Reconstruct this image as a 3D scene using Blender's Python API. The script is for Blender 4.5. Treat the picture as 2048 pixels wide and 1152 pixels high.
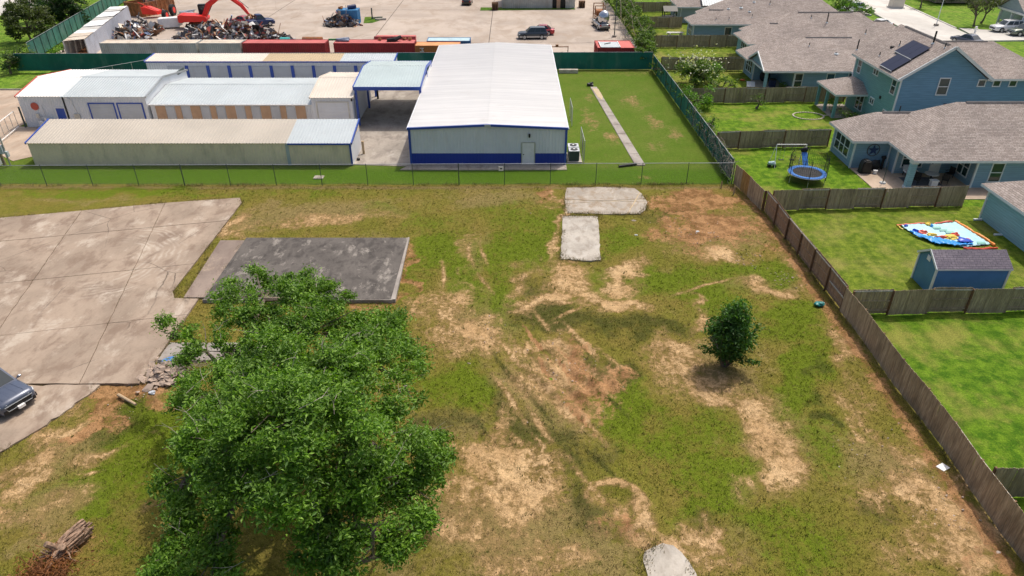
import bpy, bmesh, math, random
import numpy as np
from mathutils import Vector, Matrix, noise as mnoise

# ------------------------------------------------------------------ camera, light, exposure
for o in list(bpy.data.objects): bpy.data.objects.remove(o)
scene = bpy.context.scene
COL = scene.collection
cam_d = bpy.data.cameras.new('camera'); cam = bpy.data.objects.new('camera', cam_d); COL.objects.link(cam)
cam.location = (0, 0, 24.4)
cam.rotation_euler = (math.radians(90 - 31.4), 0, 0)
cam_d.sensor_width = 36.0; cam_d.lens = 36.0 * 1406 / 2048
cam_d.clip_end = 2000; cam_d.clip_start = 0.5
scene.camera = cam
SUN = Vector((0.33, 0.42, 1.0)).normalized()
world = bpy.data.worlds.new('World'); scene.world = world; world.use_nodes = True
wn = world.node_tree; bg = wn.nodes['Background']
sky = wn.nodes.new('ShaderNodeTexSky'); sky.sky_type = 'NISHITA'; sky.sun_disc = False
sky.sun_elevation = math.asin(SUN.z); sky.sun_rotation = math.atan2(SUN.x, SUN.y)
sky.air_density = 1.0; sky.dust_density = 6.0; sky.ozone_density = 1.0
wn.links.new(sky.outputs[0], bg.inputs['Color']); bg.inputs['Strength'].default_value = 0.135
sd = bpy.data.lights.new('sun', 'SUN'); sd.energy = 2.65; sd.angle = math.radians(0.5); sd.color = (1.0, 0.93, 0.82)
so = bpy.data.objects.new('sun', sd); COL.objects.link(so)
so.rotation_euler = SUN.to_track_quat('Z', 'Y').to_euler(); so.location = (60, 80, 150)
vs = scene.view_settings; vs.view_transform = 'Standard'; vs.look = 'None'; vs.gamma = 1.0; vs.exposure = 0.12
vs.use_curve_mapping = False

R = math.radians
rnd = random.Random(7)

# ------------------------------------------------------------------ mesh helper
ORIG = {}
class MB:
    def __init__(s): s.v = []; s.f = []; s.m = []
    def add(s, vs, fs, mi=0):
        k = len(s.v); s.v += [tuple(p) for p in vs]
        for f in fs: s.f.append([k + i for i in f]); s.m.append(mi)
        return s
    def poly(s, pts, mi=0): return s.add(pts, [list(range(len(pts)))], mi)
    def box(s, x0, x1, y0, y1, z0, z1, mi=0):
        return s.add([(x0,y0,z0),(x1,y0,z0),(x1,y1,z0),(x0,y1,z0),(x0,y0,z1),(x1,y0,z1),(x1,y1,z1),(x0,y1,z1)],
            [(0,3,2,1),(4,5,6,7),(0,1,5,4),(1,2,6,5),(2,3,7,6),(3,0,4,7)], mi)
    def obox(s, c, a, b, d, mi=0):
        c, a, b, d = map(Vector, (c, a, b, d)); vs = []
        for z in (-1, 1):
            for x, y in ((-1,-1),(1,-1),(1,1),(-1,1)): vs.append(c + a*x + b*y + d*z)
        return s.add(vs, [(0,3,2,1),(4,5,6,7),(0,1,5,4),(1,2,6,5),(2,3,7,6),(3,0,4,7)], mi)
    def bar(s, p, q, w, h, mi=0, up=(0,0,1)):
        p, q = Vector(p), Vector(q); d = q - p; up = Vector(up)
        sx = d.cross(up)
        if sx.length < 1e-5: sx = d.cross(Vector((1,0,0)))
        sx.normalize(); sz = sx.cross(d).normalized()
        return s.obox((p+q)/2, d/2, sx*w/2, sz*h/2, mi)
    def tube(s, pts, r, n=8, mi=0, cap=True):
        pts = [Vector(p) for p in pts]; rs = r if isinstance(r, (list, tuple)) else [r]*len(pts)
        k = len(s.v); prev = None
        for i, p in enumerate(pts):
            d = (pts[min(i+1, len(pts)-1)] - pts[max(i-1, 0)])
            if d.length < 1e-7: d = Vector((0,0,1))
            d.normalize()
            if prev is None:
                a = d.cross(Vector((0,0,1)))
                if a.length < 1e-3: a = d.cross(Vector((1,0,0)))
            else: a = prev - d*prev.dot(d)
            a.normalize(); prev = a; b = d.cross(a)
            for j in range(n):
                t = 2*math.pi*j/n; s.v.append(tuple(p + (a*math.cos(t) + b*math.sin(t))*rs[i]))
        for i in range(len(pts)-1):
            for j in range(n):
                s.f.append([k+i*n+j, k+i*n+(j+1)%n, k+(i+1)*n+(j+1)%n, k+(i+1)*n+j]); s.m.append(mi)
        if cap:
            s.f.append([k+j for j in range(n)][::-1]); s.m.append(mi)
            s.f.append([k+(len(pts)-1)*n+j for j in range(n)]); s.m.append(mi)
        return s
    def prism(s, poly, vec, mi=0):
        vec = Vector(vec); n = len(poly); a = [Vector(p) for p in poly]; b = [p + vec for p in a]
        return s.add(a + b, [list(range(n))[::-1], list(range(n, 2*n))] + [(i, (i+1)%n, n+(i+1)%n, n+i) for i in range(n)], mi)
    def ribbed(s, o, du, dv, pitch=.3, h=.03, mi=0):
        o, du, dv = Vector(o), Vector(du), Vector(dv); nn = du.cross(dv).normalized(); L = du.length
        n = max(1, round(L/pitch)); prof = []
        for i in range(n):
            for t, z in ((0,0),(.62,0),(.72,h),(.9,h)): prof.append(((i+t)/n, z))
        prof.append((1, 0)); k = len(s.v)
        for t, z in prof:
            p = o + du*t + nn*z; s.v.append(tuple(p)); s.v.append(tuple(p + dv))
        for i in range(len(prof)-1):
            s.f.append([k+2*i, k+2*i+2, k+2*i+3, k+2*i+1]); s.m.append(mi)
        return s
    def blob(s, c, rx, ry, rz, amp=.25, sub=2, mi=0, seed=0):
        bm = bmesh.new(); bmesh.ops.create_icosphere(bm, subdivisions=sub, radius=1)
        k = len(s.v); c = Vector(c)
        for v in bm.verts:
            d = 1 + amp*mnoise.noise(v.co*1.7 + Vector((seed*3.1, seed, 0)))*2
            s.v.append((c.x+v.co.x*rx*d, c.y+v.co.y*ry*d, c.z+v.co.z*rz*d))
        for f in bm.faces: s.f.append([k+v.index for v in f.verts]); s.m.append(mi)
        bm.free(); return s
    def walls(s, poly, z0, z1, mi=0):
        n = len(poly)
        for i in range(n):
            a, b = poly[i], poly[(i+1)%n]; s.poly([(a[0],a[1],z0),(b[0],b[1],z0),(b[0],b[1],z1),(a[0],a[1],z1)], mi)
        return s
    def build(s, name, mats, parent=None, smooth=False, bevel=0, angle=.7):
        me = bpy.data.meshes.new(name); ox, oy, oz = ORIG.get(parent.name, (0,0,0)) if parent else (0,0,0)
        me.from_pydata([(a-ox, b-oy, c-oz) for a, b, c in s.v], [], s.f)
        if not isinstance(mats, (list, tuple)): mats = [mats]
        for m in mats: me.materials.append(m)
        if len(mats) > 1: me.polygons.foreach_set('material_index', [min(i, len(mats)-1) for i in s.m])
        if bevel:
            bm = bmesh.new(); bm.from_mesh(me); bmesh.ops.remove_doubles(bm, verts=bm.verts, dist=1e-4)
            bmesh.ops.recalc_face_normals(bm, faces=bm.faces)
            bmesh.ops.bevel(bm, geom=bm.edges[:], offset=bevel, segments=2, affect='EDGES', clamp_overlap=True)
            bm.to_mesh(me); bm.free()
        me.update(); add_uv(me)
        if smooth:
            me.polygons.foreach_set('use_smooth', [True]*len(me.polygons)); me.set_sharp_from_angle(angle=angle)
        o = bpy.data.objects.new(name, me); COL.objects.link(o)
        if parent: o.parent = parent; ORIG[o.name] = (ox, oy, oz)
        return o
def add_uv(me):
    uv = me.uv_layers.new(name='UVMap'); n = len(me.loops); ls = np.zeros(n, dtype=np.int32); me.loops.foreach_get('vertex_index', ls)
    co = np.zeros(len(me.vertices)*3, dtype=np.float32); me.vertices.foreach_get('co', co); co = co.reshape(-1, 3)
    pn = np.zeros(len(me.polygons)*3, dtype=np.float32); me.polygons.foreach_get('normal', pn); pn = pn.reshape(-1, 3)
    lt = np.zeros(len(me.polygons), dtype=np.int32); me.polygons.foreach_get('loop_total', lt)
    nn = np.repeat(pn, lt, axis=0); p = co[ls]
    u = np.stack([-nn[:,1], nn[:,0], np.zeros(n)], 1); l = np.linalg.norm(u, axis=1); flat = l < .02
    u[flat] = (1,0,0); l[flat] = 1; u /= l[:,None]; v = np.cross(nn, u)
    w = np.stack([(p*u).sum(1), (p*v).sum(1)], 1).astype(np.float32); uv.data.foreach_set('uv', w.ravel())
def tag(o, label=None, cat=None, group=None, kind=None):
    if label: o['label'] = label
    if cat: o['category'] = cat
    if group: o['group'] = group
    if kind: o['kind'] = kind
    return o
def thing(name, label, cat, loc=(0,0,0), group=None):
    o = bpy.data.objects.new(name, None); o.empty_display_size = .3; COL.objects.link(o); o.location = loc
    ORIG[o.name] = tuple(loc); return tag(o, label, cat, group)
def copy_tree(o, parent=None):
    c = o.copy(); COL.objects.link(c); c.parent = parent
    for ch in list(o.children): copy_tree(ch, c)
    return c
def plate(p0, z0, z1):
    return MB().prism([(x, y, z0) for x, y in p0], (0, 0, z1-z0))

# ------------------------------------------------------------------ materials
def nmat(name):
    m = bpy.data.materials.new(name); m.use_nodes = True; t = m.node_tree
    return m, t, t.nodes['Principled BSDF']
def ND(t, ty, ins=None, **kw):
    n = t.nodes.new(ty)
    for k, v in kw.items(): setattr(n, k, v)
    for k, v in (ins or {}).items():
        if hasattr(v, 'is_output') or isinstance(v, bpy.types.NodeSocket): t.links.new(v, n.inputs[k])
        else: n.inputs[k].default_value = v
    return n
def c4(c): return (c[0], c[1], c[2], 1)
def noise(t, vec, scale, detail=4, rough=.55, dist=0):
    return ND(t, 'ShaderNodeTexNoise', {'Vector': vec, 'Scale': scale, 'Detail': detail, 'Roughness': rough, 'Distortion': dist}).outputs['Fac']
def ramp(t, fac, a, b, lo=0., hi=1.):
    return ND(t, 'ShaderNodeMapRange', {'Value': fac, 'From Min': a, 'From Max': b, 'To Min': lo, 'To Max': hi}, interpolation_type='SMOOTHSTEP').outputs['Result']
def mixc(t, f, a, b, mode='MIX'):
    n = t.nodes.new('ShaderNodeMix'); n.data_type = 'RGBA'; n.blend_type = mode
    for i, v in ((0, f), (6, a), (7, b)):
        if isinstance(v, bpy.types.NodeSocket): t.links.new(v, n.inputs[i])
        elif isinstance(v, (tuple, list)): n.inputs[i].default_value = c4(v)
        else: n.inputs[i].default_value = v
    return n.outputs[2]
def mth(t, op, a, b=0., c=0.):
    n = t.nodes.new('ShaderNodeMath'); n.operation = op
    for i, v in enumerate((a, b, c)):
        if isinstance(v, bpy.types.NodeSocket): t.links.new(v, n.inputs[i])
        else: n.inputs[i].default_value = v
    return n.outputs[0]
def bump(t, b, h, s=.3, d=.05):
    n = ND(t, 'ShaderNodeBump', {'Height': h, 'Strength': s, 'Distance': d}); t.links.new(n.outputs[0], b.inputs['Normal'])
def objc(t): return ND(t, 'ShaderNodeTexCoord').outputs['Object']
def geop(t): return ND(t, 'ShaderNodeNewGeometry').outputs['Position']
def uvc(t): return ND(t, 'ShaderNodeTexCoord').outputs['UV']
def scaled(t, vec, s): return ND(t, 'ShaderNodeMapping', {'Vector': vec, 'Scale': s}).outputs[0]
def plain(name, c, rough=.6, var=.12, scale=2.5, metal=0, dirt=None, damt=.35, spec=.4, coat=0, isl=0, bmp=0):
    m, t, b = nmat(name); P = geop(t)
    f = noise(t, P, scale, 5)
    lo = tuple(x*(1-var) for x in c); hi = tuple(min(1, x*(1+var)) for x in c)
    col = mixc(t, ramp(t, f, .3, .7), lo, hi)
    if isl:
        rp = ND(t, 'ShaderNodeNewGeometry').outputs['Random Per Island']
        col = mixc(t, 1.0, col, mixc(t, rp, (1-isl,)*3, (1+isl,)*3), 'MULTIPLY')
    if dirt:
        d = ramp(t, noise(t, scaled(t, P, (1, 1, .35)), .9, 7, .65), .48, .72)
        col = mixc(t, mth(t, 'MULTIPLY', d, damt), col, dirt)
    t.links.new(col, b.inputs['Base Color']); b.inputs['Roughness'].default_value = rough; b.inputs['Metallic'].default_value = metal
    b.inputs['Specular IOR Level'].default_value = spec
    if coat: b.inputs['Coat Weight'].default_value = coat
    if bmp: bump(t, b, noise(t, P, scale*6, 3), bmp, .03)
    return m
def shingle(name, a, bb):
    m, t, b = nmat(name); U = uvc(t)
    br = ND(t, 'ShaderNodeTexBrick', {'Vector': U, 'Color1': c4(a), 'Color2': c4(bb), 'Mortar': c4(tuple(x*.42 for x in a)), 'Scale': 1.0, 'Mortar Size': .011, 'Bias': 0.0, 'Brick Width': .42, 'Row Height': .165}, offset=.37, offset_frequency=2)
    f = noise(t, U, 7.5, 4, .7); g = noise(t, U, .35, 4)
    col = mixc(t, 1.0, br.outputs['Color'], mixc(t, ramp(t, f, .3, .7), (.80, .79, .78), (1.22, 1.21, 1.2)), 'MULTIPLY')
    col = mixc(t, 1.0, col, mixc(t, ramp(t, g, .3, .7), (.9, .9, .9), (1.1, 1.09, 1.08)), 'MULTIPLY')
    t.links.new(col, b.inputs['Base Color']); b.inputs['Roughness'].default_value = .95; b.inputs['Specular IOR Level'].default_value = .15
    bump(t, b, br.outputs['Fac'], .5, -.02); return m
def siding(name, c, pitch=.19):
    m, t, b = nmat(name); U = uvc(t)
    v = ND(t, 'ShaderNodeSeparateXYZ', {0: U}).outputs[1]; fr = mth(t, 'FRACT', mth(t, 'DIVIDE', v, pitch))
    line = ramp(t, fr, 0., .13)
    f = noise(t, scaled(t, U, (.35, 5, 1)), 2.2, 4)
    col = mixc(t, ramp(t, f, .3, .7), tuple(x*.88 for x in c), tuple(x*1.1 for x in c))
    col = mixc(t, line, tuple(x*.5 for x in c), col)
    t.links.new(col, b.inputs['Base Color']); b.inputs['Roughness'].default_value = .62; b.inputs['Specular IOR Level'].default_value = .3
    bump(t, b, fr, .6, -.03); return m
def concrete(name, c, stain, white=None, crack=.5, arcs=None, sc=1., sharp=.0):
    m, t, b = nmat(name); P = geop(t)
    f1 = noise(t, P, .22*sc, 8, .62, .6); f2 = noise(t, scaled(t, P, (1, .55, 1)), .9*sc, 7, .6, .3); f3 = noise(t, P, 9, 3)
    col = mixc(t, ramp(t, f1, .35, .65), tuple(x*.84 for x in c), tuple(x*1.12 for x in c))
    col = mixc(t, mth(t, 'MULTIPLY', ramp(t, f2, .47, .66), .7), col, stain); col = mixc(t, mth(t, 'MULTIPLY', ramp(t, noise(t, scaled(t, P, (1, .4, 1)), 3.2*sc, 6, .7), .5, .7), .35), col, stain)
    if white: col = mixc(t, mth(t, 'MULTIPLY', ramp(t, noise(t, scaled(t, P, (1, .6, 1)), .5*sc, 9, .72, .2), .52-sharp, .66-sharp*1.6), .75), col, white)
    if arcs:
        for cx, cy, r0, r1 in arcs:
            sp = ND(t, 'ShaderNodeSeparateXYZ', {0: P}); dx = mth(t, 'SUBTRACT', sp.outputs[0], cx); dy = mth(t, 'SUBTRACT', sp.outputs[1], cy)
            d = mth(t, 'SQRT', mth(t, 'ADD', mth(t, 'MULTIPLY', dx, dx), mth(t, 'MULTIPLY', dy, dy)))
            w = mth(t, 'POWER', mth(t, 'ABSOLUTE', mth(t, 'SINE', mth(t, 'MULTIPLY', mth(t, 'ADD', d, mth(t, 'MULTIPLY', noise(t, P, .5, 3), 1.2)), 8.0))), 3.0)
            k = mth(t, 'MULTIPLY', ramp(t, d, r0-.3, r0+.2), ramp(t, d, r1+.3, r1-.2)); k = mth(t, 'MULTIPLY', k, ramp(t, dx, -1.2, 1.0))
            k = mth(t, 'MULTIPLY', mth(t, 'MULTIPLY', k, w), ramp(t, noise(t, P, .8, 5), .38, .62))
            col = mixc(t, mth(t, 'MULTIPLY', k, .32), col, (.62, .56, .48))
    if crack:
        vo = ND(t, 'ShaderNodeTexVoronoi', {'Vector': mixc(t, .35, P, ND(t, 'ShaderNodeTexNoise', {'Vector': P, 'Scale': .8, 'Detail': 5}).outputs['Color'], 'ADD'), 'Scale': .16*sc}, feature='DISTANCE_TO_EDGE').outputs['Distance']
        cr = mth(t, 'MULTIPLY', ramp(t, vo, .006, .0), crack); cr = mth(t, 'MULTIPLY', cr, ramp(t, noise(t, P, .13, 3), .45, .55))
        col = mixc(t, cr, col, tuple(x*.32 for x in c))
    col = mixc(t, 1.0, col, mixc(t, f3, (.88,)*3, (1.12,)*3), 'MULTIPLY')
    t.links.new(col, b.inputs['Base Color']); b.inputs['Roughness'].default_value = .88; b.inputs['Specular IOR Level'].default_value = .25
    bump(t, b, f3, .25, .02); return m
def lawn(name, a, bb, dry, dryamt=.4, sc=1.):
    m, t, b = nmat(name); P = geop(t)
    f1 = noise(t, P, .28*sc, 6, .6); f2 = noise(t, P, 1.6, 6, .65); f3 = noise(t, scaled(t, P, (1, 1, 1)), 11, 4, .7)
    col = mixc(t, ramp(t, f2, .38, .62), tuple(x*.85 for x in a), tuple(x*1.08 for x in bb))
    col = mixc(t, mth(t, 'MULTIPLY', ramp(t, f1, .46, .66), dryamt), col, dry); f4 = noise(t, P, .75, 7, .7); col = mixc(t, ramp(t, f4, .55, .75, 0, .5), col, tuple(x*1.25 for x in dry)); col = mixc(t, ramp(t, noise(t, P, .5, 5, .6), .55, .7, 0, .45), col, tuple(x*.6 for x in a))
    sx = ND(t, 'ShaderNodeSeparateXYZ', {0: P}).outputs[0]; mw = mth(t, 'SINE', mth(t, 'MULTIPLY', mth(t, 'ADD', sx, mth(t, 'MULTIPLY', noise(t, P, .2, 2), 1.5)), 5.6)); col = mixc(t, 1.0, col, mixc(t, ramp(t, mw, -.6, .6), (.93, .94, .93), (1.06, 1.05, 1.06)), 'MULTIPLY')
    col = mixc(t, 1.0, col, mixc(t, ramp(t, f3, .25, .75), (.6, .63, .55), (1.4, 1.36, 1.4)), 'MULTIPLY')
    t.links.new(col, b.inputs['Base Color']); b.inputs['Roughness'].default_value = .95; b.inputs['Specular IOR Level'].default_value = .12
    bump(t, b, f3, .7, .06); return m
def leafm(name, a, bb, dark=None):
    m, t, b = nmat(name); rp = ND(t, 'ShaderNodeNewGeometry').outputs['Random Per Island']
    col = mixc(t, rp, a, bb); P = geop(t)
    col = mixc(t, 1.0, col, mixc(t, ramp(t, noise(t, P, .8, 4), .3, .7), (.62, .66, .58), (1.3, 1.26, 1.2)), 'MULTIPLY')
    t.links.new(col, b.inputs['Base Color']); b.inputs['Roughness'].default_value = .5; b.inputs['Specular IOR Level'].default_value = .35
    tr = ND(t, 'ShaderNodeBsdfTranslucent'); t.links.new(mixc(t, 1.0, col, (1.5, 1.7, .5), 'MULTIPLY'), tr.inputs['Color'])
    mx = ND(t, 'ShaderNodeMixShader', {0: .28}); t.links.new(b.outputs[0], mx.inputs[1]); t.links.new(tr.outputs[0], mx.inputs[2])
    t.links.new(mx.outputs[0], t.nodes['Material Output'].inputs['Surface']); return m
def palette(name, cols, rough=.5, metal=.2):
    m, t, b = nmat(name); rp = ND(t, 'ShaderNodeNewGeometry').outputs['Random Per Island']
    r = t.nodes.new('ShaderNodeValToRGB'); r.color_ramp.interpolation = 'CONSTANT'; e = r.color_ramp.elements
    while len(e) < len(cols): e.new(.5)
    for i, c in enumerate(cols): e[i].position = i/len(cols); e[i].color = c4(c)
    t.links.new(rp, r.inputs[0])
    col = mixc(t, 1.0, r.outputs[0], mixc(t, noise(t, geop(t), 6, 4), (.6,)*3, (1.3,)*3), 'MULTIPLY')
    t.links.new(col, b.inputs['Base Color']); b.inputs['Roughness'].default_value = rough; b.inputs['Metallic'].default_value = metal; return m
def glassm(name, c, rough=.08):
    m, t, b = nmat(name); b.inputs['Base Color'].default_value = c4(c); b.inputs['Roughness'].default_value = rough; b.inputs['Specular IOR Level'].default_value = .7; return m
def wood(name, a, bb):
    m, t, b = nmat(name); P = geop(t); rp = ND(t, 'ShaderNodeNewGeometry').outputs['Random Per Island']
    col = mixc(t, rp, a, bb); f = noise(t, scaled(t, P, (9, 9, .8)), 2.0, 5, .7)
    col = mixc(t, 1.0, col, mixc(t, ramp(t, f, .3, .7), (.65,)*3, (1.25,)*3), 'MULTIPLY')
    st = ramp(t, noise(t, scaled(t, P, (1, 1, .5)), .7, 5), .5, .68)
    col = mixc(t, mth(t, 'MULTIPLY', st, .5), col, tuple(x*.45 for x in a))
    t.links.new(col, b.inputs['Base Color']); b.inputs['Roughness'].default_value = .9; b.inputs['Specular IOR Level'].default_value = .15; return m

MT = {}
def streak_roof(name, c, c2, axis):
    m, t, b = nmat(name); P = geop(t); s = (.06, 2.2, 1) if axis == 'y' else (2.2, .06, 1)
    f = noise(t, scaled(t, P, s), 1.0, 4, .7); g = noise(t, P, .12, 5, .6); h = noise(t, scaled(t, P, (.4, 1.2, 1)), 1.2, 6, .7)
    col = mixc(t, ramp(t, f, .3, .7), c2, c); col = mixc(t, ramp(t, g, .35, .65, 0, .35), col, tuple(x*.86 for x in c)); col = mixc(t, ramp(t, h, .58, .75, 0, .35), col, (c[0]*.72, c[1]*.69, c[2]*.64))
    t.links.new(col, b.inputs['Base Color']); b.inputs['Roughness'].default_value = .4; b.inputs['Specular IOR Level'].default_value = .4; return m
MT['white_roof'] = streak_roof('white_roof_metal', (.93,.915,.885), (.80,.79,.765), 'y')
MT['lt_roof'] = plain('light_grey_roof_metal', (.46,.51,.53), .45, .05, .3, dirt=(.46,.47,.47), damt=.25)
MT['carport'] = plain('carport_roof_metal', (.42,.50,.51), .45, .05, .3)
MT['tan_roof'] = plain('tan_roof_metal', (.47,.425,.36), .5, .06, .3, dirt=(.5,.44,.36), damt=.3)
MT['gold_roof'] = plain('golden_tan_roof_metal', (.46,.36,.22), .5, .07, .3)
MT['cream_roof'] = plain('cream_roof_metal', (.64,.58,.50), .5, .05, .3, dirt=(.6,.52,.42), damt=.25)
MT['grey_wall'] = plain('grey_green_wall_metal', (.86,.73,.55), .5, .06, .4, dirt=(.27,.24,.2), damt=.35)
MT['white_wall'] = plain('white_wall_metal', (.70,.73,.77), .5, .05, .4, dirt=(.5,.48,.44), damt=.25)
MT['blue_wall'] = plain('deep_blue_wall_metal', (.02,.05,.33), .45, .06, .4)
MT['blue_trim'] = plain('blue_trim_metal', (.03,.085,.40), .4, .08, .4)
MT['door_grey'] = plain('rollup_door_grey', (.50,.53,.57), .5, .05, .5, dirt=(.38,.38,.38), damt=.3)
MT['red_trim'] = plain('red_trim', (.50,.10,.07), .5, .1)
MT['tan_panel'] = plain('tan_door_panel', (.52,.34,.22), .6, .1, 1.0)
MT['galv'] = plain('galvanised_steel', (.50,.52,.53), .4, .1, 1.0, metal=.6)
MT['dark_steel'] = plain('dark_green_steel', (.06,.085,.08), .5, .1)
MT['green_screen'] = plain('green_privacy_screen', (.010,.135,.10), .8, .15, .5, dirt=(.09,.19,.15), damt=.55)
MT['green_screen2'] = plain('faded_green_screen', (.04,.15,.12), .8, .25, .6, dirt=(.16,.24,.21), damt=.6)
MT['black'] = plain('black_paint', (.015,.016,.018), .5, .2)
MT['rubber'] = plain('black_rubber', (.02,.02,.021), .8, .2)
MT['white'] = plain('white_paint', (.80,.80,.79), .5, .05)
MT['house_trim'] = plain('pale_house_trim', (.66,.71,.73), .55, .05)
MT['blue_siding'] = siding('blue_lap_siding', (.22,.36,.46))
MT['teal_siding'] = siding('teal_lap_siding', (.24,.44,.50))
MT['h5_siding'] = siding('deep_blue_lap_siding', (.145,.30,.43))
MT['h5_west'] = siding('grey_green_lap_siding', (.17,.36,.36))
MT['pale_siding'] = siding('pale_grey_lap_siding', (.33,.40,.42))
MT['shingle'] = shingle('weathered_shingles', (.32,.275,.25), (.44,.385,.355))
MT['shingle2'] = shingle('brown_grey_shingles', (.30,.255,.235), (.415,.365,.335))
MT['shed_shingle'] = shingle('shed_shingles', (.155,.14,.175), (.20,.18,.215))
MT['shed_blue'] = plain('shed_blue_paint', (.06,.19,.46), .6, .08, 1.0)
MT['shed_end'] = plain('shed_end_blue_paint', (.07,.21,.36), .6, .08, 1.0)
MT['glass'] = glassm('window_glass', (.016,.05,.05), .06)
MT['car_glass'] = glassm('car_glass', (.02,.032,.038), .05)
MT['solar'] = glassm('solar_panel_face', (.008,.014,.045), .3); MT['solar'].node_tree.nodes['Principled BSDF'].inputs['Specular IOR Level'].default_value = .25
MT['wood'] = wood('weathered_fence_wood', (.29,.23,.155), (.42,.34,.235))
MT['wood_warm'] = wood('warm_brown_fence_wood', (.31,.20,.13), (.40,.27,.18))
MT['wood_mid'] = wood('brown_fence_wood', (.35,.255,.165), (.50,.38,.26))
MT['wood_new'] = wood('new_orange_fence_wood', (.36,.20,.07), (.42,.25,.10))
MT['rail_wood'] = wood('pale_rail_wood', (.42,.40,.35), (.5,.47,.42))
MT['post_wood'] = wood('post_wood', (.17,.10,.06), (.21,.13,.08))
MT['stake_wood'] = wood('stake_wood', (.42,.32,.2), (.5,.38,.25))
MT['bark'] = plain('tree_bark', (.16,.125,.10), .9, .35, 6, bmp=.4)
MT['twig'] = plain('bare_twig_bark', (.34,.30,.26), .9, .25, 6)
MT['leaf'] = leafm('pecan_leaves', (.065,.155,.016), (.19,.335,.04))
MT['leaf_shrub'] = leafm('shrub_leaves', (.035,.11,.02), (.10,.22,.04))
MT['leaf_olive'] = leafm('olive_tree_leaves', (.05,.075,.025), (.12,.15,.06))
MT['leaf_vine'] = leafm('vine_leaves', (.06,.13,.02), (.15,.23,.05))
MT['leaf_bright'] = leafm('bright_bush_leaves', (.07,.18,.015), (.15,.29,.035))
MT['leaf_dark'] = leafm('dark_bush_leaves', (.02,.06,.02), (.05,.10,.03))
MT['flower'] = leafm('pale_blossom', (.55,.56,.45), (.7,.68,.6))
MT['lawn_strip'] = lawn('storage_strip_lawn', (.045,.115,.008), (.085,.165,.014), (.17,.20,.04), .35)
MT['lawn_a'] = lawn('near_yard_lawn', (.055,.135,.006), (.105,.19,.012), (.22,.215,.05), .8)
MT['lawn_b'] = lawn('olive_yard_lawn', (.085,.145,.010), (.145,.195,.02), (.25,.22,.07), .6, .8)
MT['lawn_c'] = lawn('bright_yard_lawn', (.065,.15,.006), (.12,.21,.012), (.22,.215,.05), .7)
MT['lawn_far'] = lawn('far_lawn', (.09,.19,.015), (.15,.25,.025), (.22,.24,.06), .4)
MT['conc_pad'] = concrete('old_pad_concrete', (.335,.265,.205), (.20,.142,.105), (.49,.42,.345), .9, [(-28.6,43.6,2.6,5.2)])
MT['conc_drive'] = concrete('driveway_concrete', (.27,.215,.18), (.18,.135,.115), (.42,.33,.25), .4)
MT['conc_dark'] = concrete('dark_slab_concrete', (.12,.108,.098), (.050,.045,.042), (.34,.31,.275), .3, None, 1.9, -.005)
MT['conc_side'] = concrete('slab_edge_concrete', (.33,.30,.27), (.2,.17,.15), None, 0)
MT['conc_pale'] = concrete('pale_pad_concrete', (.42,.385,.335), (.27,.235,.195), (.49,.465,.42), .3, None, 2.0)
MT['conc_crack'] = concrete('cracked_pad_concrete', (.37,.33,.28), (.27,.20,.13), (.47,.43,.375), .4, None, 2.0)
MT['conc_yard'] = concrete('scrap_yard_concrete', (.42,.355,.30), (.34,.27,.21), (.49,.42,.36), .3, None, .35)
MT['conc_store'] = concrete('storage_drive_concrete', (.36,.32,.275), (.20,.17,.15), (.46,.42,.37), .3)
MT['conc_white'] = concrete('street_concrete', (.56,.54,.50), (.48,.45,.41), None, .15, None, .4)
MT['conc_tan'] = concrete('tan_office_paving', (.44,.35,.27), (.36,.26,.19), None, .2)
MT['joint_soil'] = plain('joint_soil', (.19,.14,.095), .95, .3, 3)
MT['tar'] = plain('tar_joint', (.07,.058,.048), .9, .3, 3)
MT['scrap'] = palette('scrap_metal', [(.24,.24,.25),(.50,.50,.51),(.12,.11,.11),(.68,.68,.68),(.26,.13,.07),(.14,.19,.32),(.05,.05,.055),(.38,.33,.27),(.32,.18,.10),(.52,.51,.48),(.2,.17,.15),(.36,.08,.06)], .5, .3)
MT['rust'] = plain('rusty_steel', (.30,.12,.045), .8, .35, 2.0, dirt=(.45,.38,.3), damt=.35)
MT['rubble'] = palette('concrete_rubble', [(.48,.38,.31),(.56,.47,.40),(.40,.31,.25),(.50,.38,.31),(.44,.37,.32)], .9, 0)
MT['straw'] = palette('straw_litter', [(.42,.33,.2),(.34,.25,.14),(.5,.4,.26),(.25,.17,.1)], .95, 0)
MT['steel_mesh'] = plain('chain_link_wire', (.10,.115,.10), .5, .1, 1.0, metal=.3)

# ------------------------------------------------------------------ ground, vacant lot, lawns, roads
def struct(mb, name, mat): return tag(mb.build(name, mat), kind='structure')
def sheet(name, pts, z, mat):
    return struct(MB().poly([(x, y, z) for x, y in pts]), name, mat)
def rect(x0, x1, y0, y1): return [(x0,y0),(x1,y0),(x1,y1),(x0,y1)]
sheet('ground', rect(-500, 500, -300, 700), -.2, MT['lawn_far'])

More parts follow.
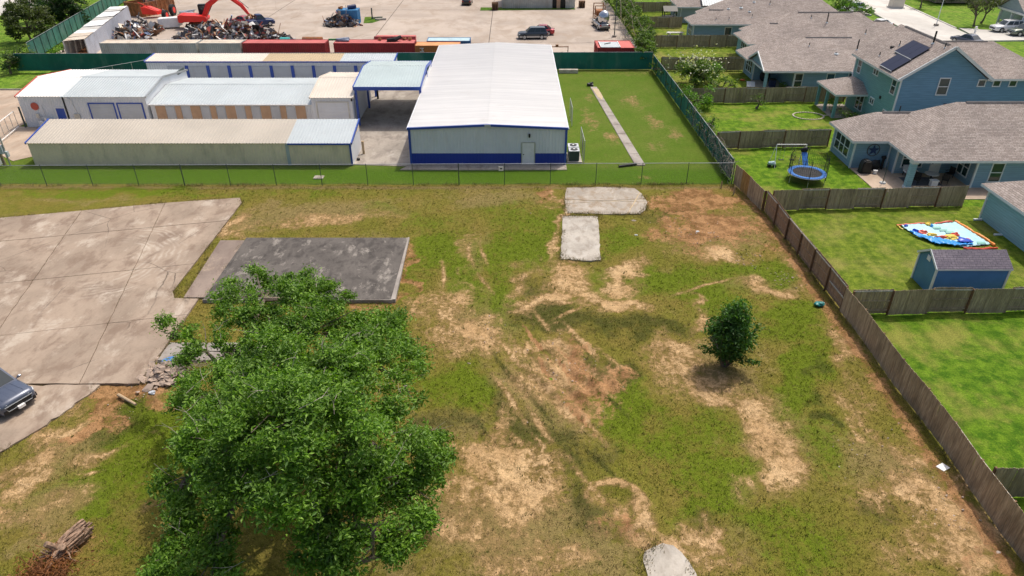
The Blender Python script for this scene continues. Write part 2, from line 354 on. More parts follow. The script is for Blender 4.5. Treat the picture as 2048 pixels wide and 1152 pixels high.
PATCH = [('L',-4.90,45.40,3.49,1.82,1.68,0.90),('L',-3.20,41.16,4.01,1.02,1.63,0.90),('L',0.59,45.38,3.09,2.93,1.48,1.00),('L',2.19,49.54,3.97,1.95,1.53,0.70),('L',-0.78,38.89,3.38,1.63,1.59,0.80),('L',-2.43,30.11,1.94,1.23,1.66,1.00),('L',-4.19,29.90,1.95,1.61,1.87,0.70),('L',8.11,46.95,2.88,1.85,1.35,0.70),('L',10.44,41.05,6.05,1.78,-2.95,0.90),('L',13.17,38.52,2.73,2.02,-2.78,0.80),('L',5.95,27.53,2.72,1.39,1.29,1.00),('L',7.53,25.66,2.06,1.67,-2.70,0.70),('L',10.44,23.66,2.61,1.40,-3.03,0.80),('L',16.27,30.01,4.21,1.37,1.04,0.90),('L',17.38,35.69,3.02,1.93,0.96,0.90),('L',16.16,25.68,2.41,1.50,0.89,0.60),('L',11.60,20.76,1.97,1.43,-2.54,0.70),('L',9.50,21.85,1.43,1.07,-2.71,0.80),('L',-19.18,23.06,2.35,1.80,-2.71,0.80),('L',-18.28,26.74,2.31,2.02,3.11,1.00),('L',-17.57,24.00,2.30,1.39,2.32,0.80),('L',-6.75,42.52,4.07,0.65,1.57,0.80),('L',17.15,42.05,3.15,1.49,-3.05,0.80),('L',-6.89,50.36,2.89,2.60,2.48,0.50),('L',-16.26,19.71,2.15,1.34,2.70,0.50),('L',12.33,19.20,1.95,1.18,-2.90,0.60),('L',9.34,26.03,2.23,1.42,1.18,0.60),('L',-18.67,21.55,0.85,0.73,2.33,1.00),('L',-33.16,55.69,11.15,1.06,3.14,0.70),('L',-17.31,55.69,5.15,1.06,3.13,0.50),('L',-10.75,52.18,2.46,1.43,3.06,0.50),('L',0.24,51.33,3.72,3.62,1.51,0.50),('Y',-15.48,51.73,7.52,2.12,-3.03,0.80),('Y',-20.76,50.36,2.90,1.48,2.00,0.70),('Y',-1.01,54.66,4.65,1.85,3.14,0.70),('Y',-20.44,21.60,2.29,1.97,3.14,0.70),('Y',-20.10,19.45,1.92,1.08,2.74,0.60),('Y',-0.51,20.27,5.33,2.36,3.14,0.80),('Y',3.43,19.20,1.87,1.23,-3.06,0.80),('Y',10.00,19.71,1.85,1.38,-2.60,0.50),('Y',18.13,23.73,2.90,2.15,2.05,0.70),('Y',15.30,26.03,2.37,1.34,1.02,0.50),('Y',-2.30,36.31,3.91,3.10,1.69,0.70),('Y',-3.13,26.74,2.05,1.82,2.83,0.60),('Y',3.44,38.60,5.20,3.64,-3.08,0.50),('Y',1.72,29.22,4.36,2.97,1.95,0.70),('Y',11.37,31.25,3.52,2.59,-2.80,0.70),('Y',12.80,26.84,3.58,2.58,1.12,0.70),('Y',17.32,40.39,3.44,1.90,-2.99,0.60),('Y',16.22,47.84,4.98,3.83,-2.59,0.70),('Y',-21.60,25.01,2.63,2.02,0.89,0.70),('Y',-2.62,44.01,5.01,0.74,1.49,0.60),('Y',-10.65,46.91,2.29,1.60,2.97,0.40),('Y',-36.63,54.13,6.72,0.81,3.13,0.50),('Y',20.88,33.32,5.21,1.99,1.39,0.40),('D',-15.14,50.14,4.64,1.01,-3.03,0.70),('D',-10.20,51.22,1.61,0.74,3.10,0.40),('D',-21.25,49.47,2.61,0.87,1.84,0.90),('D',-4.29,37.93,2.29,1.60,1.30,0.70),('D',-2.10,35.12,2.02,1.52,1.67,0.90),('D',-4.37,35.13,2.14,1.51,1.75,0.70),('D',2.32,38.50,2.63,1.12,-2.70,1.00),('D',3.96,41.44,3.12,1.83,1.58,0.90),('D',5.14,39.42,1.56,1.31,2.34,0.80),('D',8.42,41.39,2.45,1.08,0.94,1.00),('D',6.47,38.19,1.57,0.83,2.68,1.00),('D',3.68,37.30,1.27,0.58,-3.12,0.90),('D',15.63,44.18,1.72,0.93,2.84,1.00),('D',17.27,39.73,1.43,1.06,2.44,0.90),('D',11.90,38.67,0.93,0.33,-2.51,1.00),('D',11.26,36.47,1.59,0.68,1.19,0.90),('D',11.53,35.62,0.93,0.54,-3.03,0.60),('D',1.79,33.55,2.06,0.89,-3.13,0.80),('D',2.70,31.50,3.12,1.73,1.58,0.95),('D',4.47,29.48,1.99,1.13,1.58,0.80),('D',0.97,29.90,2.06,0.70,1.74,0.60),('D',9.07,32.35,2.25,1.27,-2.68,0.80),('D',10.04,30.31,2.22,1.29,-3.03,0.85),('D',11.09,29.03,2.95,1.02,-3.11,0.80),('D',12.53,26.75,2.18,1.76,1.18,1.00),('D',12.87,24.65,2.16,1.00,0.98,0.95),('D',12.57,28.63,1.76,1.06,2.92,0.80),('D',-1.08,26.00,1.59,0.76,0.90,0.80),('D',-0.34,24.30,2.07,1.44,2.79,0.95),('D',0.36,22.44,1.48,1.47,1.07,0.95),('D',-1.44,22.14,1.35,1.16,3.03,0.70),('D',-2.00,20.20,1.92,0.78,3.13,0.70),('D',-0.49,18.94,1.85,0.85,3.14,0.60),('D',1.56,18.94,1.03,0.73,-3.10,0.60),('D',5.93,21.85,1.06,0.82,1.99,1.00),('D',4.15,21.85,1.30,0.77,1.40,0.70),('D',4.64,20.46,1.29,0.66,-3.09,0.85),('D',6.64,19.69,1.59,0.88,-3.05,0.90),('D',8.49,19.57,1.28,0.45,1.66,0.90),('D',7.66,18.70,1.15,0.76,2.42,0.60),('D',18.63,21.85,2.15,1.24,2.87,0.90),('D',19.30,20.22,1.64,1.53,-2.74,0.95),('D',19.49,18.70,1.38,0.87,-3.02,0.95),('D',19.56,24.62,1.24,1.15,1.91,0.70),('D',17.13,22.43,1.51,0.93,-2.75,0.60),('D',21.21,22.43,1.46,0.73,0.83,0.80),('D',18.41,27.49,2.10,0.84,1.38,0.50),('D',19.38,33.11,2.45,0.56,1.54,0.80),('D',20.03,42.48,3.48,0.59,1.54,0.70),('D',16.92,19.69,1.60,0.93,-2.82,0.60),('D',18.60,25.66,1.70,0.76,1.54,0.60),('D',-22.87,26.37,1.85,0.86,1.27,0.80),('D',-22.78,23.65,1.16,0.76,1.10,0.80),('D',-20.08,24.77,1.04,0.46,-2.76,0.90),('D',-19.89,23.48,0.81,0.27,2.85,0.90),('D',-19.47,28.83,1.43,0.54,-2.81,0.80),('D',3.48,51.45,5.59,0.40,1.46,0.90),('D',2.79,45.37,2.98,0.53,1.37,0.80),('D',-19.93,21.84,1.09,0.88,-2.43,0.50),('D',-21.16,21.28,1.04,0.87,2.40,0.50),('D',-15.15,22.12,0.95,0.55,2.90,0.50),('D',-22.84,21.85,1.66,0.92,2.63,0.60),('D',0.56,41.07,2.43,0.56,1.31,0.60),('D',-3.05,45.07,4.18,0.29,1.58,0.50),('R',15.76,54.16,4.65,2.21,-3.07,0.90),('R',13.92,51.38,4.79,1.96,1.32,0.80),('R',15.66,48.64,3.90,3.05,-2.44,0.85),('R',11.64,47.76,2.55,1.12,1.34,0.60),('R',3.83,31.70,2.60,1.20,1.67,0.70),('R',4.96,29.05,1.67,1.31,1.27,0.70),('R',-20.97,28.64,1.37,1.30,0.87,0.85),('R',-18.59,28.62,1.48,0.77,-3.01,0.80),('R',-21.86,26.36,1.61,0.47,1.17,0.80),('R',-7.26,41.09,2.84,0.65,1.55,0.90),('R',-7.09,43.87,2.78,0.53,1.54,0.70),('R',4.05,21.01,1.11,0.86,1.29,0.60),('R',3.26,55.70,1.59,0.86,1.51,0.70),('R',19.62,47.81,3.75,1.27,1.41,0.60),('R',19.51,19.44,1.28,0.82,0.88,0.50),('R',-18.57,18.95,1.60,0.94,2.50,0.60),('R',-8.46,37.89,1.29,0.59,3.10,0.90),('R',-12.44,38.48,5.83,0.48,3.14,0.70),('K',2.65,36.47,3.46,1.22,2.87,0.80),('K',7.17,35.37,4.51,1.41,2.99,0.70),('K',1.54,40.38,1.35,1.29,-2.81,0.60),('K',5.33,29.88,1.52,1.20,1.25,0.90),('K',1.37,26.00,2.77,1.23,2.81,0.70),('K',-3.42,27.08,1.29,1.11,2.89,0.60),('K',2.26,23.99,1.76,1.29,1.74,0.60),('K',2.79,21.59,1.70,1.10,1.44,0.60),('K',-0.62,27.89,2.33,1.30,1.59,0.50),('K',-20.07,27.84,1.59,0.89,-2.74,0.60),('K',-20.80,26.71,1.29,1.08,-2.56,0.50),('K',1.63,33.07,1.47,1.16,1.48,0.40),('K',17.51,31.18,0.99,0.51,1.06,0.60),('K',16.77,26.88,0.55,0.37,-2.49,0.90),('K',16.80,28.62,0.97,0.66,-2.43,0.50),('K',16.28,21.55,0.83,0.57,0.92,0.60),('K',8.93,20.47,1.03,0.56,1.46,0.50),('K',11.66,36.18,1.89,1.09,-3.02,0.40),('K',12.28,51.23,2.42,1.11,-3.09,0.60),('r',2.96,31.23,1.57,0.11,-1.22,0.86),('d',1.78,36.19,1.16,0.15,-1.15,0.75),('d',3.72,31.16,2.13,0.18,-1.03,0.76),('k',2.13,32.91,0.94,0.16,-1.06,0.85),('d',3.64,32.34,2.31,0.18,-0.99,0.95),('k',4.15,30.38,2.16,0.15,-1.12,0.88),('k',2.09,30.80,1.22,0.18,-1.20,0.84),('r',4.71,30.26,1.92,0.11,-1.06,0.72),('r',4.72,28.83,1.24,0.14,-1.04,0.80),('d',-0.13,28.74,2.14,0.17,-1.15,0.87),('d',3.40,29.52,1.27,0.10,-1.13,0.72),('k',4.10,29.94,0.83,0.13,-0.99,0.93),('d',-0.14,32.86,1.89,0.11,-1.07,0.97),('d',2.60,31.76,2.34,0.13,-1.22,0.71),('k',4.17,33.36,2.40,0.16,-1.11,0.76),('d',3.54,29.81,0.89,0.12,-1.06,0.74),('d',4.59,30.89,1.31,0.10,-1.02,0.79),('d',5.08,30.24,1.56,0.12,-1.12,0.71),('r',1.90,31.02,2.13,0.15,-1.21,0.78),('d',2.95,31.66,1.47,0.13,-1.14,0.97),('d',2.61,31.22,1.44,0.19,-1.06,0.94),('d',2.84,27.97,1.49,0.19,-1.08,0.98),('r',3.54,31.75,2.08,0.16,-1.02,0.86),('k',1.61,27.79,1.34,0.14,-1.10,0.96),('d',2.50,33.06,0.87,0.19,-1.19,0.99),('d',2.64,29.69,1.90,0.15,-1.11,0.82),('d',0.83,32.57,2.28,0.10,-1.01,0.73),('d',3.86,27.05,1.68,0.19,-1.17,0.90),('r',1.36,33.99,2.26,0.14,-1.20,0.91),('k',4.36,31.97,1.77,0.11,-1.13,0.93),('k',2.68,30.26,2.12,0.11,-1.09,0.81),('d',3.20,28.62,2.01,0.19,-1.12,0.72),('k',5.22,28.49,1.62,0.14,-1.01,0.93),('d',5.73,31.99,1.82,0.19,-1.11,0.74),('d',1.55,29.61,1.08,0.11,-1.10,0.80),('d',-0.24,29.17,0.81,0.13,-1.09,0.85),('d',2.53,28.05,1.63,0.14,-1.15,0.77),('d',4.17,33.92,1.88,0.16,-1.14,0.97),('k',-0.33,31.21,2.30,0.15,-1.11,0.89),('d',2.01,31.26,1.38,0.17,-1.19,0.72),('d',4.59,33.16,1.26,0.19,-1.17,0.94),('d',1.49,26.61,1.44,0.19,-1.18,0.90),('d',2.31,31.80,1.77,0.15,-1.04,0.73),('d',1.16,33.14,1.05,0.16,-1.10,0.87),('d',5.24,29.01,1.08,0.15,-1.01,0.77),('r',3.40,27.44,2.21,0.12,-1.10,0.77),('k',-1.28,26.09,1.69,0.13,-1.05,0.85),('d',0.15,25.81,0.98,0.17,-1.02,0.77),('k',1.25,23.33,1.39,0.11,-1.22,0.89),('k',4.09,24.28,1.70,0.16,-1.01,0.79),('d',-1.65,24.76,0.86,0.12,-1.10,0.88),('k',1.97,26.47,0.72,0.12,-0.87,0.66),('k',1.13,24.33,0.77,0.18,-1.11,0.87),('k',-0.27,22.49,1.75,0.17,-0.89,0.77),('d',-0.39,22.54,1.25,0.11,-0.83,0.75),('k',1.38,24.83,1.27,0.14,-1.10,0.72),('d',0.77,24.91,1.01,0.15,-1.10,0.84),('d',1.18,24.83,0.96,0.14,-1.01,0.82),('k',1.69,26.73,1.07,0.11,-0.98,0.66),('k',-2.91,24.94,1.04,0.15,-0.80,0.78),('k',2.70,24.93,1.34,0.16,-0.95,0.84),('d',-2.50,24.85,1.68,0.17,-0.81,0.80),('k',-0.19,22.82,1.79,0.13,-1.21,0.81),('d',-1.51,24.52,0.74,0.15,-1.08,0.78),('d',1.39,25.35,0.78,0.12,-1.11,0.89),('d',3.83,22.28,1.23,0.11,-1.07,0.87),('k',0.47,22.11,1.64,0.15,-1.05,0.65),('k',-0.08,24.52,1.32,0.12,-1.15,0.81),('k',0.01,25.31,1.68,0.17,-1.11,0.83),('k',-1.38,25.51,1.05,0.15,-1.12,0.75),('k',1.73,24.69,1.44,0.15,-0.94,0.69),('d',3.07,23.60,1.47,0.17,-1.12,0.66),('d',-3.04,44.43,2.10,0.16,-1.35,0.85),('d',-1.93,40.89,1.62,0.16,-1.17,0.85),('d',-2.09,44.78,1.74,0.16,-1.36,0.85),('d',-4.70,41.76,2.06,0.16,-1.45,0.85),('d',12.96,40.22,2.54,0.16,0.46,0.85),('d',3.68,37.03,1.57,0.16,0.57,0.85),('d',5.25,20.37,0.50,0.22,0.52,0.95),('d',5.66,20.75,0.50,0.22,0.96,0.95),('d',5.88,21.27,0.50,0.22,1.40,0.95),('d',5.86,21.84,0.50,0.22,1.83,0.95),('d',5.60,22.34,0.50,0.22,2.27,0.95),('d',5.15,22.68,0.50,0.22,2.70,0.95),('d',4.60,22.80,0.50,0.22,3.14,0.95),('d',4.05,22.68,0.50,0.22,3.58,0.95),('d',3.60,22.34,0.50,0.22,4.01,0.95)]
def vnoise(x, y, s, seed):
    r = np.random.RandomState(seed); g = r.rand(257, 257); u = x*s + 1000; v = y*s + 1000
    i = np.floor(u).astype(int); j = np.floor(v).astype(int); fu = u-i; fv = v-j; fu = fu*fu*(3-2*fu); fv = fv*fv*(3-2*fv)
    i0, i1, j0, j1 = i % 257, (i+1) % 257, j % 257, (j+1) % 257
    return (g[i0,j0]*(1-fu)+g[i1,j0]*fu)*(1-fv) + (g[i0,j1]*(1-fu)+g[i1,j1]*fu)*fv
def fbm(x, y, s, seed, n=4):
    a = 0; w = .5; tot = 0
    for k in range(n): a = a + w*vnoise(x, y, s*2**k, seed+k); tot += w; w *= .55
    return a/tot
def masks(x, y):
    wx = x + (fbm(x, y, .45, 11, 6)-.5)*4.4; wy = y + (fbm(x, y, .45, 23, 6)-.5)*4.4
    out = {k: np.zeros_like(x) for k in 'LYDRK'}
    for t, cx, cy, a, b, an, s in PATCH:
        ca, sa = math.cos(an), math.sin(an); dx = wx-cx; dy = wy-cy
        if t.islower(): dx = x-cx+(wx-x)*.08; dy = y-cy+(wy-y)*.08
        d = np.sqrt(((dx*ca+dy*sa)/a)**2 + ((dy*ca-dx*sa)/b)**2); t = t.upper()
        out[t] = np.maximum(out[t], s*np.clip(1.3-d*.8, 0, 1))
    # bare, shaded strip along the wooden fence and along the chain-link fence
    out['R'] = np.maximum(out['R'], .75*np.clip(1-np.abs(x-20.0)/.8, 0, 1))
    out['Y'] = np.maximum(out['Y'], .8*np.clip(1-np.abs(y-56.7)/.6, 0, 1))
    return out
SLAB_BIG = [(-70,43.3),(-47,48.9),(-40.6,50.5),(-35,51.8),(-28.6,53.35),(-22.9,54.35),(-22.4,53.4),(-22.35,39.4),(-21.9,38.55),(-20.3,38.5),(-20.25,29.86),(-70,29.8)]
def in_poly(x, y, poly):
    c = np.zeros(x.shape, bool); n = len(poly)
    for i in range(n):
        x0, y0 = poly[i]; x1, y1 = poly[i-1]
        if y0 == y1: continue
        k = ((y0 > y) != (y1 > y)) & (x < (x1-x0)*(y-y0)/(y1-y0)+x0); c ^= k
    return c
DRIVE = [(-70,29.79),(-22.3,29.79),(-22.75,28.6),(-23.1,27.6),(-23.5,26.6),(-24.0,25.7),(-24.9,24.2),(-27,22),(-31,19.2),(-70,14)]
SIDE_STRIP = [(-21.75,46.6),(-19.95,46.6),(-19.75,38.6),(-21.3,38.6)]
DARK = rect(-19.85, -7.8, 38.2, 46.8)
PADS = [[(4.75,56.55),(4.5,55.0),(4.3,51.5),(7.4,51.3),(10.3,51.35),(10.9,52.2),(11.2,53.6),(11.1,55.2),(10.6,56.5),(8,56.75)],
        [(4.06,50.95),(6.88,50.95),(6.6,47.3),(6.3,43.75),(5.2,43.6),(4.4,43.8),(3.46,43.85)],
        [(5.4,18.0),(5.35,18.6),(5.5,19.05),(5.85,19.35),(6.3,19.5),(6.7,19.4),(7.0,19.05),(7.2,18.6),(7.35,18.0),(7.4,16.5),(5.4,16.5)],
        [(-20.1,33.6),(-12.5,33.6),(-12.5,31.9),(-20.1,31.9)]]
def height(x, y):
    z = (fbm(x, y, .35, 41, 4)-.5)*.22 + (fbm(x, y, 2.2, 51, 3)-.5)*.07
    m = masks(x, y); z = z + (m['D']+m['R'])*(fbm(x, y, 3.2, 61, 3)-.5)*.24
    d = np.sqrt((x-4.6)**2+(y-21.5)**2); z = z + .30*np.exp(-((d-1.25)/.42)**2) + .12*np.exp(-(d/.7)**2)
    u = (x-2.6)*.83+(y-30.6)*.55; w = np.exp(-((x-2.6)**2+(y-30.6)**2)/9.0); z = z + w*.15*np.sin(u*6.0+2*fbm(x, y, .8, 15))*fbm(x, y, 1.1, 17)*1.6
    z = z - .07*np.exp(-((x+18.5)**2+(y-29.0)**2)/14.0)
    for p in [SLAB_BIG, DRIVE, SIDE_STRIP, DARK] + PADS:
        k = in_poly(x, y, p); z = np.where(k, np.minimum(z, -.03), z)
    return np.minimum(z, .22 + 0*z)
def grid(name, x0, x1, y0, y1, st, mat, zf, mf):
    nx = int((x1-x0)/st)+1; ny = int((y1-y0)/st)+1
    X, Y = np.meshgrid(np.linspace(x0, x1, nx), np.linspace(y0, y1, ny)); x = X.ravel(); y = Y.ravel(); z = zf(x, y)
    me = bpy.data.meshes.new(name); me.vertices.add(nx*ny); me.vertices.foreach_set('co', np.stack([x, y, z], 1).ravel())
    i = (np.arange(ny-1)[:,None]*nx + np.arange(nx-1)[None]).ravel(); q = np.stack([i, i+1, i+1+nx, i+nx], 1); nf = len(q)
    me.loops.add(nf*4); me.loops.foreach_set('vertex_index', q.ravel().astype(np.int32)); me.polygons.add(nf)
    me.polygons.foreach_set('loop_start', np.arange(0, nf*4, 4, dtype=np.int32))
    me.update(calc_edges=True); me.polygons.foreach_set('use_smooth', np.ones(nf, bool))
    m = mf(x, y)
    for nm, ks in (('mask_a', 'LYDR'), ('mask_b', 'KKKK')):
        a = me.color_attributes.new(nm, 'FLOAT_COLOR', 'POINT'); a.data.foreach_set('color', np.stack([m[k] for k in ks], 1).astype(np.float32).ravel())
    me.materials.append(mat); o = bpy.data.objects.new(name, me); COL.objects.link(o); return tag(o, kind='structure')
def lot_material(name, base, lush):
    m, t, b = nmat(name); P = geop(t)
    A = ND(t, 'ShaderNodeAttribute', attribute_name='mask_a'); B = ND(t, 'ShaderNodeAttribute', attribute_name='mask_b')
    s = ND(t, 'ShaderNodeSeparateColor', {0: A.outputs['Color']}); sb = ND(t, 'ShaderNodeSeparateColor', {0: B.outputs['Color']})
    n1 = noise(t, P, .75, 9, .72, .5); n2 = noise(t, P, 3.6, 7, .75, .4); n3 = noise(t, P, 17, 4, .7); n4 = noise(t, P, .33, 6, .62)
    n5 = noise(t, ND(t, 'ShaderNodeMapping', {'Vector': P, 'Rotation': (0, 0, .5), 'Scale': (2.6, .35, 1)}).outputs[0], 1.0, 5, .65, .3)
    nz = mth(t, 'ADD', mth(t, 'ADD', mth(t, 'MULTIPLY', n1, .55), mth(t, 'MULTIPLY', n2, .6)), mth(t, 'MULTIPLY', n5, .25))   # about .7 on average
    def mask(v, amp=1.9, lo=.22, hi=.75):
        k = mth(t, 'ADD', v, mth(t, 'MULTIPLY', mth(t, 'SUBTRACT', nz, .70), amp)); k = ramp(t, k, lo, hi)
        return mth(t, 'MULTIPLY', k, ramp(t, v, .03, .2))
    col = mixc(t, ramp(t, n4, .35, .65), base, tuple(x*y for x, y in zip(base, (1.25, 1.05, 1.5))))
    col = mixc(t, ramp(t, n1, .5, .75, 0, .45), col, (.20, .15, .06))
    col = mixc(t, mth(t, 'MULTIPLY', mask(s.outputs[1]), .75), col, (.225, .17, .075))
    col = mixc(t, mth(t, 'MULTIPLY', mask(s.outputs[0]), .9), col, lush)
    col = mixc(t, mth(t, 'MULTIPLY', mask(sb.outputs[0]), .8), col, (.050, .058, .013))
    dirt = mixc(t, ramp(t, n4, .35, .65), (.42, .275, .14), (.53, .37, .205))
    col = mixc(t, mth(t, 'MULTIPLY', mask(s.outputs[2], 2.2, .12, .80), .85), col, mixc(t, ramp(t, n1, .4, .6), (.215, .135, .06), (.31, .20, .095)))
    col = mixc(t, mth(t, 'MULTIPLY', mask(s.outputs[2], 3.0, .52, 1.05), .95), col, dirt)
    red = mixc(t, ramp(t, n1, .4, .6), (.175, .085, .038), (.37, .205, .10))
    col = mixc(t, mth(t, 'MULTIPLY', mask(A.outputs['Alpha'], 2.2, .3, .7), .88), col, red)
    col = mixc(t, 1.0, col, mixc(t, ramp(t, n3, .25, .75), (.72, .72, .69), (1.28, 1.27, 1.27)), 'MULTIPLY')
    col = mixc(t, 1.0, col, mixc(t, ramp(t, n2, .25, .75), (.80, .81, .79), (1.2, 1.19, 1.2)), 'MULTIPLY')
    t.links.new(col, b.inputs['Base Color']); b.inputs['Roughness'].default_value = .97; b.inputs['Specular IOR Level'].default_value = .1
    bump(t, b, mth(t, 'ADD', n3, mth(t, 'MULTIPLY', n2, 2.0)), .7, .05); return m
MT['lot'] = lot_material('vacant_lot_soil_and_grass', (.148, .143, .023), (.102, .148, .009))
grid('vacant_lot_ground', -62, 20.95, 12, 57.4, .17, MT['lot'], height, masks)

def masks_store(x, y):
    m = {k: np.zeros_like(x) for k in 'LYDRK'}; wx = x+(fbm(x, y, .7, 71)-.5)*2; wy = y+(fbm(x, y, .7, 83)-.5)*3
    for cx, cy, a, b, s in ((8.5,75.5,.8,5.,.8),(10.2,69.5,1.,2.2,.75),(14.5,82.5,1.3,3.,.75),(15.5,74.5,1.,3.6,.75),(14.3,67.,1.3,1.8,.5),(9.2,84.,.8,2.5,.5),(17.,71.,.8,3.,.45),(7.,63.,1.4,.8,.5),(12.5,59.,2.,.35,.6)):
        d = np.sqrt(((wx-cx)/a)**2+((wy-cy)/b)**2); m['D'] = np.maximum(m['D'], .62*s*np.clip(1.2-d, 0, 1)); m['Y'] = np.maximum(m['Y'], .45*np.clip(1.5-d, 0, 1))
    m['L'] = .95*np.clip(1.2-np.abs(y-59.4)/2.4, 0, 1)*np.ones_like(x); m['L'] = np.maximum(m['L'], .5*fbm(x, y, .2, 5))
    m['K'] = .9*np.clip(1-np.abs(y-57.55)/.35, 0, 1); m['Y'] = np.maximum(m['Y'], .5*np.clip((y-90)/8, 0, 1)*np.clip(x/4, 0, 1))
    return m
MT['store_grass'] = lot_material('storage_yard_grass', (.085, .145, .014), (.065, .135, .006))
grid('storage_yard_ground', -62, 19.6, 57.4, 97.2, .33, MT['store_grass'], lambda x, y: (fbm(x, y, .5, 9)-.5)*.06-.02, masks_store)

# concrete pad in the lot: rotated panels cut from the outline, one object each
def clip(poly, nx, ny, d):
    out = []
    for i in range(len(poly)):
        a, b = poly[i-1], poly[i]; fa = nx*a[0]+ny*a[1]-d; fb = nx*b[0]+ny*b[1]-d
        if (fa >= 0) != (fb >= 0): k = fa/(fa-fb); out.append((a[0]+(b[0]-a[0])*k, a[1]+(b[1]-a[1])*k))
        if fb >= 0: out.append(b)
    return out
base = struct(plate([(x, y) for x, y in SLAB_BIG], -.6, .06), 'concrete_pad', MT['joint_soil'])
an = R(12.6); ux, uy = math.cos(an), math.sin(an); wx, wy = -uy, ux
def proj(p): return p[0]*ux+p[1]*uy, p[0]*wx+p[1]*wy
us = [-70] + [proj(p)[0] for p in ((-34.3,49.5),(-27.6,48.4))]; du = us[2]-us[1]
us = [us[1]-k*du for k in (6,5,4,3,2,1)] + [us[1], us[2], us[2]+du, us[2]+2*du]
ws = sorted([proj((-30,48.3))[1]-6.75*k for k in range(0, 5)] + [proj((-30,48.3))[1]+5.5, proj((-30,48.3))[1]+14])
for i in range(len(us)-1):
    for j in range(len(ws)-1):
        p = SLAB_BIG; g = .022
        for nx, ny, d in ((ux,uy,us[i]+g),(-ux,-uy,-us[i+1]+g),(wx,wy,ws[j]+g),(-wx,-wy,-ws[j+1]+g)):
            p = clip(p, nx, ny, d)
            if len(p) < 3: break
        if len(p) >= 3:
            cx = sum(q[0] for q in p)/len(p); cy = sum(q[1] for q in p)/len(p)
            if cx < -52: continue
            # slightly ragged outline so the joints are not ruler-straight
            q2 = []
            for k in range(len(p)):
                a, b2 = p[k], p[(k+1) % len(p)]; n = max(1, int(math.dist(a, b2)/.6))
                for q in range(n):
                    t = q/n; x = a[0]+(b2[0]-a[0])*t; y = a[1]+(b2[1]-a[1])*t
                    e = .045*(mnoise.noise(Vector((x*1.7, y*1.7, 0)))); q2.append((x+e, y+e))
            tilt = rnd.uniform(0, .014); MB().prism([(x, y, -.1) for x, y in q2], (0,0,.20+tilt)).build('slab', MT['conc_pad'], base)
struct(plate(SIDE_STRIP, -.2, .13), 'slab_strip', MT['conc_drive'])
ds = struct(plate(DARK, -.3, .24), 'dark_slab', MT['conc_dark'])
MB().prism([(-19.9,38.14,-.3),(-7.7,38.14,-.3),(-7.7,38.2,-.3),(-19.9,38.2,-.3)], (0,0,.525)).build('slab_edge', MT['conc_side'], ds)
MB().prism([(-7.79,38.21,-.3),(-7.5,38.21,-.3),(-7.68,46.9,-.3),(-7.79,46.9,-.3)], (0,0,.53)).build('slab_edge', MT['conc_side'], ds)

def ragged(poly, amp=.06, st=.3):
    q2 = []
    for k in range(len(poly)):
        a, b2 = poly[k], poly[(k+1) % len(poly)]; n = max(1, int(math.dist(a, b2)/st))
        for q in range(n):
            t = q/n; x = a[0]+(b2[0]-a[0])*t; y = a[1]+(b2[1]-a[1])*t
            q2.append((x+amp*mnoise.noise(Vector((x*2.1, y*2.1, 3)))*2, y+amp*mnoise.noise(Vector((x*2.1, y*2.1, 9)))*2))
    return q2
struct(plate([(max(x, -70), min(y, 29.79)) for x, y in ragged(DRIVE, .1, .35)], -.3, .09), 'driveway', MT['conc_pad'])
# cracked square pad: irregular pieces with gaps where straw shows
pad = struct(plate(ragged(PADS[0], .05), -.2, .03), 'cracked_pad', MT['straw'])
cuts = [((1,.06),7.55),((-.15,1),52.6),((.06,1),54.3),((.9,-.35),-9.6)]
pieces = [PADS[0]]
for (nx, ny), d in cuts:
    l = math.hypot(nx, ny); nx, ny, d = nx/l, ny/l, d/l; nw = []
    for p in pieces:
        for sg in (1, -1):
            c = clip(p, sg*nx, sg*ny, sg*d+.05)
            if len(c) >= 3: nw.append(c)
    pieces = nw
for p in pieces:
    a = abs(sum(p[i-1][0]*p[i][1]-p[i][0]*p[i-1][1] for i in range(len(p))))/2
    if a > .08: plate(ragged(p, .045, .2), -.05, .05+rnd.uniform(0, .012)).build('slab_piece', MT['conc_crack'], pad)
struct(plate(ragged(PADS[1], .04), -.2, .05), 'pale_slab', MT['conc_pale'])
struct(plate(ragged(PADS[2], .035, .12), -.2, .03), 'broken_slab', MT['conc_pale'])
struct(plate(ragged(PADS[3], .02), -.2, .14), 'footing_slab', MT['conc_side'])

# storage yard concrete
struct(plate([(-15.0,62.1),(-9.9,61.7),(-9.45,62.2),(-9.45,95.2),(-17.2,95.2),(-17.2,73),(-15.4,68)], -.2, .02), 'storage_drive', MT['conc_store'])
struct(plate(rect(-46.2, -15.4, 66.6, 72.4), -.2, .018), 'storage_alley', MT['conc_store'])
struct(plate(rect(-46.2, -17.2, 84.4, 90.05), -.2, .018), 'rear_alley', MT['conc_store'])
struct(plate([(-10.3,60.75),(5.05,60.75),(5.05,62.2),(-9.4,62.2)], -.2, .05), 'warehouse_apron', MT['conc_store'])
struct(plate([(-52.6,73.0),(-46.2,73.0),(-46.2,66.6),(-45.6,64.6),(-47.2,63.0),(-52.6,67.0)], -.2, .022), 'gate_paving', MT['conc_tan'])
struct(plate([(-120,57),(-52.4,57),(-52.4,67),(-52.6,73),(-52.2,84.5),(-58,86.5),(-62,86.8),(-120,86.8)], -.2, .024), 'office_paving', MT['conc_tan'])
struct(MB().box(-120, -58, 86.8, 87.0, -.2, .16), 'kerb', MT['conc_side'])
path = struct(plate([(9.8,88.3),(10.6,88.3),(12.45,61.9),(11.5,61.9)], -.2, .03), 'culvert_path', MT['conc_side'])
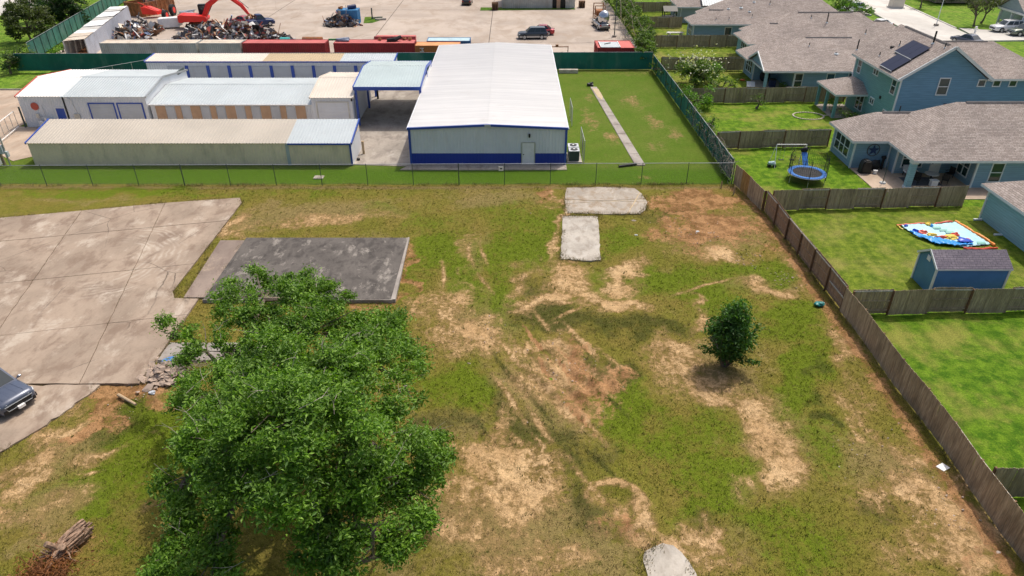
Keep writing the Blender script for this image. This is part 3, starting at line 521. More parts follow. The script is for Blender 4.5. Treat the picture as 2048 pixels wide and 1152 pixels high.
for k in range(9): 
    y = 88.2-k*2.93; t0 = k/9; t1 = (k+1)/9
    f = lambda t, e: (9.82+1.7*t if e == 0 else 10.58+1.85*t, 88.3-26.4*t)
    a, b2, c, d = f(t0+.002,0), f(t0+.002,1), f(t1-.002,1), f(t1-.002,0)
    plate([a, d, c, b2][::-1], .0, .05).build('slab', MT['conc_side'], path)
plate([(9.95,87.5),(10.7,87.3),(10.9,84.0),(10.65,82.6),(10.3,83.8)], .02, .075).build('litter', MT['straw'], path)
# scrap yard paving, street, drives, far lawns
struct(plate([(-66,97.4),(19.2,97.4),(19.2,170),(14,210),(-76,210),(-73,160),(-71.5,150),(-69,120)], -.2, .0), 'scrap_yard_paving', MT['conc_yard'])
yj = MB()
for x0 in (-44, -22, -3.6): yj.box(x0-.05, x0+.05, 104, 175, -.05, .006)
for y0 in (113, 141): yj.box(-66, 15, y0-.05, y0+.05, -.05, .0055)
yj.build('joint', MT['tar'], bpy.data.objects['scrap_yard_paving'])
struct(MB().poly([(-25.8,128.2,.03),(-24.3,128.6,.03),(-22.6,132.6,.03),(-24.6,134.3,.03),(-26.6,134,.03)]), 'grass_island', MT['lawn_strip'])
struct(MB().poly([(-6,140.2,.03),(12,141.4,.03),(12,143.5,.03),(-6,143.5,.03)]), 'grass_verge', MT['lawn_strip'])
def street_x(y): return 64.5 + (y-105)*.085
sl = [(street_x(y), y) for y in (60, 90, 105, 120, 140, 170, 210)]; sr = [(street_x(y)+8.8, y) for y in (210, 170, 140, 120, 105, 90, 60)]
struct(plate(sl+sr, -.25, -.05), 'street', MT['conc_white'])
struct(plate([(64.8+9.2,114.6),(95,116),(95,124),(80,122.6),(75.6,124.4)], -.2, .01), 'driveway', MT['conc_white'])
for n, (a, b2) in enumerate(((56,114.4),(124.4,200))):
    struct(plate([(street_x(a)+8.8,a),(street_x(a)+9.1,a),(street_x(b2)+9.1,b2),(street_x(b2)+8.8,b2)], -.25, .05), 'kerb', MT['conc_white'])
struct(plate([(street_x(60)-.3,60),(street_x(60),60),(street_x(180),180),(street_x(180)-.3,180)], -.25, .05), 'kerb', MT['conc_white'])
struct(plate(rect(52, 64.5, 121.5, 126.5), -.2, .012), 'driveway', MT['conc_white'])
struct(plate(rect(52, 66, 136, 142), -.2, .012), 'driveway', MT['conc_white'])
# yards between the cross fences
FY = [22.05, 37.4, 52.75, 66.8, 81.9, 96.1, 109.9, 124.2, 138.6]
LM = ['lawn_c', 'lawn_a', 'lawn_b', 'lawn_c', 'lawn_c', 'lawn_b', 'lawn_b', 'lawn_b', 'lawn_b', 'lawn_far']
ed = [8] + FY + [156]
for i in range(len(ed)-1):
    w = [(20.95, ed[i+1]), (20.95, ed[i])] if i < 3 else [(19.6, ed[i+1]), (19.6, 57.4), (20.95, 57.4), (20.95, ed[i])] if i == 3 else [(19.6, ed[i+1]), (19.6, ed[i])]
    struct(plate(w + [(63.8, ed[i]), (63.8, ed[i+1])], -.2, .0 + .0003*i), 'lawn', MT[LM[i]])
struct(plate([(31.2,61.2),(31.25,56.4),(34.0,54.2),(45,54.2),(45,61.2)], -.2, .06), 'patio', MT['conc_tan'])
struct(plate([(29.3,86.0),(34.4,86.0),(34.4,91.5),(30.9,91.5),(29.5,88.5)], -.2, .06), 'patio', MT['conc_store'])
struct(plate([(35.2,75.9),(38.5,75.9),(38.5,81),(35.2,81)], -.2, .06), 'patio', MT['conc_store'])
struct(plate([(-140,112),(-96,122),(-92,150),(-88,220),(-140,220)], -.2, -.15), 'road', MT['conc_white'])
struct(plate([(-110,105),(-78.5,103.2),(-79.0,100.2),(-110,101)], -.2, -.14), 'path', MT['conc_white'])

# ------------------------------------------------------------------ storage buildings
def rollup(parent, x0, x1, y, z0, z1, mat, frame=None, n=None):
    """roll-up door facing -y: slatted curtain with a frame around it"""
    d = MB(); h = (z1-z0); n = n or max(6, int(h/.16))
    for i in range(n):
        a = z0+h*i/n; b2 = z0+h*(i+1)/n
        d.poly([(x0,y-.03,a),(x1,y-.03,a),(x1,y-.055,a+.7*h/n),(x0,y-.055,a+.7*h/n)]); d.poly([(x0,y-.055,a+.7*h/n),(x1,y-.055,a+.7*h/n),(x1,y-.03,b2),(x0,y-.03,b2)])
    o = d.build('door', mat, parent)
    MB().box((x0+x1)/2-.12, (x0+x1)/2+.12, y-.09, y-.056, z0+.75, z0+.82).build('handle', MT['galv'], o)
    if frame:
        f = MB(); f.box(x0-.14, x0-.002, y-.08, y-.002, z0, z1+.12); f.box(x1+.002, x1+.14, y-.08, y-.002, z0, z1+.12); f.box(x0, x1, y-.075, y-.002, z1+.002, z1+.115)
        f.build('door_frame', frame, o)
    return o
# big warehouse -------------------------------------------------------------
W = thing('warehouse', 'long white metal warehouse with ribbed white roof and blue base', 'warehouse', (-2.2, 79, 0))
x0, x1, y0, y1, ze, zr = -9.45, 5.03, 62.1, 95.4, 3.53, 3.85; xm = (x0+x1)/2
MB().ribbed((x0-.06,y1+.1,ze), (0,-(y1-y0+.25),0), (xm-x0+.06,0,zr-ze), .305, .05).build('roof_slope', MT['white_roof'], W)
MB().ribbed((x1+.06,y0-.15,ze), (0,(y1-y0+.25),0), (xm-x1-.06,0,zr-ze), .305, .05).build('roof_slope', MT['white_roof'], W)
w = MB(); w.ribbed((x0,y0,1.12), (x1-x0,0,0), (0,0,2.3), .3, .02, 0)
w.poly([(x0,y0,3.42),(x1,y0,3.42),(x1,y0,ze-.02),(xm,y0,zr-.02),(x0,y0,ze-.02)], 0)
for xa, xb in ((x1,x0),): w.ribbed((xa,y1,1.12), (xb-xa,0,0), (0,0,2.4), .3, .02, 0)
w.ribbed((x0,y1,0), (0,y0-y1,0), (0,0,ze-.03), .3, .02, 0); w.ribbed((x1,y0,0), (0,y1-y0,0), (0,0,ze-.03), .3, .02, 0)
w.build('wall', MT['white_wall'], W)
MB().ribbed((x0,y0,0), (x1-x0,0,0), (0,0,1.12), .3, .02).build('wall_base', MT['blue_wall'], W); MB().ribbed((x1,y1,0), (x0-x1,0,0), (0,0,1.12), .3, .02).build('wall_base', MT['blue_wall'], W)
for xa in (x0-.03, x1-.17): MB().box(xa, xa+.2, y0-.06, y0+.14, 0, ze-.03).build('corner_trim', MT['blue_trim'], W)
MB().bar((x0-.1,y0-.13,ze-.03), (xm,y0-.13,zr-.03), .12, .2).build('rake_trim', MT['blue_trim'], W)
MB().bar((xm,y0-.132,zr-.03), (x1+.1,y0-.132,ze-.03), .12, .2).build('rake_trim', MT['blue_trim'], W)
for xa in (x0-.16, x1+.04):
    MB().box(xa, xa+.12, y0-.1, y1+.1, ze-.16, ze-.03).build('gutter', MT['white_wall'], W)
MB().box(xm-.28, xm+.28, y0-.22, y0-.19, zr-.13, zr+.06).build('gable_plate', MT['lt_roof'], W)
dr = MB().box(.95, 2.05, y0-.06, y0-.021, .06, 2.12).build('door', MT['white'], W)
f = MB(); f.box(.86,.948,y0-.075,y0-.02,.05,2.2); f.box(2.052,2.14,y0-.075,y0-.02,.05,2.2); f.box(.948,2.052,y0-.074,y0-.02,2.122,2.2); f.build('frame', MT['galv'], dr)
MB().box(1.02,1.12,y0-.12,y0-.06,1.0,1.06).build('handle', MT['black'], dr)
l = MB(); l.box(1.5,1.68,y0-.2,y0-.02,2.78,3.0); l.tube([(1.59,y0-.14,2.78),(1.59,y0-.14,2.68)], .08, 8); l.build('wall_lamp', MT['black'], W)

def gable_x(name, label, x0, x1, y0, y1, ze, zr, ym, roofs, wall, trim=None, loc=None, base=0, ribs=.3, rakes=(1,1), over=.12, back=True, cat='storage building'):
    """building with ridge along x; roofs = [(xa, xb, material)] front and back slopes"""
    S = thing(name, label, cat, ((x0+x1)/2, (y0+y1)/2, 0))
    for xa, xb, m in roofs:
        ea = over if xa == x0 else 0; eb = over if xb == x1 else 0
        MB().ribbed((xa-ea,y0-over,ze), (xb-xa+ea+eb,0,0), (0,ym-y0+over,zr-ze), ribs, .03).build('roof_slope', m, S)
        if y1-ym > .4: MB().ribbed((xb+eb,y1+over,ze+.001 if back else zr-.06), (xa-xb-ea-eb,0,0), (0,ym-y1-over,(zr-ze) if back else .06), ribs, .03).build('roof_slope', m, S)
    if y1-ym > .4: MB().prism([(x0-over,ym-.2,zr-.012),(x0-over,ym+.2,zr-.012),(x0-over,ym,zr+.06)], (x1-x0+2*over,0,0)).build('ridge_cap', roofs[0][2], S)
    w = MB(); w.ribbed((x0,y0,0), (x1-x0,0,0), (0,0,ze-.01), ribs, .035); w.ribbed((x1,y1,0), (x0-x1,0,0), (0,0,ze-.01 if y1-ym > .4 else zr-.02), ribs, .02)
    for x, s in ((x0,-1),(x1,1)):
        p = [(x,y0,0),(x,y1,0),(x,y1,(ze if y1-ym > .4 else zr)-.02),(x,ym,zr-.02),(x,y0,ze-.02)]; w.poly(p if s > 0 else p[::-1])
    w.build('wall', wall, S)
    if trim:
        for x, k in ((x0-over,rakes[0]),(x1+over,rakes[1])):
            if k:
                MB().bar((x,y0-over,ze-.02), (x,ym,zr-.02), .1, .2).build('rake_trim', trim, S)
                if y1-ym > .4: MB().bar((x,ym,zr-.021), (x,y1+over,ze-.021), .1, .2).build('rake_trim', trim, S)
    return S
# front storage row (tan roof, white end)
S1 = gable_x('storage_row', 'long low storage row nearest the chain-link fence with tan and white roof', -44.5, -14.85, 62.0, 66.4, 2.15, 3.0, 66.3, [(-44.5,-20.7,MT['tan_roof']),(-20.7,-14.85,MT['lt_roof'])], MT['grey_wall'], MT['blue_trim'])
MB().box(-20.85, -20.55, 61.93, 61.97, 0, 2.12).build('wall_trim', MT['lt_roof'], S1)
MB().box(-20.6, -14.8, 61.84, 61.9, 2.0, 2.14).build('eave_trim', MT['blue_trim'], S1)
MB().box(-14.97, -14.8, 61.9, 61.975, 0, 2.0).build('corner_trim', MT['blue_trim'], S1)
MB().ribbed((-14.84,62.05,.02), (0,4.25,0), (0,0,2.05), .3, .015).build('end_panel', MT['white_wall'], S1)
for k in range(10): rollup(S1, -43.8+k*2.9, -41.4+k*2.9, 66.36, 0, 2.1, MT['door_grey']) if False else None
# office at the west end
OF = gable_x('office_building', 'white storage office with red roof edge and round red sign', -51.6, -46.9, 72.9, 83.6, 3.3, 4.15, 77.4, [(-51.6,-46.9,MT['white_roof'])], MT['white_wall'], MT['red_trim'], rakes=(1,0))
MB().tube([(-50.05,72.86,2.25),(-50.05,72.80,2.25)], .40, 20).build('round_sign', MT['red_trim'], OF)
od = MB().box(-47.95,-47.05,72.82,72.86,0,2.05).build('door', MT['blue_trim'], OF)
f = MB(); f.box(-48.05,-47.952,72.8,72.87,0,2.15); f.box(-47.048,-46.95,72.8,72.87,0,2.15); f.box(-47.952,-47.048,72.8,72.87,2.052,2.15); f.build('frame', MT['white'], od)
MB().box(-50.15,-49.85,72.7,72.87,1.05,1.5).build('meter_box', MT['galv'], OF)
MB().tube([(-49.8,72.8,1.2),(-49.2,72.8,1.2),(-49.25,72.8,2.4)], .02, 6).build('conduit', MT['galv'], OF)
MB().tube([(-49.95,72.8,1.05),(-49.7,72.8,.6),(-49.3,72.8,.5),(-49.3,72.8,.1)], .025, 6).build('conduit', MT['galv'], OF)
# taller grey unit beside the office
S2 = gable_x('storage_unit', 'tall pale grey storage unit with two roll-up doors beside the office', -46.85, -38.2, 72.75, 83.6, 3.3, 4.15, 77.4, [(-46.85,-38.2,MT['lt_roof'])], MT['white_wall'], MT['galv'], rakes=(0,1))
rollup(S2, -44.2, -41.7, 72.74, 0, 2.55, MT['door_grey'], MT['blue_trim']); rollup(S2, -41.2, -38.75, 72.74, 0, 2.55, MT['door_grey'], MT['blue_trim'])
MB().box(-46.83, -46.7, 72.66, 72.72, 0, 3.25).build('downpipe', MT['black'], S2)
MB().tube([(-46.3,72.66,3.2),(-46.0,72.66,3.1),(-45.6,72.66,1.2)], .03, 6).build('conduit', MT['galv'], S2); MB().box(-46.1,-45.5,72.6,72.7,.9,1.5).build('panel_box', MT['galv'], S2)
MB().box(-38.18,-38.1,81.2,83.0,3.35,3.75).build('louvre', MT['dark_steel'], S2)
# long lower row with tan door panels
S3 = gable_x('storage_row', 'low storage row with tan panels and white doors, roof pale grey', -38.0, -20.95, 73.0, 83.2, 2.45, 3.2, 77.9, [(-38.0,-20.95,MT['lt_roof'])], MT['white_wall'], None)
xs = -37.5; k = 0
while xs < -21.8:
    w = (.62, .95, .62, .95)[k % 4]
    if k % 2 == 0: MB().box(xs, xs+w, 72.93, 72.975, .02, 2.25).build('panel', MT['tan_panel'], S3)
    else:
        d = MB(); d.box(xs+.03, xs+w-.03, 72.935, 72.97, .02, 2.2); dd = d.build('door', MT['door_grey'], S3)
        MB().box(xs+.15, xs+.35, 72.9, 72.935, 1.0, 1.06).build('handle', MT['galv'], dd)
    if k % 4 == 0: MB().box(xs+w, xs+w+.42, 72.945, 72.978, .02, 2.25).build('panel', MT['tan_panel'], S3); xs += .42
    xs += w+.03; k += 1
MB().tube([(-38.1,72.84,2.4),(-20.9,72.84,2.4)], .07, 8).build('gutter', MT['white'], S3)
# cream roofed unit
S5 = gable_x('storage_unit', 'cream-roofed storage unit with one wide door beside the blue carport', -20.9, -16.65, 72.6, 82.6, 3.25, 4.05, 77.6, [(-20.9,-16.65,MT['cream_roof'])], MT['white_wall'], MT['cream_roof'])
rollup(S5, -20.3, -17.15, 72.59, 0, 2.75, MT['white_wall'], MT['galv'])
MB().box(-16.75,-16.6,72.45,72.57,2.9,3.15).build('wall_lamp', MT['black'], S5)
# rear row with blue door posts
S4 = gable_x('storage_row', 'rear storage row with blue posts between roll-up doors and two-tone roof', -46.0, -14.9, 90.1, 93.3, 2.75, 2.98, 93.2, [(-46.0,-31.3,MT['cream_roof']),(-31.3,-21.6,MT['gold_roof']),(-21.6,-14.9,MT['lt_roof'])], MT['white_wall'], MT['blue_trim'], back=False)
MB().box(-46.1, -14.75, 89.9, 89.97, 2.6, 2.745).build('eave_trim', MT['blue_trim'], S4)
x = -43.4
while x < -16:
    rollup(S4, x, x+2.2, 90.06, 0, 2.15, MT['door_grey']); MB().box(x+2.22, x+2.62, 90.0, 90.055, 0, 2.2).build('door_post', MT['blue_trim'], S4); x += 2.66
# carport
CP = thing('carport', 'blue-trimmed open carport roof spanning the drive beside the warehouse', 'carport', (-13, 79, 0))
cx0, cx1, cy0, cy1, ce, cr, cm = -16.5, -9.55, 73.3, 84.3, 4.15, 4.75, 79.6
MB().ribbed((cx0,cy0,ce), (cx1-cx0,0,0), (0,cm-cy0,cr-ce), .3, .035).build('roof_slope', MT['carport'], CP)
MB().ribbed((cx1,cy1,ce), (cx0-cx1,0,0), (0,cm-cy1,cr-ce), .3, .035).build('roof_slope', MT['carport'], CP)
MB().box(cx0-.08, cx1+.08, cy0-.08, cy0-.01, ce-.34, ce+.02).build('fascia', MT['blue_trim'], CP); MB().box(cx0-.08, cx1+.08, cy1+.01, cy1+.08, ce-.34, ce+.02).build('fascia', MT['blue_trim'], CP)
for x in (cx0-.05, cx1+.05):
    MB().bar((x,cy0,ce-.06), (x,cm,cr-.06), .1, .28).build('rake_trim', MT['blue_trim'], CP); MB().bar((x,cm,cr-.06), (x,cy1,ce-.06), .1, .28).build('rake_trim', MT['blue_trim'], CP)
for x in (cx0+.05, cx1-.15):
    for y in (cy0, cm-.1, cy1-.25): MB().box(x, x+.22, y, y+.24, 0, ce-.1 if y != cm-.1 else cr-.15).build('post', MT['blue_trim'], CP)
MB().ribbed((cx1+.02,cy0+.1,ce-1.5), (0,cy1-cy0-.2,0), (0,0,1.3), .3, .02).build('side_panel', MT['white_wall'], CP)
# small posts and bollards by the drive
for x, y, h, lab in ((-14.35,64.9,1.25,'cream wooden post at the end of the tan storage row'),(-15.95,83.2,1.6,'short dark post under the far side of the carport'),):
    m = MT['stake_wood'] if h < 1.5 else MT['black']; tag(MB().box(x-.1, x+.1, y-.1, y+.1, 0, h).box(x-.12, x+.12, y-.12, y+.12, h, h+.04).build('post', m), lab, 'post')
tag(MB().tube([(-14.55,63.2,0),(-14.55,63.2,.22)], .16, 10).tube([(-14.55,63.2,.22),(-14.55,63.2,.28)], [.16,.05], 10).build('drain', MT['black']), 'small black drain cap at the storage row corner', 'drain')
# air conditioners and cage
for i, y in enumerate((63.2, 64.35)):
    A = thing('air_conditioner', ('nearer' if i == 0 else 'farther') + ' of two dark air conditioners at the warehouse corner', 'air conditioner', (5.85, y, 0), 'air conditioners at the warehouse')
    MB().box(5.38, 6.3, y-.45, y+.45, .1, 1.05).build('cabinet', MT['dark_steel'], A); s = MB()
    for k in range(8): s.box(5.36, 6.32, y-.47, y+.47, .18+k*.1, .22+k*.1)
    s.build('louvre', MT['dark_steel'], A)
    MB().box(5.34, 6.34, y-.49, y+.49, 1.05, 1.1).build('top', MT['door_grey'], A); MB().tube([(5.84,y,1.1),(5.84,y,1.13)], .34, 18).build('fan_grille', MT['black'], A); MB().tube([(5.84,y,1.13),(5.84,y,1.16)], .1, 10).build('fan_hub', MT['white'], A)
tag(MB().box(5.2, 6.6, 62.55, 65.1, -.05, .09).build('equipment_pad', MT['conc_pale']), 'pale concrete pad under the air conditioners', 'pad')

# ------------------------------------------------------------------ chain-link and screened fences
def chain_fence(name, label, p, q, h, step, wire=.12, group=None, post_m=None, mesh=True, ext=0):
    p, q = Vector((p[0],p[1],0)), Vector((q[0],q[1],0)); L = (q-p).length; d = (q-p)/L
    T = thing(name, label, 'fence', tuple((p+q)/2), group); n = max(1, round(L/step)); pm = post_m or MT['dark_steel']
    for i in range(n+1):
        a = p + d*(L*i/n); k = .03 if i % 6 else .045
        MB().tube([a, a+Vector((0,0,h+.05))], k, 6).build('post', pm, T)
    MB().tube([p+Vector((0,0,h)), q+Vector((0,0,h))], .024, 6).build('top_rail', MT['galv'], T)
    if mesh:
        w = MB(); m = int(L/wire); side = Vector((-d.y, d.x, 0))*.0035
        for i in range(-int(h/wire), m+1):
            for sg in (1, -1):
                s0 = i*wire if sg > 0 else i*wire + h; s1 = s0 + h*sg; z0, z1 = .03, h
                a0, a1 = s0, s1
                if min(a0, a1) < 0 or max(a0, a1) > L: continue
                A = p + d*a0 + Vector((0,0,z0)); B = p + d*a1 + Vector((0,0,z1))
                dn = Vector((0,0,.0035)); w.add([A-dn, A+dn+side, B-dn, B+dn+side, A+dn-side, B+dn-side], [(0,2,3,1),(1,3,5,4),(4,5,2,0)])
        w.build('chain_link_mesh', MT['steel_mesh'], T)
    return T
chain_fence('chain_link_fence', 'chain-link fence with dark posts between the vacant lot and the storage yard', (-52.5,56.85), (19.3,57.55), 1.95, 3.9)
sg = thing('fence_sign', 'small white notice hanging on the chain-link fence', 'sign', (-.95, 57.25, 1.4))
MB().box(-1.15,-.75,57.23,57.26,1.35,1.75).build('plate', MT['white'], sg); MB().box(-1.05,-.85,57.215,57.23,1.5,1.6).build('print', MT['black'], sg)
chain_fence('chain_link_cage', 'short chain-link fence beside the air conditioners', (6.75,62.6), (6.75,66.6), 2.1, 2.0, .15, post_m=MT['galv'])
chain_fence('chain_link_cage', 'short chain-link fence halfway along the warehouse', (6.4,73.2), (6.4,76.6), 2.0, 1.7, .15, post_m=MT['galv'])
chain_fence('chain_link_cage', 'short chain-link fence at the far warehouse corner', (5.5,93.0), (5.5,96.0), 2.3, 1.5, .15, post_m=MT['galv'])
chain_fence('chain_link_gate_fence', 'chain-link fence with pale rail behind the storage office', (-55.5,85.5), (-47.3,93.8), 2.1, 2.3, .15, post_m=MT['galv'])
def screen_fence(name, label, p, q, h, step, mat, posts=True, group=None, seed=1):
    p, q = Vector((p[0],p[1],0)), Vector((q[0],q[1],0)); L = (q-p).length; d = (q-p)/L; s = Vector((-d.y, d.x, 0)); r = random.Random(seed)
    T = thing(name, label, 'fence', tuple((p+q)/2), group); n = max(1, round(L/step))
    for i in range(n+1):
        a = p + d*(L*i/n); MB().tube([a, a+Vector((0,0,h+.06))], .035, 6).build('post', MT['dark_steel'], T)
    MB().tube([p+Vector((0,0,h)), q+Vector((0,0,h))], .026, 6).build('top_rail', MT['galv'], T)
    for i in range(n):
        a = p + d*(L*i/n); b2 = p + d*(L*(i+1)/n); c = MB(); N_ = 8; M_ = 4; vs = []
        for j in range(M_+1):
            for k in range(N_+1):
                t = k/N_; z = .05+(h-.06)*j/M_; bow = .05*math.sin(math.pi*t)*math.sin(math.pi*j/M_)*r.uniform(.3,1) + .01*r.uniform(-1,1)
                e = .05 if posts else -.05
                vs.append(a.lerp(b2, t) + s*(e+bow) + Vector((0,0,z)))
        c.add(vs, [(j*(N_+1)+k, j*(N_+1)+k+1, (j+1)*(N_+1)+k+1, (j+1)*(N_+1)+k) for j in range(M_) for k in range(N_)])
        c.build('screen_panel', mat, T, smooth=True)
    return T
screen_fence('screened_fence', 'dark green screened fence along the front of the scrap yard', (-66.5,96.0), (18.9,96.9), 2.3, 3.0, MT['green_screen'], False)
screen_fence('screened_fence', 'faded green screened fence with dark posts left of the scrap yard', (-67.8,101.5), (-79,157), 2.5, 2.6, MT['green_screen2'], True, seed=4)
screen_fence('screened_fence', 'green screened fence beside the storage yard, overgrown with vines', (18.95,96.6), (19.35,58.2), 2.05, 2.9, MT['green_screen'], True, seed=9)
# concrete blocks, manhole, pipe, in the storage yard
tag(MB().box(-17.75,-16.9,57.95+.7,59.35,-.02,.06).box(-17.6,-17.05,58.75,59.2,.06,.075).build('manhole', MT['conc_pale']), 'square concrete manhole in the grass strip behind the chain-link fence', 'manhole')
tag(MB().tube([(9.9,61.45,.1),(11.6,62.0,.12)], .12, 10).build('drain_pipe', MT['black']), 'black corrugated drain pipe lying at the near end of the path', 'pipe')
tag(MB().blob((9.9,88.9,.15), .45, .35, .3, .3, 2).build('drain_inlet', MT['black']), 'black drain inlet at the far end of the path', 'drain')
tag(MB().box(6.3,8.8,94.9,95.5,0,.45).build('block_row', MT['conc_pale']), 'pale block leaning at the foot of the green screened fence', 'block')
# gate, electrical post
GT = thing('sliding_gate', 'white-framed sliding gate beside the storage office', 'gate', (-51.6, 69.5, 0))
for z in (.25, 1.85): MB().tube([(-52.2,72.4,z),(-51.0,66.6,z)], .045, 8).build('rail', MT['white'], GT)
for k in range(6):
    y = 72.4-k*1.16; x = -52.2+k*.24; MB().tube([(x,y,.25),(x,y,1.85)], .03, 6).build('bar', MT['galv'], GT)
MB().tube([(-51.75,72.8,0),(-51.75,72.8,2.2)], .09, 8).build('post', MT['dark_steel'], GT); MB().tube([(-51.3,73.0,0),(-51.3,73.0,2.2)], .07, 8).build('post', MT['dark_steel'], GT)
EP = thing('electric_post', 'wooden electric post with grey meter boxes at the left edge', 'post', (-47.3, 62.0, 0))
MB().tube([(-47.35,62,0),(-47.35,62,4.2)], .14, 8).build('pole', MT['wood'], EP); MB().tube([(-46.75,61.9,0),(-46.75,61.9,3.0)], .07, 8).build('pipe', MT['galv'], EP)
for x, y, z, a, h in ((-46.95,61.8,1.2,.3,.8),(-47.0,61.75,2.2,.32,.6),(-46.6,61.85,.9,.22,.5)): MB().box(x-a/2, x+a/2, y-.15, y+.12, z, z+h).build('meter_box', MT['lt_roof'], EP)
tag(MB().box(-49.2,-47.75,61.6,62.4,0,2.3).box(-49.25,-47.7,61.55,62.45,2.3,2.36).build('utility_cabinet', MT['lt_roof']), 'pale blue-grey utility cabinet at the left edge', 'cabinet')
DB = thing('crate_bin', 'open grey bin standing by the blue office door', 'bin', (-48.8, 72.1, 0))
bb = MB(); bb.box(-49.45,-48.1,71.75,71.8,0,.95); bb.box(-49.45,-48.1,72.45,72.5,0,.95); bb.box(-49.45,-49.4,71.8,72.45,0,.95); bb.box(-48.15,-48.1,71.8,72.45,0,.95); bb.box(-49.4,-48.15,71.8,72.45,.3,.35); bb.build('body', MT['door_grey'], DB)
MB().box(-48.7,-48.6,71.65,71.75,0,1.3).build('post', MT['cream_roof'], DB)

# ------------------------------------------------------------------ houses
def hip(parent, x0, x1, y0, y1, z, p, axis='x', hips=(1,1), mat=None, th=.2, vent=True, ridge0=None):
    """hip or gable roof volume; hips=(low end, high end)"""
    mb = MB()
    sw = axis == 'y'
    if sw: x0, x1, y0, y1 = y0, y1, x0, x1
    h = (y1-y0)/2; ym = (y0+y1)/2; zr = z+p*h; a = x0+(h if hips[0] else 0); b2 = x1-(h if hips[1] else 0)
    if ridge0 is not None: a = ridge0
    if b2 < a: a = b2 = (x0+x1)/2; zr = z+p*h
    V = [(x0,y0,z),(x1,y0,z),(x1,y1,z),(x0,y1,z),(a,ym,zr),(b2,ym,zr)] + [(x0,y0,z-th),(x1,y0,z-th),(x1,y1,z-th),(x0,y1,z-th)]
    if sw: V = [(y, x, zz) for x, y, zz in V]
    F = [(0,1,5,4),(2,3,4,5)]
    if hips[0]: F.append((3,0,4))
    if hips[1]: F.append((1,2,5))
    Fb = [(0,6,7,1),(2,8,9,3)] + ([(1,7,8,2)] if hips[1] else []) + ([(3,9,6,0)] if hips[0] else []) + ([(6,9,8,7)] if hips[0] and hips[1] else [])
    if sw: F = [f[::-1] for f in F]; Fb = [f[::-1] for f in Fb]
    mb.add(V, F, 0); mb.add(V, Fb, 1)
    o = mb.build('roof', [mat or MT['shingle'], MT['house_trim']], parent)
    if vent and b2-a > 1.2:
        c0, c1 = a+.25*(b2-a)*.4, b2-.1*(b2-a); pr = [(c0,ym-.16,zr-.06),(c0,ym+.16,zr-.06),(c0,ym+.05,zr+.055),(c0,ym-.05,zr+.055)]; vv = (c1-c0,0,0)
        if sw: pr = [(y, x, zz) for x, y, zz in pr]; vv = (0,c1-c0,0)
        MB().prism(pr, vv).build('ridge_vent', MT['rail_dark'], o)
    return o
MT['rail_dark'] = plain('ridge_vent_grey', (.12,.11,.11), .8, .15)
MT['chip'] = plain('chimney_black', (.02,.02,.02), .6, .1)
def window(parent, c, w, h, face, cols=1, mid=True, mat=None):
    """face 'W' (normal -x) or 'S' (normal -y); c = centre on the wall surface"""
    cx, cy, cz = c
    def bx(mb, u0, u1, z0, z1, d0, d1):
        if face == 'S': mb.box(cx+u0, cx+u1, cy-d1, cy-d0, cz+z0, cz+z1)
        else: mb.box(cx-d1, cx-d0, cy+u0, cy+u1, cz+z0, cz+z1)
    f = MB(); t = .09; W2, H2 = w/2, h/2
    bx(f, -W2-t, W2+t, H2, H2+t*1.2, .0, .06); bx(f, -W2-t*1.2, W2+t*1.2, -H2-t, -H2, .0, .075)
    bx(f, -W2-t, -W2, -H2, H2, .0, .06); bx(f, W2, W2+t, -H2, H2, .0, .06)
    for k in range(1, cols): u = -W2+w*k/cols; bx(f, u-.06, u+.06, -H2, H2, .0, .055)
    if mid:
        for k in range(cols): bx(f, -W2+w*k/cols+(.06 if k else 0), -W2+w*(k+1)/cols-(.06 if k < cols-1 else 0), -.035, .035, .0, .05)
    o = f.build('window', MT['house_trim'], parent)
    for k in range(cols):
        for z0, z1 in (((-H2, -.035), (.035, H2)) if mid else ((-H2, H2),)):
            g = MB(); bx(g, -W2+w*k/cols+(.06 if k else 0), -W2+w*(k+1)/cols-(.06 if k < cols-1 else 0), z0, z1, .004, .018); g.build('pane', mat or MT['glass'], o)
    return o
def corner(parent, x, y, z0, z1, k=.07): return MB().box(x-k, x+k, y-k, y+k, z0, z1).build('corner_trim', MT['house_trim'], parent)
def pipe(parent, x, y, z, h, r=.06, mat=None):
    o = MB().tube([(x,y,z-.1),(x,y,z+h)], r, 8).build('vent_pipe', mat or MT['chip'], parent)
    MB().tube([(x,y,z-.08),(x,y,z+.06)], [r*2.4, r*1.5], 8).build('flashing', MT['house_trim'], o); return o

# H6 single storey, patio house
H = thing('house', 'single-storey blue house with covered patio and round star on its wall', 'house', (41, 61, 0))
fp = [(31.2,61.3),(34.5,61.3),(34.5,59.9),(39.7,59.9),(39.7,56.6),(52,56.6),(52,65.8),(31.2,65.8)]
MB().walls(fp, 0, 2.62).build('wall', MT['blue_siding'], H)
for x, y in ((31.2,61.3),(31.2,65.8),(34.5,59.9),(39.7,56.6),(34.47,61.27)): corner(H, x, y, 0, 2.55)
R6 = hip(H, 33.85, 52.6, 56.0, 66.25, 2.72, .68)
R6b = hip(H, 30.65, 42.0, 60.75, 66.3, 2.74, .66)
window(H, (31.2,63.75,1.45), 3.0, 1.55, 'W', 3)
window(H, (36.0,59.9,1.45), 1.75, 1.5, 'S', 2); window(H, (39.7,58.3,1.4), 1.5, 1.5, 'W', 2)
window(H, (41.5,56.6,1.45), .95, 1.6, 'S'); window(H, (45.3,56.6,1.45), .95, 1.6, 'S'); window(H, (49.0,56.6,1.45), .95, 1.6, 'S')
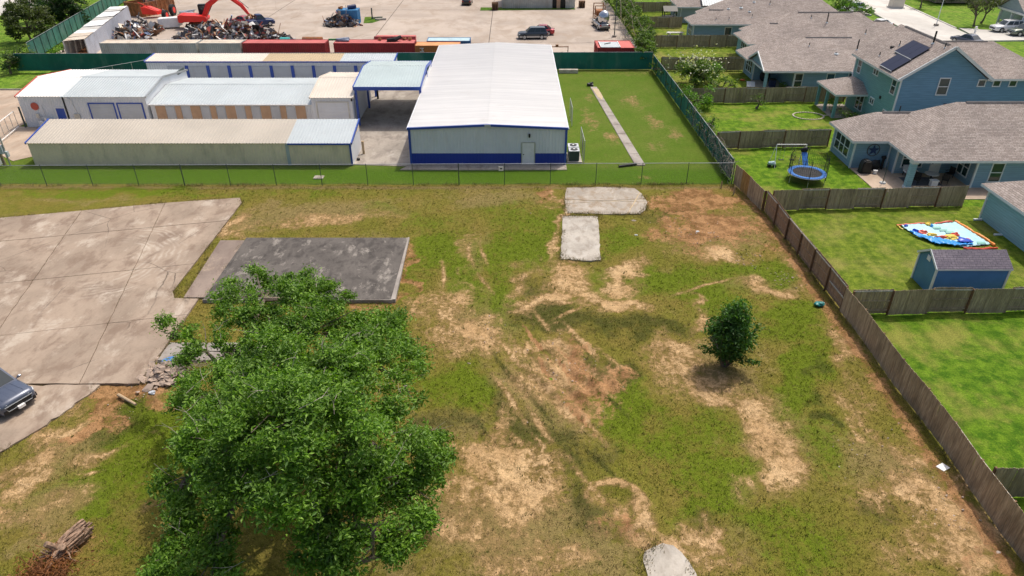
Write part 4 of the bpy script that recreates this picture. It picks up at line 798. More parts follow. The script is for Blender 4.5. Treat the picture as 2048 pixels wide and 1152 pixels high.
pd = MB().box(37.7,38.65,59.83,59.895,.06,2.15).build('door', MT['white'], H); MB().box(37.8,37.9,59.78,59.83,1.0,1.06).build('handle', MT['black'], pd); MB().tube([(38.17,59.8,1.6),(38.17,59.83,1.6)], .16, 14).build('wreath', MT['black'], pd)
cl = MB().box(33.95,34.4,56.3,56.75,.06,2.5).build('column', MT['teal_siding'], H); MB().box(33.9,34.45,56.25,56.8,.06,.25).build('base', MT['house_trim'], cl); MB().box(33.9,34.45,56.25,56.8,2.32,2.5).build('cap', MT['house_trim'], cl)
for x, y in ((44.5,58.2),(48.5,58.4)): pipe(R6, x, y, 2.72+.68*(y-56.0), .45)
pipe(R6b, 35.6, 63.6, 4.55, .55, .05)
ST = thing('wall_star', 'dark blue metal star in a ring on the patio house wall', 'star', (32.95, 61.24, 1.75))
ring = MB(); pts = [(32.95+.55*math.cos(2*math.pi*k/28), 61.24, 1.75+.55*math.sin(2*math.pi*k/28)) for k in range(29)]
ring.tube(pts, .035, 6).build('ring', MT['rail_dark'], ST)
sp = [(32.95+(.52 if k % 2 == 0 else .2)*math.sin(math.pi*k/5), 61.23, 1.75+(.52 if k % 2 == 0 else .2)*math.cos(math.pi*k/5)) for k in range(10)]
MB().prism(sp, (0,-.05,0)).build('star', plain('star_navy', (.02,.05,.14), .5), ST)

# H5 two storey
H = thing('house', 'two-storey blue house with solar panels on its roof', 'house', (45, 75, 0))
wl = MB(); wl.poly([(38.5,70.0,0),(46.7,70.0,0),(46.7,70.0,6.0),(42.6,70.0,8.85),(38.5,70.0,6.0)]); wl.poly([(46.7,70.0,0),(53.6,70.0,0),(53.6,70.0,5.95),(46.7,70.0,5.95)])
wl.walls([(53.6,70.0),(53.6,79),(46.7,79),(46.7,80.3),(38.5,80.3)], 0, 5.9); wl.poly([(46.7,80.3,5.9),(38.5,80.3,5.9),(42.6,80.3,8.85)]); wl.build('wall', MT['h5_siding'], H)
MB().poly([(38.5,80.3,0),(38.5,70.0,0),(38.5,70.0,6.0),(38.5,80.3,6.0)]).build('wall', MT['h5_west'], H)
for x, y in ((38.5,70.0),(38.5,80.3),(53.6,70.0)): corner(H, x, y, 0, 5.75)
R5 = hip(H, 38.0, 47.2, 69.55, 80.75, 5.85, .68, 'y', (0,0), MT['shingle2'])
R5b = hip(H, 46.75, 54.1, 69.62, 79.4, 5.95, .52, 'x', (0,1), MT['shingle2'], ridge0=43.0)
for sx in (-1, 1): MB().bar((42.6+sx*4.68,69.48,5.82), (42.6,69.48,8.97), .1, .26).build('rake_trim', MT['house_trim'], H)
window(H, (42.8,70.0,5.1), .95, 1.55, 'S')
for x in (46.5,48.0,49.6): window(H, (x,70.0,5.45), .62, .55, 'S', 1, False)
window(H, (41.2,70.0,1.6), .95, 1.5, 'S')
window(H, (38.5,79.2,4.8), .75, 1.3, 'W'); window(H, (38.5,75.3,5.2), 1.0, .55, 'W', 2, False); window(H, (38.5,71.1,4.85), .8, 1.5, 'W'); window(H, (38.5,74.6,2.3), .8, .55, 'W', 2, False); window(H, (38.5,71.4,1.5), .8, 1.4, 'W'); window(H, (38.5,77.2,1.5), 1.6, 1.7, 'W', 2)
PR = hip(H, 35.0, 40.4, 75.7, 81.3, 2.65, .46, 'y', (1,1), MT['shingle2'], vent=False)
for x, y in ((35.35,76.05),(35.35,78.5),(35.35,80.9)): MB().box(x-.14, x+.14, y-.14, y+.14, .06, 2.45).build('column', MT['h5_west'], H)
MB().box(38.4,38.46,72.9,73.2,3.0,3.3).build('vent_hood', MT['chip'], H); MB().box(43.4,43.7,69.9,69.99,3.1,3.4).build('vent_hood', MT['chip'], H)
for x, y, h, r in ((42.15,72.8,1.15,.09),(42.2,70.7,.45,.05),(40.7,76.3,.45,.05),(39.05,76.6,.4,.05)): pipe(R5, x, y, 5.85+.68*(x-38), h, r)
MB().box(40.1,40.5,76.6,76.95,7.25,7.5).build('roof_vent', MT['chip'], R5)
def slope_plate(name, label, xs, ys):
    T = thing(name, label, 'solar panel', (xs[0], ys[0], 5.85+.68*(xs[0]-38)+.12), 'solar panels on the two-storey house'); n = Vector((-.68,0,1)).normalized()
    q = lambda x, y, e: Vector((x, y, 5.85+.68*(x-38))) + n*e
    MB().prism([q(xs[0],ys[0],.1),q(xs[1],ys[0],.1),q(xs[1],ys[1],.1),q(xs[0],ys[1],.1)], n*.045).build('frame', MT['black'], T)
    k = 3 if ys[1]-ys[0] > 3 else 2; g = .02
    for i in range(k):
        a = ys[0]+g+(ys[1]-ys[0]-g)*i/k; b2 = ys[0]+(ys[1]-ys[0]-g)*(i+1)/k
        MB().prism([q(xs[0]+g,a,.146),q(xs[1]-g,a,.146),q(xs[1]-g,b2,.146),q(xs[0]+g,b2,.146)], n*.006).build('panel', MT['solar'], T)
    MB().prism([q(xs[0]-.05,ys[0],.1),q(xs[0],ys[0],.1),q(xs[0],ys[1],.1),q(xs[0]-.05,ys[1],.1)], n*.05).build('edge_rail', MT['galv'], T)
slope_plate('solar_panel', 'larger upper solar panel array on the two-storey roof', (39.98,41.6), (71.9,75.45))
slope_plate('solar_panel', 'smaller lower solar panel array near the eave of the two-storey roof', (38.3,39.9), (71.8,74.45))

# H4 hip roofed house with gabled patio
H = thing('house', 'single-storey blue house with small gable over its patio, behind the third cross fence', 'house', (41, 91, 0))
fp = [(31.0,91.6),(34.2,91.6),(34.2,86.0),(47.5,86.0),(47.5,95.5),(31.0,95.5)]
MB().walls(fp, 0, 2.65).build('wall', MT['blue_siding'], H)
for x, y in ((31.0,91.6),(31.0,95.5),(34.2,86.0)): corner(H, x, y, 0, 2.6)
R4 = hip(H, 30.3, 48.2, 85.2, 95.95, 2.72, .52); hip(H, 30.12, 35.5, 85.1, 91.7, 2.76, .47, hips=(0,0), vent=False) 
R4c = hip(H, 40.5, 48.3, 82.6, 97.0, 2.74, .5, 'y', (0,1))
window(H, (31.0,93.5,1.4), 2.4, 1.45, 'W', 3); window(H, (34.75,86.0,1.4), .85, 1.6, 'S'); window(H, (38.6,86.0,1.4), .85, 1.6, 'S')
window(H, (41.6,86.0,1.8), 1.7, 1.0, 'S', 2, False)
# west gable wall over the patio and bay
MB().poly([(30.4,91.6,2.6),(30.4,85.25,2.6),(30.4,88.4,4.2)]).build('gable_wall', MT['blue_siding'], H)
hip(H, 29.7, 36.0, 90.9, 96.1, 2.76, .6, hips=(1,1), vent=False)
for s0, s1 in (((30.05,85.05,2.7),(30.05,88.4,4.28)),((30.05,88.4,4.28),(30.05,91.75,2.7))): MB().bar(s0, s1, .1, .22).build('rake_trim', MT['house_trim'], H)
MB().box(30.5,30.8,85.45,85.75,.06,2.55).build('column', MT['teal_siding'], H)
for x, y, h, r in ((36.5,89.2,.4,.05),(42.2,88.6,1.2,.08),(39.5,88.0,.12,.14),(44.0,91.2,.5,.05)): pipe(R4, x, y, 2.72+.52*(y-85.2), h, r)
# H3
H = thing('house', 'house with wide brown-grey hip roof between two blue houses', 'house', (43, 105, 0))
MB().walls([(33.0,100.4),(53.5,100.4),(53.5,109.2),(34.7,109.2),(34.7,106.6),(33.0,106.6)], 0, 2.65).build('wall', MT['teal_siding'], H)
R3 = hip(H, 34.2, 54.2, 99.75, 110.1, 2.75, .62); R3b = hip(H, 32.3, 41.0, 99.7, 107.0, 2.72, .56); hip(H, 34.0, 40.0, 106.2, 110.3, 2.73, .56, vent=False)
hip(H, 49.0, 57.2, 104.2, 110.0, 2.74, .56, vent=True)
window(H, (33.0,103.4,1.4), 2.4, 1.5, 'W', 3)
for k in range(3): window(H, (34.6+k*1.2,100.4,1.4), .7, 1.5, 'S')
for x, y, h, r in ((44.0,103.2,1.3,.08),(42.0,104.0,.4,.05),(50.2,107.2,.5,.05)): pipe(R3, x, y, 2.75+.62*(y-99.75), h, r)
corner(H, 33.0, 100.4, 0, 2.6)
# H2
H = thing('house', 'blue house with one framed window on its long side wall, near the top', 'house', (36, 117, 0))
MB().walls([(28.1,113.8),(52,113.8),(52,123.2),(31,123.2),(31,118.0),(28.1,118.0)], 0, 2.65).build('wall', MT['blue_siding'], H)
R2b = hip(H, 27.5, 37.0, 113.1, 118.5, 2.72, .62); R2 = hip(H, 30.4, 52.8, 113.05, 123.8, 2.75, .66)
window(H, (28.1,115.9,1.45), 2.2, 1.5, 'W', 3); window(H, (33.5,113.8,1.5), .95, 1.25, 'S', 1, False)
corner(H, 28.1, 113.8, 0, 2.6)
for x, y, h, r in ((31.4,113.9,.3,.04),(33.4,113.9,.35,.04),(37.0,114.3,.45,.04),(33.6,115.8,.12,.12),(35.6,116.0,.12,.14),(36.8,115.3,.12,.12),(37.8,117.0,.14,.12),(40.2,116.6,.5,.05)): pipe(R2, x, y, 2.75+.66*(y-113.05), h, r)
# H1
H = thing('house', 'pale grey-green house at the top edge with a metal porch roof', 'house', (36, 131, 0))
MB().walls([(29.2,128.6),(50,128.6),(50,137),(29.2,137)], 0, 2.65).build('wall', MT['pale_siding'], H)
hip(H, 28.5, 50.6, 128.0, 137.6, 2.72, .6); window(H, (29.2,132.0,1.4), 2.2, 1.5, 'W', 3); corner(H, 29.2, 128.6, 0, 2.6)
MB().ribbed((32.6,127.6,3.0), (5.2,0,0), (0,3.6,2.0), .45, .04).build('metal_roof', MT['lt_roof'], H)
# H0 beyond, H7 garage at right edge
H = thing('house', 'blue-green garage wing with shingle roof at the right edge', 'house', (44, 46, 0))
MB().walls([(37.25,41.0),(50,41.0),(50,50.7),(37.25,50.7)], 0, 2.65).build('wall', MT['teal_siding'], H); corner(H, 37.25, 50.7, 0, 2.6); corner(H, 37.25, 41.0, 0, 2.6)
hip(H, 36.75, 50.6, 40.5, 51.25, 2.72, .55)
MB().box(36.5,37.15,50.2,50.35,.0,.12).build('splash_block', MT['house_trim'], H); MB().box(36.6,37.2,47.6,47.75,0,.1).build('splash_block', MT['house_trim'], H)
H = thing('house', 'grey porch house across the street at the top right corner', 'house', (90, 126, 0))
MB().walls([(87.0,121.5),(100,121.5),(100,132),(87.0,132)], 0, 2.9).build('wall', MT['pale_siding'], H); hip(H, 83.2, 101, 120.6, 128.0, 2.95, .62, hips=(0,1))
MB().poly([(83.5,127.9,2.8),(83.5,120.7,2.8),(83.5,124.3,5.1)]).build('gable_wall', MT['pale_siding'], H)
for y in (121.2,124.3,127.4): MB().box(83.6,83.9,y-.15,y+.15,0,2.75).build('column', MT['house_trim'], H)
MB().box(83.3,83.42,120.6,128,2.55,2.85).build('beam', MT['white'], H)
H = thing('house', 'tan brick house at the top edge beyond the street lawn', 'house', (92, 150, 0))
MB().walls([(84,148.5),(100,148.5),(100,158),(84,158)], 0, 2.8).build('wall', plain('tan_brick', (.35,.28,.22), .8, .15, 3), H); hip(H, 83.3, 101, 147.9, 158.6, 2.85, .6)
for x in (87.0,91.5,96): window(H, (x,148.5,1.5), 1.2, 1.4, 'S')
# shed
H = thing('garden_shed', 'long blue garden shed with dark shingle roof in the yard', 'shed', (29.5, 40.1, 0))
sx0, sx1, sy0, sy1 = 27.3, 32.0, 39.15, 41.35; ym = (sy0+sy1)/2
w = MB(); w.poly([(sx0,sy0,0),(sx1,sy0,0),(sx1,sy0,1.95),(sx0,sy0,1.95)]); w.poly([(sx1,sy1,0),(sx0,sy1,0),(sx0,sy1,1.95),(sx1,sy1,1.95)]); w.build('side_wall', MT['shed_blue'], H)
MB().poly([(sx0,sy1,0),(sx0,sy0,0),(sx0,sy0,1.95),(sx0,ym,2.68),(sx0,sy1,1.95)]).build('end_wall', MT['shed_end'], H); MB().poly([(sx1,sy0,0),(sx1,sy1,0),(sx1,sy1,1.95),(sx1,ym,2.68),(sx1,sy0,1.95)]).build('end_wall', MT['shed_end'], H)
hip(H, sx0-.1, sx1+.1, sy0-.15, sy1+.15, 1.98, .62, hips=(0,0), mat=MT['shed_shingle'], th=.1, vent=False)
for s0, s1 in (((sx0-.12,sy0-.15,1.94),(sx0-.12,ym,2.74)),((sx0-.12,ym,2.74),(sx0-.12,sy1+.15,1.94))): MB().bar(s0, s1, .05, .14).build('rake_trim', MT['house_trim'], H)
for x, y in ((sx0,sy0),(sx0,sy1),(sx1,sy0)): corner(H, x, y, 0, 1.9, .06)
g = MB(); g.box(sx0-.04, sx0-.005, ym-.2, ym+.2, 1.95, 2.3)
for k in range(4): g.box(sx0-.06, sx0-.04, ym-.17, ym+.17, 1.99+k*.08, 2.03+k*.08)
g.build('gable_vent', MT['white'], H)

# ------------------------------------------------------------------ wooden fences
def wood_fence(label, p, q, flips, mat, h=1.83, panel=2.44, seed=0, wob=0, name='wooden_fence', group=None, special=None):
    """flips(i) -> 1: pickets on the left side of travel (rails hidden from that side), 0: the other side"""
    p, q = Vector((p[0],p[1],0)), Vector((q[0],q[1],0)); L = (q-p).length; d = (q-p)/L; s = Vector((-d.y, d.x, 0)); r = random.Random(seed)
    T = thing(name, label, 'fence', tuple((p+q)/2), group); n = max(1, round(L/panel)); pl = L/n
    hs = [h + r.uniform(-.05, .05) for _ in range(n+1)]; off = [r.uniform(-.035, .035)+wob*math.sin(i*1.1)*math.cos(i*.37+.5) for i in range(n+1)]
    for i in range(n+1):
        a = p + d*pl*i + s*off[i]; MB().obox(a+Vector((0,0,hs[i]/2-.04)), d*.048, s*.048, (0,0,hs[i]/2-.02)).build('post', MT['post_wood'], T)
    for i in range(n):
        a = p + d*pl*i + s*off[i]; b2 = p + d*pl*(i+1) + s*off[i+1]; k = 1 if flips(i) else -1; dd = (b2-a).normalized()
        for z in (.3, .98, h-.13): MB().bar(a+s*(k*.062)+Vector((0,0,z)), b2+s*(k*.062)+Vector((0,0,z*(hs[i+1]/hs[i] if z > 1 else 1))), .04, .085).build('rail', MT['rail_wood'] if z > 1 else mat, T)
        m = MB(); c = max(1, int(pl/.146)); w = pl/c
        for j in range(c):
            t = (j+.5)/c; hh = hs[i]+(hs[i+1]-hs[i])*t + r.uniform(-.018, .018); ln = r.uniform(-.012, .012)
            cc = a.lerp(b2, t) + s*(k*.096+r.uniform(-.006, .006)); z0 = .03+r.uniform(0, .05); ww = w/2-.003; X = dd*ww
            B = cc + Vector((0,0,z0)); Tp = cc + dd*ln + Vector((0,0,hh)); th = s*.009; e = dd*ww*.6; dz = Vector((0,0,.045))
            m.prism([B-X-th, B+X-th, Tp+X-dz-th, Tp+e-th, Tp-e-th, Tp-X-dz-th], th*2)
        mm = special(i) if special and special(i) else mat
        m.build('picket_panel', mm, T)
    return T
# the long fence along the vacant lot, three stretches
wf1 = wood_fence('short wooden fence stretch by the trampoline with one orange new panel', (19.55,57.6), (20.3,52.0), lambda i: 0, MT['wood_mid'], seed=1, panel=1.3, special=lambda i: MT['wood_new'] if i == 1 else None)
# travel towards the camera: left of travel is east, so the lot sees side 0
wf2 = wood_fence('reddish wooden fence stretch showing rails and posts along the lot', (20.35,51.9), (20.75,37.2), lambda i: 1, MT['wood_warm'], seed=2)
wf3 = wood_fence('long brown wooden fence stretch in the lower right along the lot', (20.75,37.1), (21.0,10.5), lambda i: 0, MT['wood_mid'], seed=3, wob=.16)
MB().bar((20.68,39.3,.95), (20.7,37.0,1.0), .04, .09).build('loose_rail', MT['rail_wood'], wf2)
names = ['dark cross fence at the lower right edge', 'weathered cross fence in front of the blue shed', 'weathered cross fence between the pool-mat yard and the trampoline yard', 'curved grey cross fence behind the swing frame', 'grey cross fence in front of the house with the gabled patio', 'short grey cross fence behind the white crape myrtle', 'dark cross fence below the blue house with one framed window', 'dark cross fence just above the hedge end, second from the top', 'dark cross fence nearest the top edge']
ends = [24.5, 46, 37.0, 31.3, 39.0, 31.2, 34.8, 28.6, 31.0]
for i, (y, e) in enumerate(zip(FY, ends)):
    xs = 20.9 if i < 3 else 19.9; y0 = y-.7 if i in (1,2,3,4) else y
    if i == 0:
        wood_fence(names[i], (21.1,y), (e+3,y), lambda k: k % 2, MT['wood'], seed=10+i); continue
    # the first panels bend back towards the lot fence
    wood_fence(names[i], (xs+.1,y0), (e,y+.15), (lambda s: (lambda k: (k+s) % 2))(i), MT['wood'], seed=10+i)

# ------------------------------------------------------------------ vehicles
def paint(name, c, metal=.3): return plain(name, c, .28, .03, 1.0, metal, spec=.5, coat=.8)
def lerp3(a, b, t): return tuple(a[i]+(b[i]-a[i])*t for i in range(3))
def bil(q, u, v): return lerp3(lerp3(q[0], q[1], u), lerp3(q[3], q[2], u), v)
def vehicle(label, cat, loc, rot, L, W, Hh, pm, kind='suv', lower=None, group=None, name='parked_car', detail=True):
    """front towards +x, origin on the ground under the middle"""
    T = thing(name, label, cat, (0,0,0), group); w = W/2; r = .36 if kind != 'sedan' else .32; zb = Hh*.60; zh = Hh*.575; wb = L*.29
    # body: stations along x with half width, lower edge, shoulder and deck heights
    if kind == 'sedan': st = [(.5,.78,.34,.50,.56),(.485,.90,.27,.58,.66),(.43,.97,.24,.64,.74),(.22,1,.22,.78*zb/.87,zb*.98),(0,1,.22,.80*zb/.87,zb),(-.25,1,.22,.82*zb/.87,zb*1.02),(-.42,.97,.24,.80*zb/.87,zb*1.03),(-.485,.9,.3,.7*zb/.87,zb*.98),(-.5,.8,.36,.6,zb*.82)]
    else: st = [(.5,.80,.36,.62,.78),(.487,.91,.30,.72,.90),(.45,.97,.26,.80,.97),(.25,1,.24,.86,zh*1.04),(.02,1,.24,.88,zb),(-.25,1,.24,.9,zb*1.01),(-.44,.985,.26,.9,zb*1.01),(-.488,.94,.32,.84,zb*.98),(-.5,.86,.4,.7,zb*.9)]
    b = MB(); k0 = 0; rows = []
    for fx, fw, z0, z1, z2 in st:
        x = fx*L; hw = fw*w; rows.append([(x,-hw*.9,z0),(x,-hw,z0+.14),(x,-hw,z1),(x,-hw*.955,(z1+z2)/2+.02),(x,-hw*.80,z2),(x,-hw*.3,z2+.02),(x,hw*.3,z2+.02),(x,hw*.80,z2),(x,hw*.955,(z1+z2)/2+.02),(x,hw,z1),(x,hw,z0+.14),(x,hw*.9,z0)])
    vs_ = [p for rw in rows for p in rw]; n = 12; fs = []
    for i in range(len(rows)-1):
        for j in range(n-1): fs.append((i*n+j, i*n+j+1, (i+1)*n+j+1, (i+1)*n+j))
        fs.append((i*n+n-1, i*n, (i+1)*n, (i+1)*n+n-1))
    fs.append(tuple(range(n))[::-1]); e = (len(rows)-1)*n; fs.append(tuple(e+j for j in range(n)))
    b.add(vs_, fs); body = b.build('body', pm, T, smooth=True, angle=.9)
    if lower:
        lo = MB()
        for s in (-1, 1): lo.box(-L*.46, L*.46, s*w-.012 if s > 0 else s*w-.022, s*w+.022 if s > 0 else s*w+.012, .30, .52)
        lo.box(L*.486, L*.505, -w*.84, w*.84, .36, .55); lo.box(-L*.505, -L*.486, -w*.88, w*.88, .4, .6); lo.build('cladding', lower, T)
    # cabin
    if kind == 'suv': xs = (.235*L, .09*L, -.40*L, -.475*L)
    elif kind == 'pickup': xs = (.17*L, .06*L, -.14*L, -.17*L)
    else: xs = (.20*L, .04*L, -.22*L, -.40*L)
    bw, tw, z0, z1 = w*.90, w*.70, zb-.03, Hh
    lo4 = [(xs[0],-bw,z0),(xs[0],bw,z0),(xs[3],bw,z0),(xs[3],-bw,z0)]; hi4 = [(xs[1],-tw,z1-.03),(xs[1],tw,z1-.03),(xs[2],tw,z1-.02),(xs[2],-tw,z1-.02)]
    mid = [(xs[1]-.15*(xs[1]-xs[2]),-tw*.96,z1+.005),(xs[1]-.15*(xs[1]-xs[2]),tw*.96,z1+.005),(xs[2]+.15*(xs[1]-xs[2]),tw*.96,z1+.005),(xs[2]+.15*(xs[1]-xs[2]),-tw*.96,z1+.005)]
    c = MB(); V = lo4+hi4+mid; c.add(V, [(0,1,5,4),(1,2,6,5),(2,3,7,6),(3,0,4,7),(4,5,9,8),(5,6,10,9),(6,7,11,10),(7,4,8,11),(8,9,10,11)])
    cab = c.build('cabin', pm, T, smooth=True, bevel=.035, angle=.6)
    faces = {'windshield': [lo4[0],lo4[1],hi4[1],hi4[0]], 'rear_window': [lo4[2],lo4[3],hi4[3],hi4[2]]}
    for nm, q in faces.items():
        nrm = (Vector(q[1])-Vector(q[0])).cross(Vector(q[3])-Vector(q[0])).normalized()*.012
        MB().poly([tuple(Vector(bil(q, u, v))+nrm) for u, v in ((.05,.1),(.95,.1),(.93,.9),(.07,.9))]).build(nm, MT['car_glass'], cab)
    for sd in (0, 1):
        q = [lo4[1],lo4[2],hi4[2],hi4[1]] if sd else [lo4[3],lo4[0],hi4[0],hi4[3]]
        nrm = (Vector(q[1])-Vector(q[0])).cross(Vector(q[3])-Vector(q[0])).normalized()*.012
        spl = [(.08,.45),(.48,.93)] if kind == 'pickup' else [(.07,.37),(.40,.67),(.70,.94)] if kind == 'suv' else [(.10,.46),(.49,.86)]
        for a, d in spl: MB().poly([tuple(Vector(bil(q, u, v))+nrm) for u, v in ((a,.16),(d,.16),(d,.9),(a,.9))]).build('side_window', MT['car_glass'], cab)
    for sx in (1, -1):
        for sy in (1, -1):
            x, y = sx*wb, sy*(w-.10)
            tv = MB(); tv.tube([(x,y-.11,r),(x,y-.09,r),(x,y+.09,r),(x,y+.11,r)], [r*.93,r,r,r*.93], 18); wh = tv.build('wheel', MT['rubber'], T, smooth=True)
            yo = y+sy*.112; rv = MB(); rv.tube([(x,yo-.004,r),(x,yo+.006,r)], r*.66, 14)
            rv.build('rim', MT['galv'], wh)
            ar = MB(); ar.tube([(x,sy*(w-.004)-.003,r+.03),(x,sy*(w-.004)+.008,r+.03)], r*1.16, 18); ar.build('wheel_arch', MT['black'], body)
            wh.location.y = sy*.012
    for sy in (1, -1):
        MB().prism([(L*.47,sy*w*.56,.70 if kind != 'sedan' else .6),(L*.498,sy*w*.56,.68 if kind != 'sedan' else .55),(L*.482,sy*w*.93,.70 if kind != 'sedan' else .57),(L*.44,sy*w*.985,.74 if kind != 'sedan' else .62)], (0,0,.15)).build('headlight', MT['lamp'], T)
        MB().box(-L*.503, -L*.47, sy*w*.78-.14, sy*w*.78+.14, zb*.72, zb*.93).build('taillight', MT['tail'], T)
        m_ = MB(); m_.blob((xs[0]-.12, sy*(w+.09), zb+.05), .09, .13, .09, .05, 1); m_.bar((xs[0]-.1, sy*(w*.88), zb), (xs[0]-.12, sy*(w+.05), zb+.02), .05, .04); m_.build('mirror', pm, T, smooth=True)
    if detail:
        gz = .50 if kind != 'sedan' else .42
        g = MB(); g.prism([(L*.503,-w*.60,gz+.02),(L*.503,w*.60,gz+.02),(L*.497,w*.70,gz+.22),(L*.497,-w*.70,gz+.22)], (.018,0,0)); gr = g.build('grille', MT['black'], T)
        pts = [(L*.515,-w*.62,gz),(L*.515,w*.62,gz),(L*.505,w*.73,gz+.24),(L*.505,-w*.73,gz+.24),(L*.515,-w*.62,gz)]
        MB().tube(pts, .02, 6).build('chrome_rim', MT['galv'], gr)
        MB().box(L*.505, L*.535, -.17, .17, gz-.13, gz+.02).build('licence_plate', MT['white'], T)
        for s in (-.55, -.2, .2, .55): MB().bar((L*.44, s*w*1.0, st[2][4]+.022), (L*.23, s*w*.88, st[3][4]+.025), .025, .012).build('hood_crease', pm, body)
    T.location = loc; T.rotation_euler = (0, 0, rot); return T
MT['lamp'] = glassm('headlamp_lens', (.6,.63,.66), .12); MT['tail'] = plain('tail_lamp_red', (.35,.02,.02), .25, .05)
P_slate = paint('slate_blue_paint', (.085,.105,.155)); P_navy = paint('dark_navy_paint', (.02,.035,.055)); P_red = paint('red_car_paint', (.42,.02,.03)); P_black = paint('black_car_paint', (.012,.012,.014))
P_silver = paint('silver_paint', (.45,.46,.47), .5); P_white = paint('white_car_paint', (.78,.78,.79), 0); P_green = paint('grey_green_paint', (.13,.16,.13)); P_sedan = paint('dark_grey_blue_paint', (.06,.075,.12))
vehicle('slate blue SUV on the concrete driveway, cut by the left edge', 'car', (-27.4, 28.75, .06), R(-27), 4.95, 1.93, 1.73, P_slate, 'suv', MT['black'])
vehicle('dark SUV with silver lower trim parked on the scrap yard', 'car', (3.3, 116.3, 0), R(183), 4.7, 1.83, 1.75, P_navy, 'suv', P_silver)
vehicle('red car parked just behind the dark SUV', 'car', (4.6, 119.3, 0), R(178), 4.6, 1.8, 1.5, P_red, 'sedan')
vehicle('black car seen from behind at the top edge of the yard', 'car', (-8.8, 147.5, 0), R(88), 4.6, 1.8, 1.6, P_black, 'suv')
vehicle('dark grey sedan parked at the street kerb', 'car', (70.4, 112.9, -.05), R(112), 4.7, 1.82, 1.45, P_sedan, 'sedan')
vehicle('white SUV in the driveway at the right edge', 'car', (81.8, 121.6, .01), R(184), 5.0, 1.95, 1.8, P_white, 'suv')
vehicle('grey-green SUV nearer than the white one in the driveway', 'car', (83.0, 118.6, .01), R(182), 5.1, 1.95, 1.8, P_green, 'suv')
vehicle('white car half hidden behind the house roofs', 'car', (61.6, 123.8, .012), R(200), 4.7, 1.85, 1.5, P_white, 'sedan')
vehicle('white SUV at the street end near the top edge', 'car', (63.3, 139.2, .012), R(190), 4.8, 1.9, 1.7, P_white, 'suv')
pk = vehicle('silver pickup truck carrying a big silver dome in its bed', 'truck', (15.0, 124.6, 0), R(98), 5.6, 1.9, 1.75, P_silver, 'pickup', MT['black'], name='pickup_truck')
bd = MB(); bd.box(-2.72,-.98,-.78,.78,1.02,1.07); bd.build('bed_floor', MT['black'], pk)
bl = MB(); bl.blob((0,0,0), .95, .95, 1.15, .03, 3); D = tag(bl.build('metal_dome', plain('polished_steel', (.6,.62,.66), .22, .05, 1, .9), smooth=True), 'big silver metal dome riding in the pickup bed', 'dome'); D.location = (15.25, 122.9, 1.95)

# ------------------------------------------------------------------ scrap yard
def container(label, x0, x1, y0, y1, mat, h=2.6, z=0, top=None, group='shipping containers along the scrap yard front', rot=None, openend=False, name='shipping_container'):
    T = thing(name, label, 'container', ((x0+x1)/2, (y0+y1)/2, z), group); t = top or mat
    s = MB(); s.ribbed((x0+.08,y0+.03,z+.12), (x1-x0-.16,0,0), (0,0,h-.24), .28, .035); s.build('side_panel', mat, T)
    s = MB(); s.ribbed((x1-.08,y1-.03,z+.12), (x0-x1+.16,0,0), (0,0,h-.24), .28, .035); s.build('side_panel', mat, T)
    if not openend: s = MB(); s.ribbed((x0+.03,y1-.08,z+.12), (0,y0-y1+.16,0), (0,0,h-.24), .28, .035); s.build('end_panel', mat, T)
    s = MB(); s.ribbed((x1-.03,y0+.08,z+.12), (0,y1-y0-.16,0), (0,0,h-.24), .28, .035); s.build('end_panel', mat, T)
    s = MB(); s.ribbed((x0+.05,y1-.05,z+h-.05), (0,-(y1-y0-.1),0), (x1-x0-.1,0,0), .4, -.02); s.poly([(x0+.05,y0+.05,z+h-.055),(x1-.05,y0+.05,z+h-.055),(x1-.05,y1-.05,z+h-.055),(x0+.05,y1-.05,z+h-.055)]); s.build('roof', t, T)
    for x in (x0, x1-.14):
        for y in (y0, y1-.14): MB().box(x, x+.14, y, y+.14, z, z+h).build('corner_post', mat, T)
    for y in (y0, y1-.1):
        for zz in (z+.02, z+h-.12): MB().box(x0+.14, x1-.14, y+.004, y+.1, zz, zz+.11).build('rail', mat, T)
    for x in (x0, x1-.1):
        for zz in (z+.02, z+h-.12): MB().box(x+.004, x+.1, y0+.14, y1-.14, zz, zz+.11).build('rail', mat, T)
    return T
MT['c_white'] = plain('dirty_white_container', (.50,.49,.46), .6, .12, .6, dirt=(.30,.22,.15), damt=.5); MT['c_cream'] = plain('rust_streaked_cream_roof', (.60,.52,.42), .6, .15, .8, dirt=(.28,.15,.08), damt=.55)
MT['c_red'] = plain('dark_red_container', (.34,.03,.035), .55, .12, .7, dirt=(.2,.05,.04), damt=.4); MT['c_redtop'] = plain('faded_red_container_roof', (.52,.13,.12), .6, .12, .7, dirt=(.35,.1,.08), damt=.4)
MT['c_orange'] = plain('orange_container', (.50,.17,.05), .55, .1, .7, dirt=(.4,.14,.07), damt=.3); MT['c_orangetop'] = plain('orange_container_roof', (.66,.30,.12), .6, .1, .7)
MT['c_blue'] = plain('blue_container', (.03,.13,.30), .55, .12, .7); MT['c_bluetop'] = plain('pale_blue_container_roof', (.42,.58,.64), .55, .12, .7, dirt=(.3,.28,.26), damt=.3)
container('long dirty white shipping container left of the shorter white one', -57.3, -43.9, 100.9, 103.3, MT['c_white'], top=MT['c_cream'])
container('shorter dirty white container between the long white and the red one', -43.6, -37.75, 100.9, 103.3, MT['c_white'], top=MT['c_cream'])
container('dark red container with faded roof beside the white containers', -37.5, -25.95, 100.9, 103.3, MT['c_red'], top=MT['c_redtop'])
container('dark red container beside the orange one, second from the warehouse', -24.8, -13.55, 100.9, 103.3, MT['c_red'], top=MT['c_redtop'])
oc = container('orange container with white vertical lettering behind the warehouse', -13.3, -7.2, 99.4, 101.8, MT['c_orange'], top=MT['c_orangetop'])
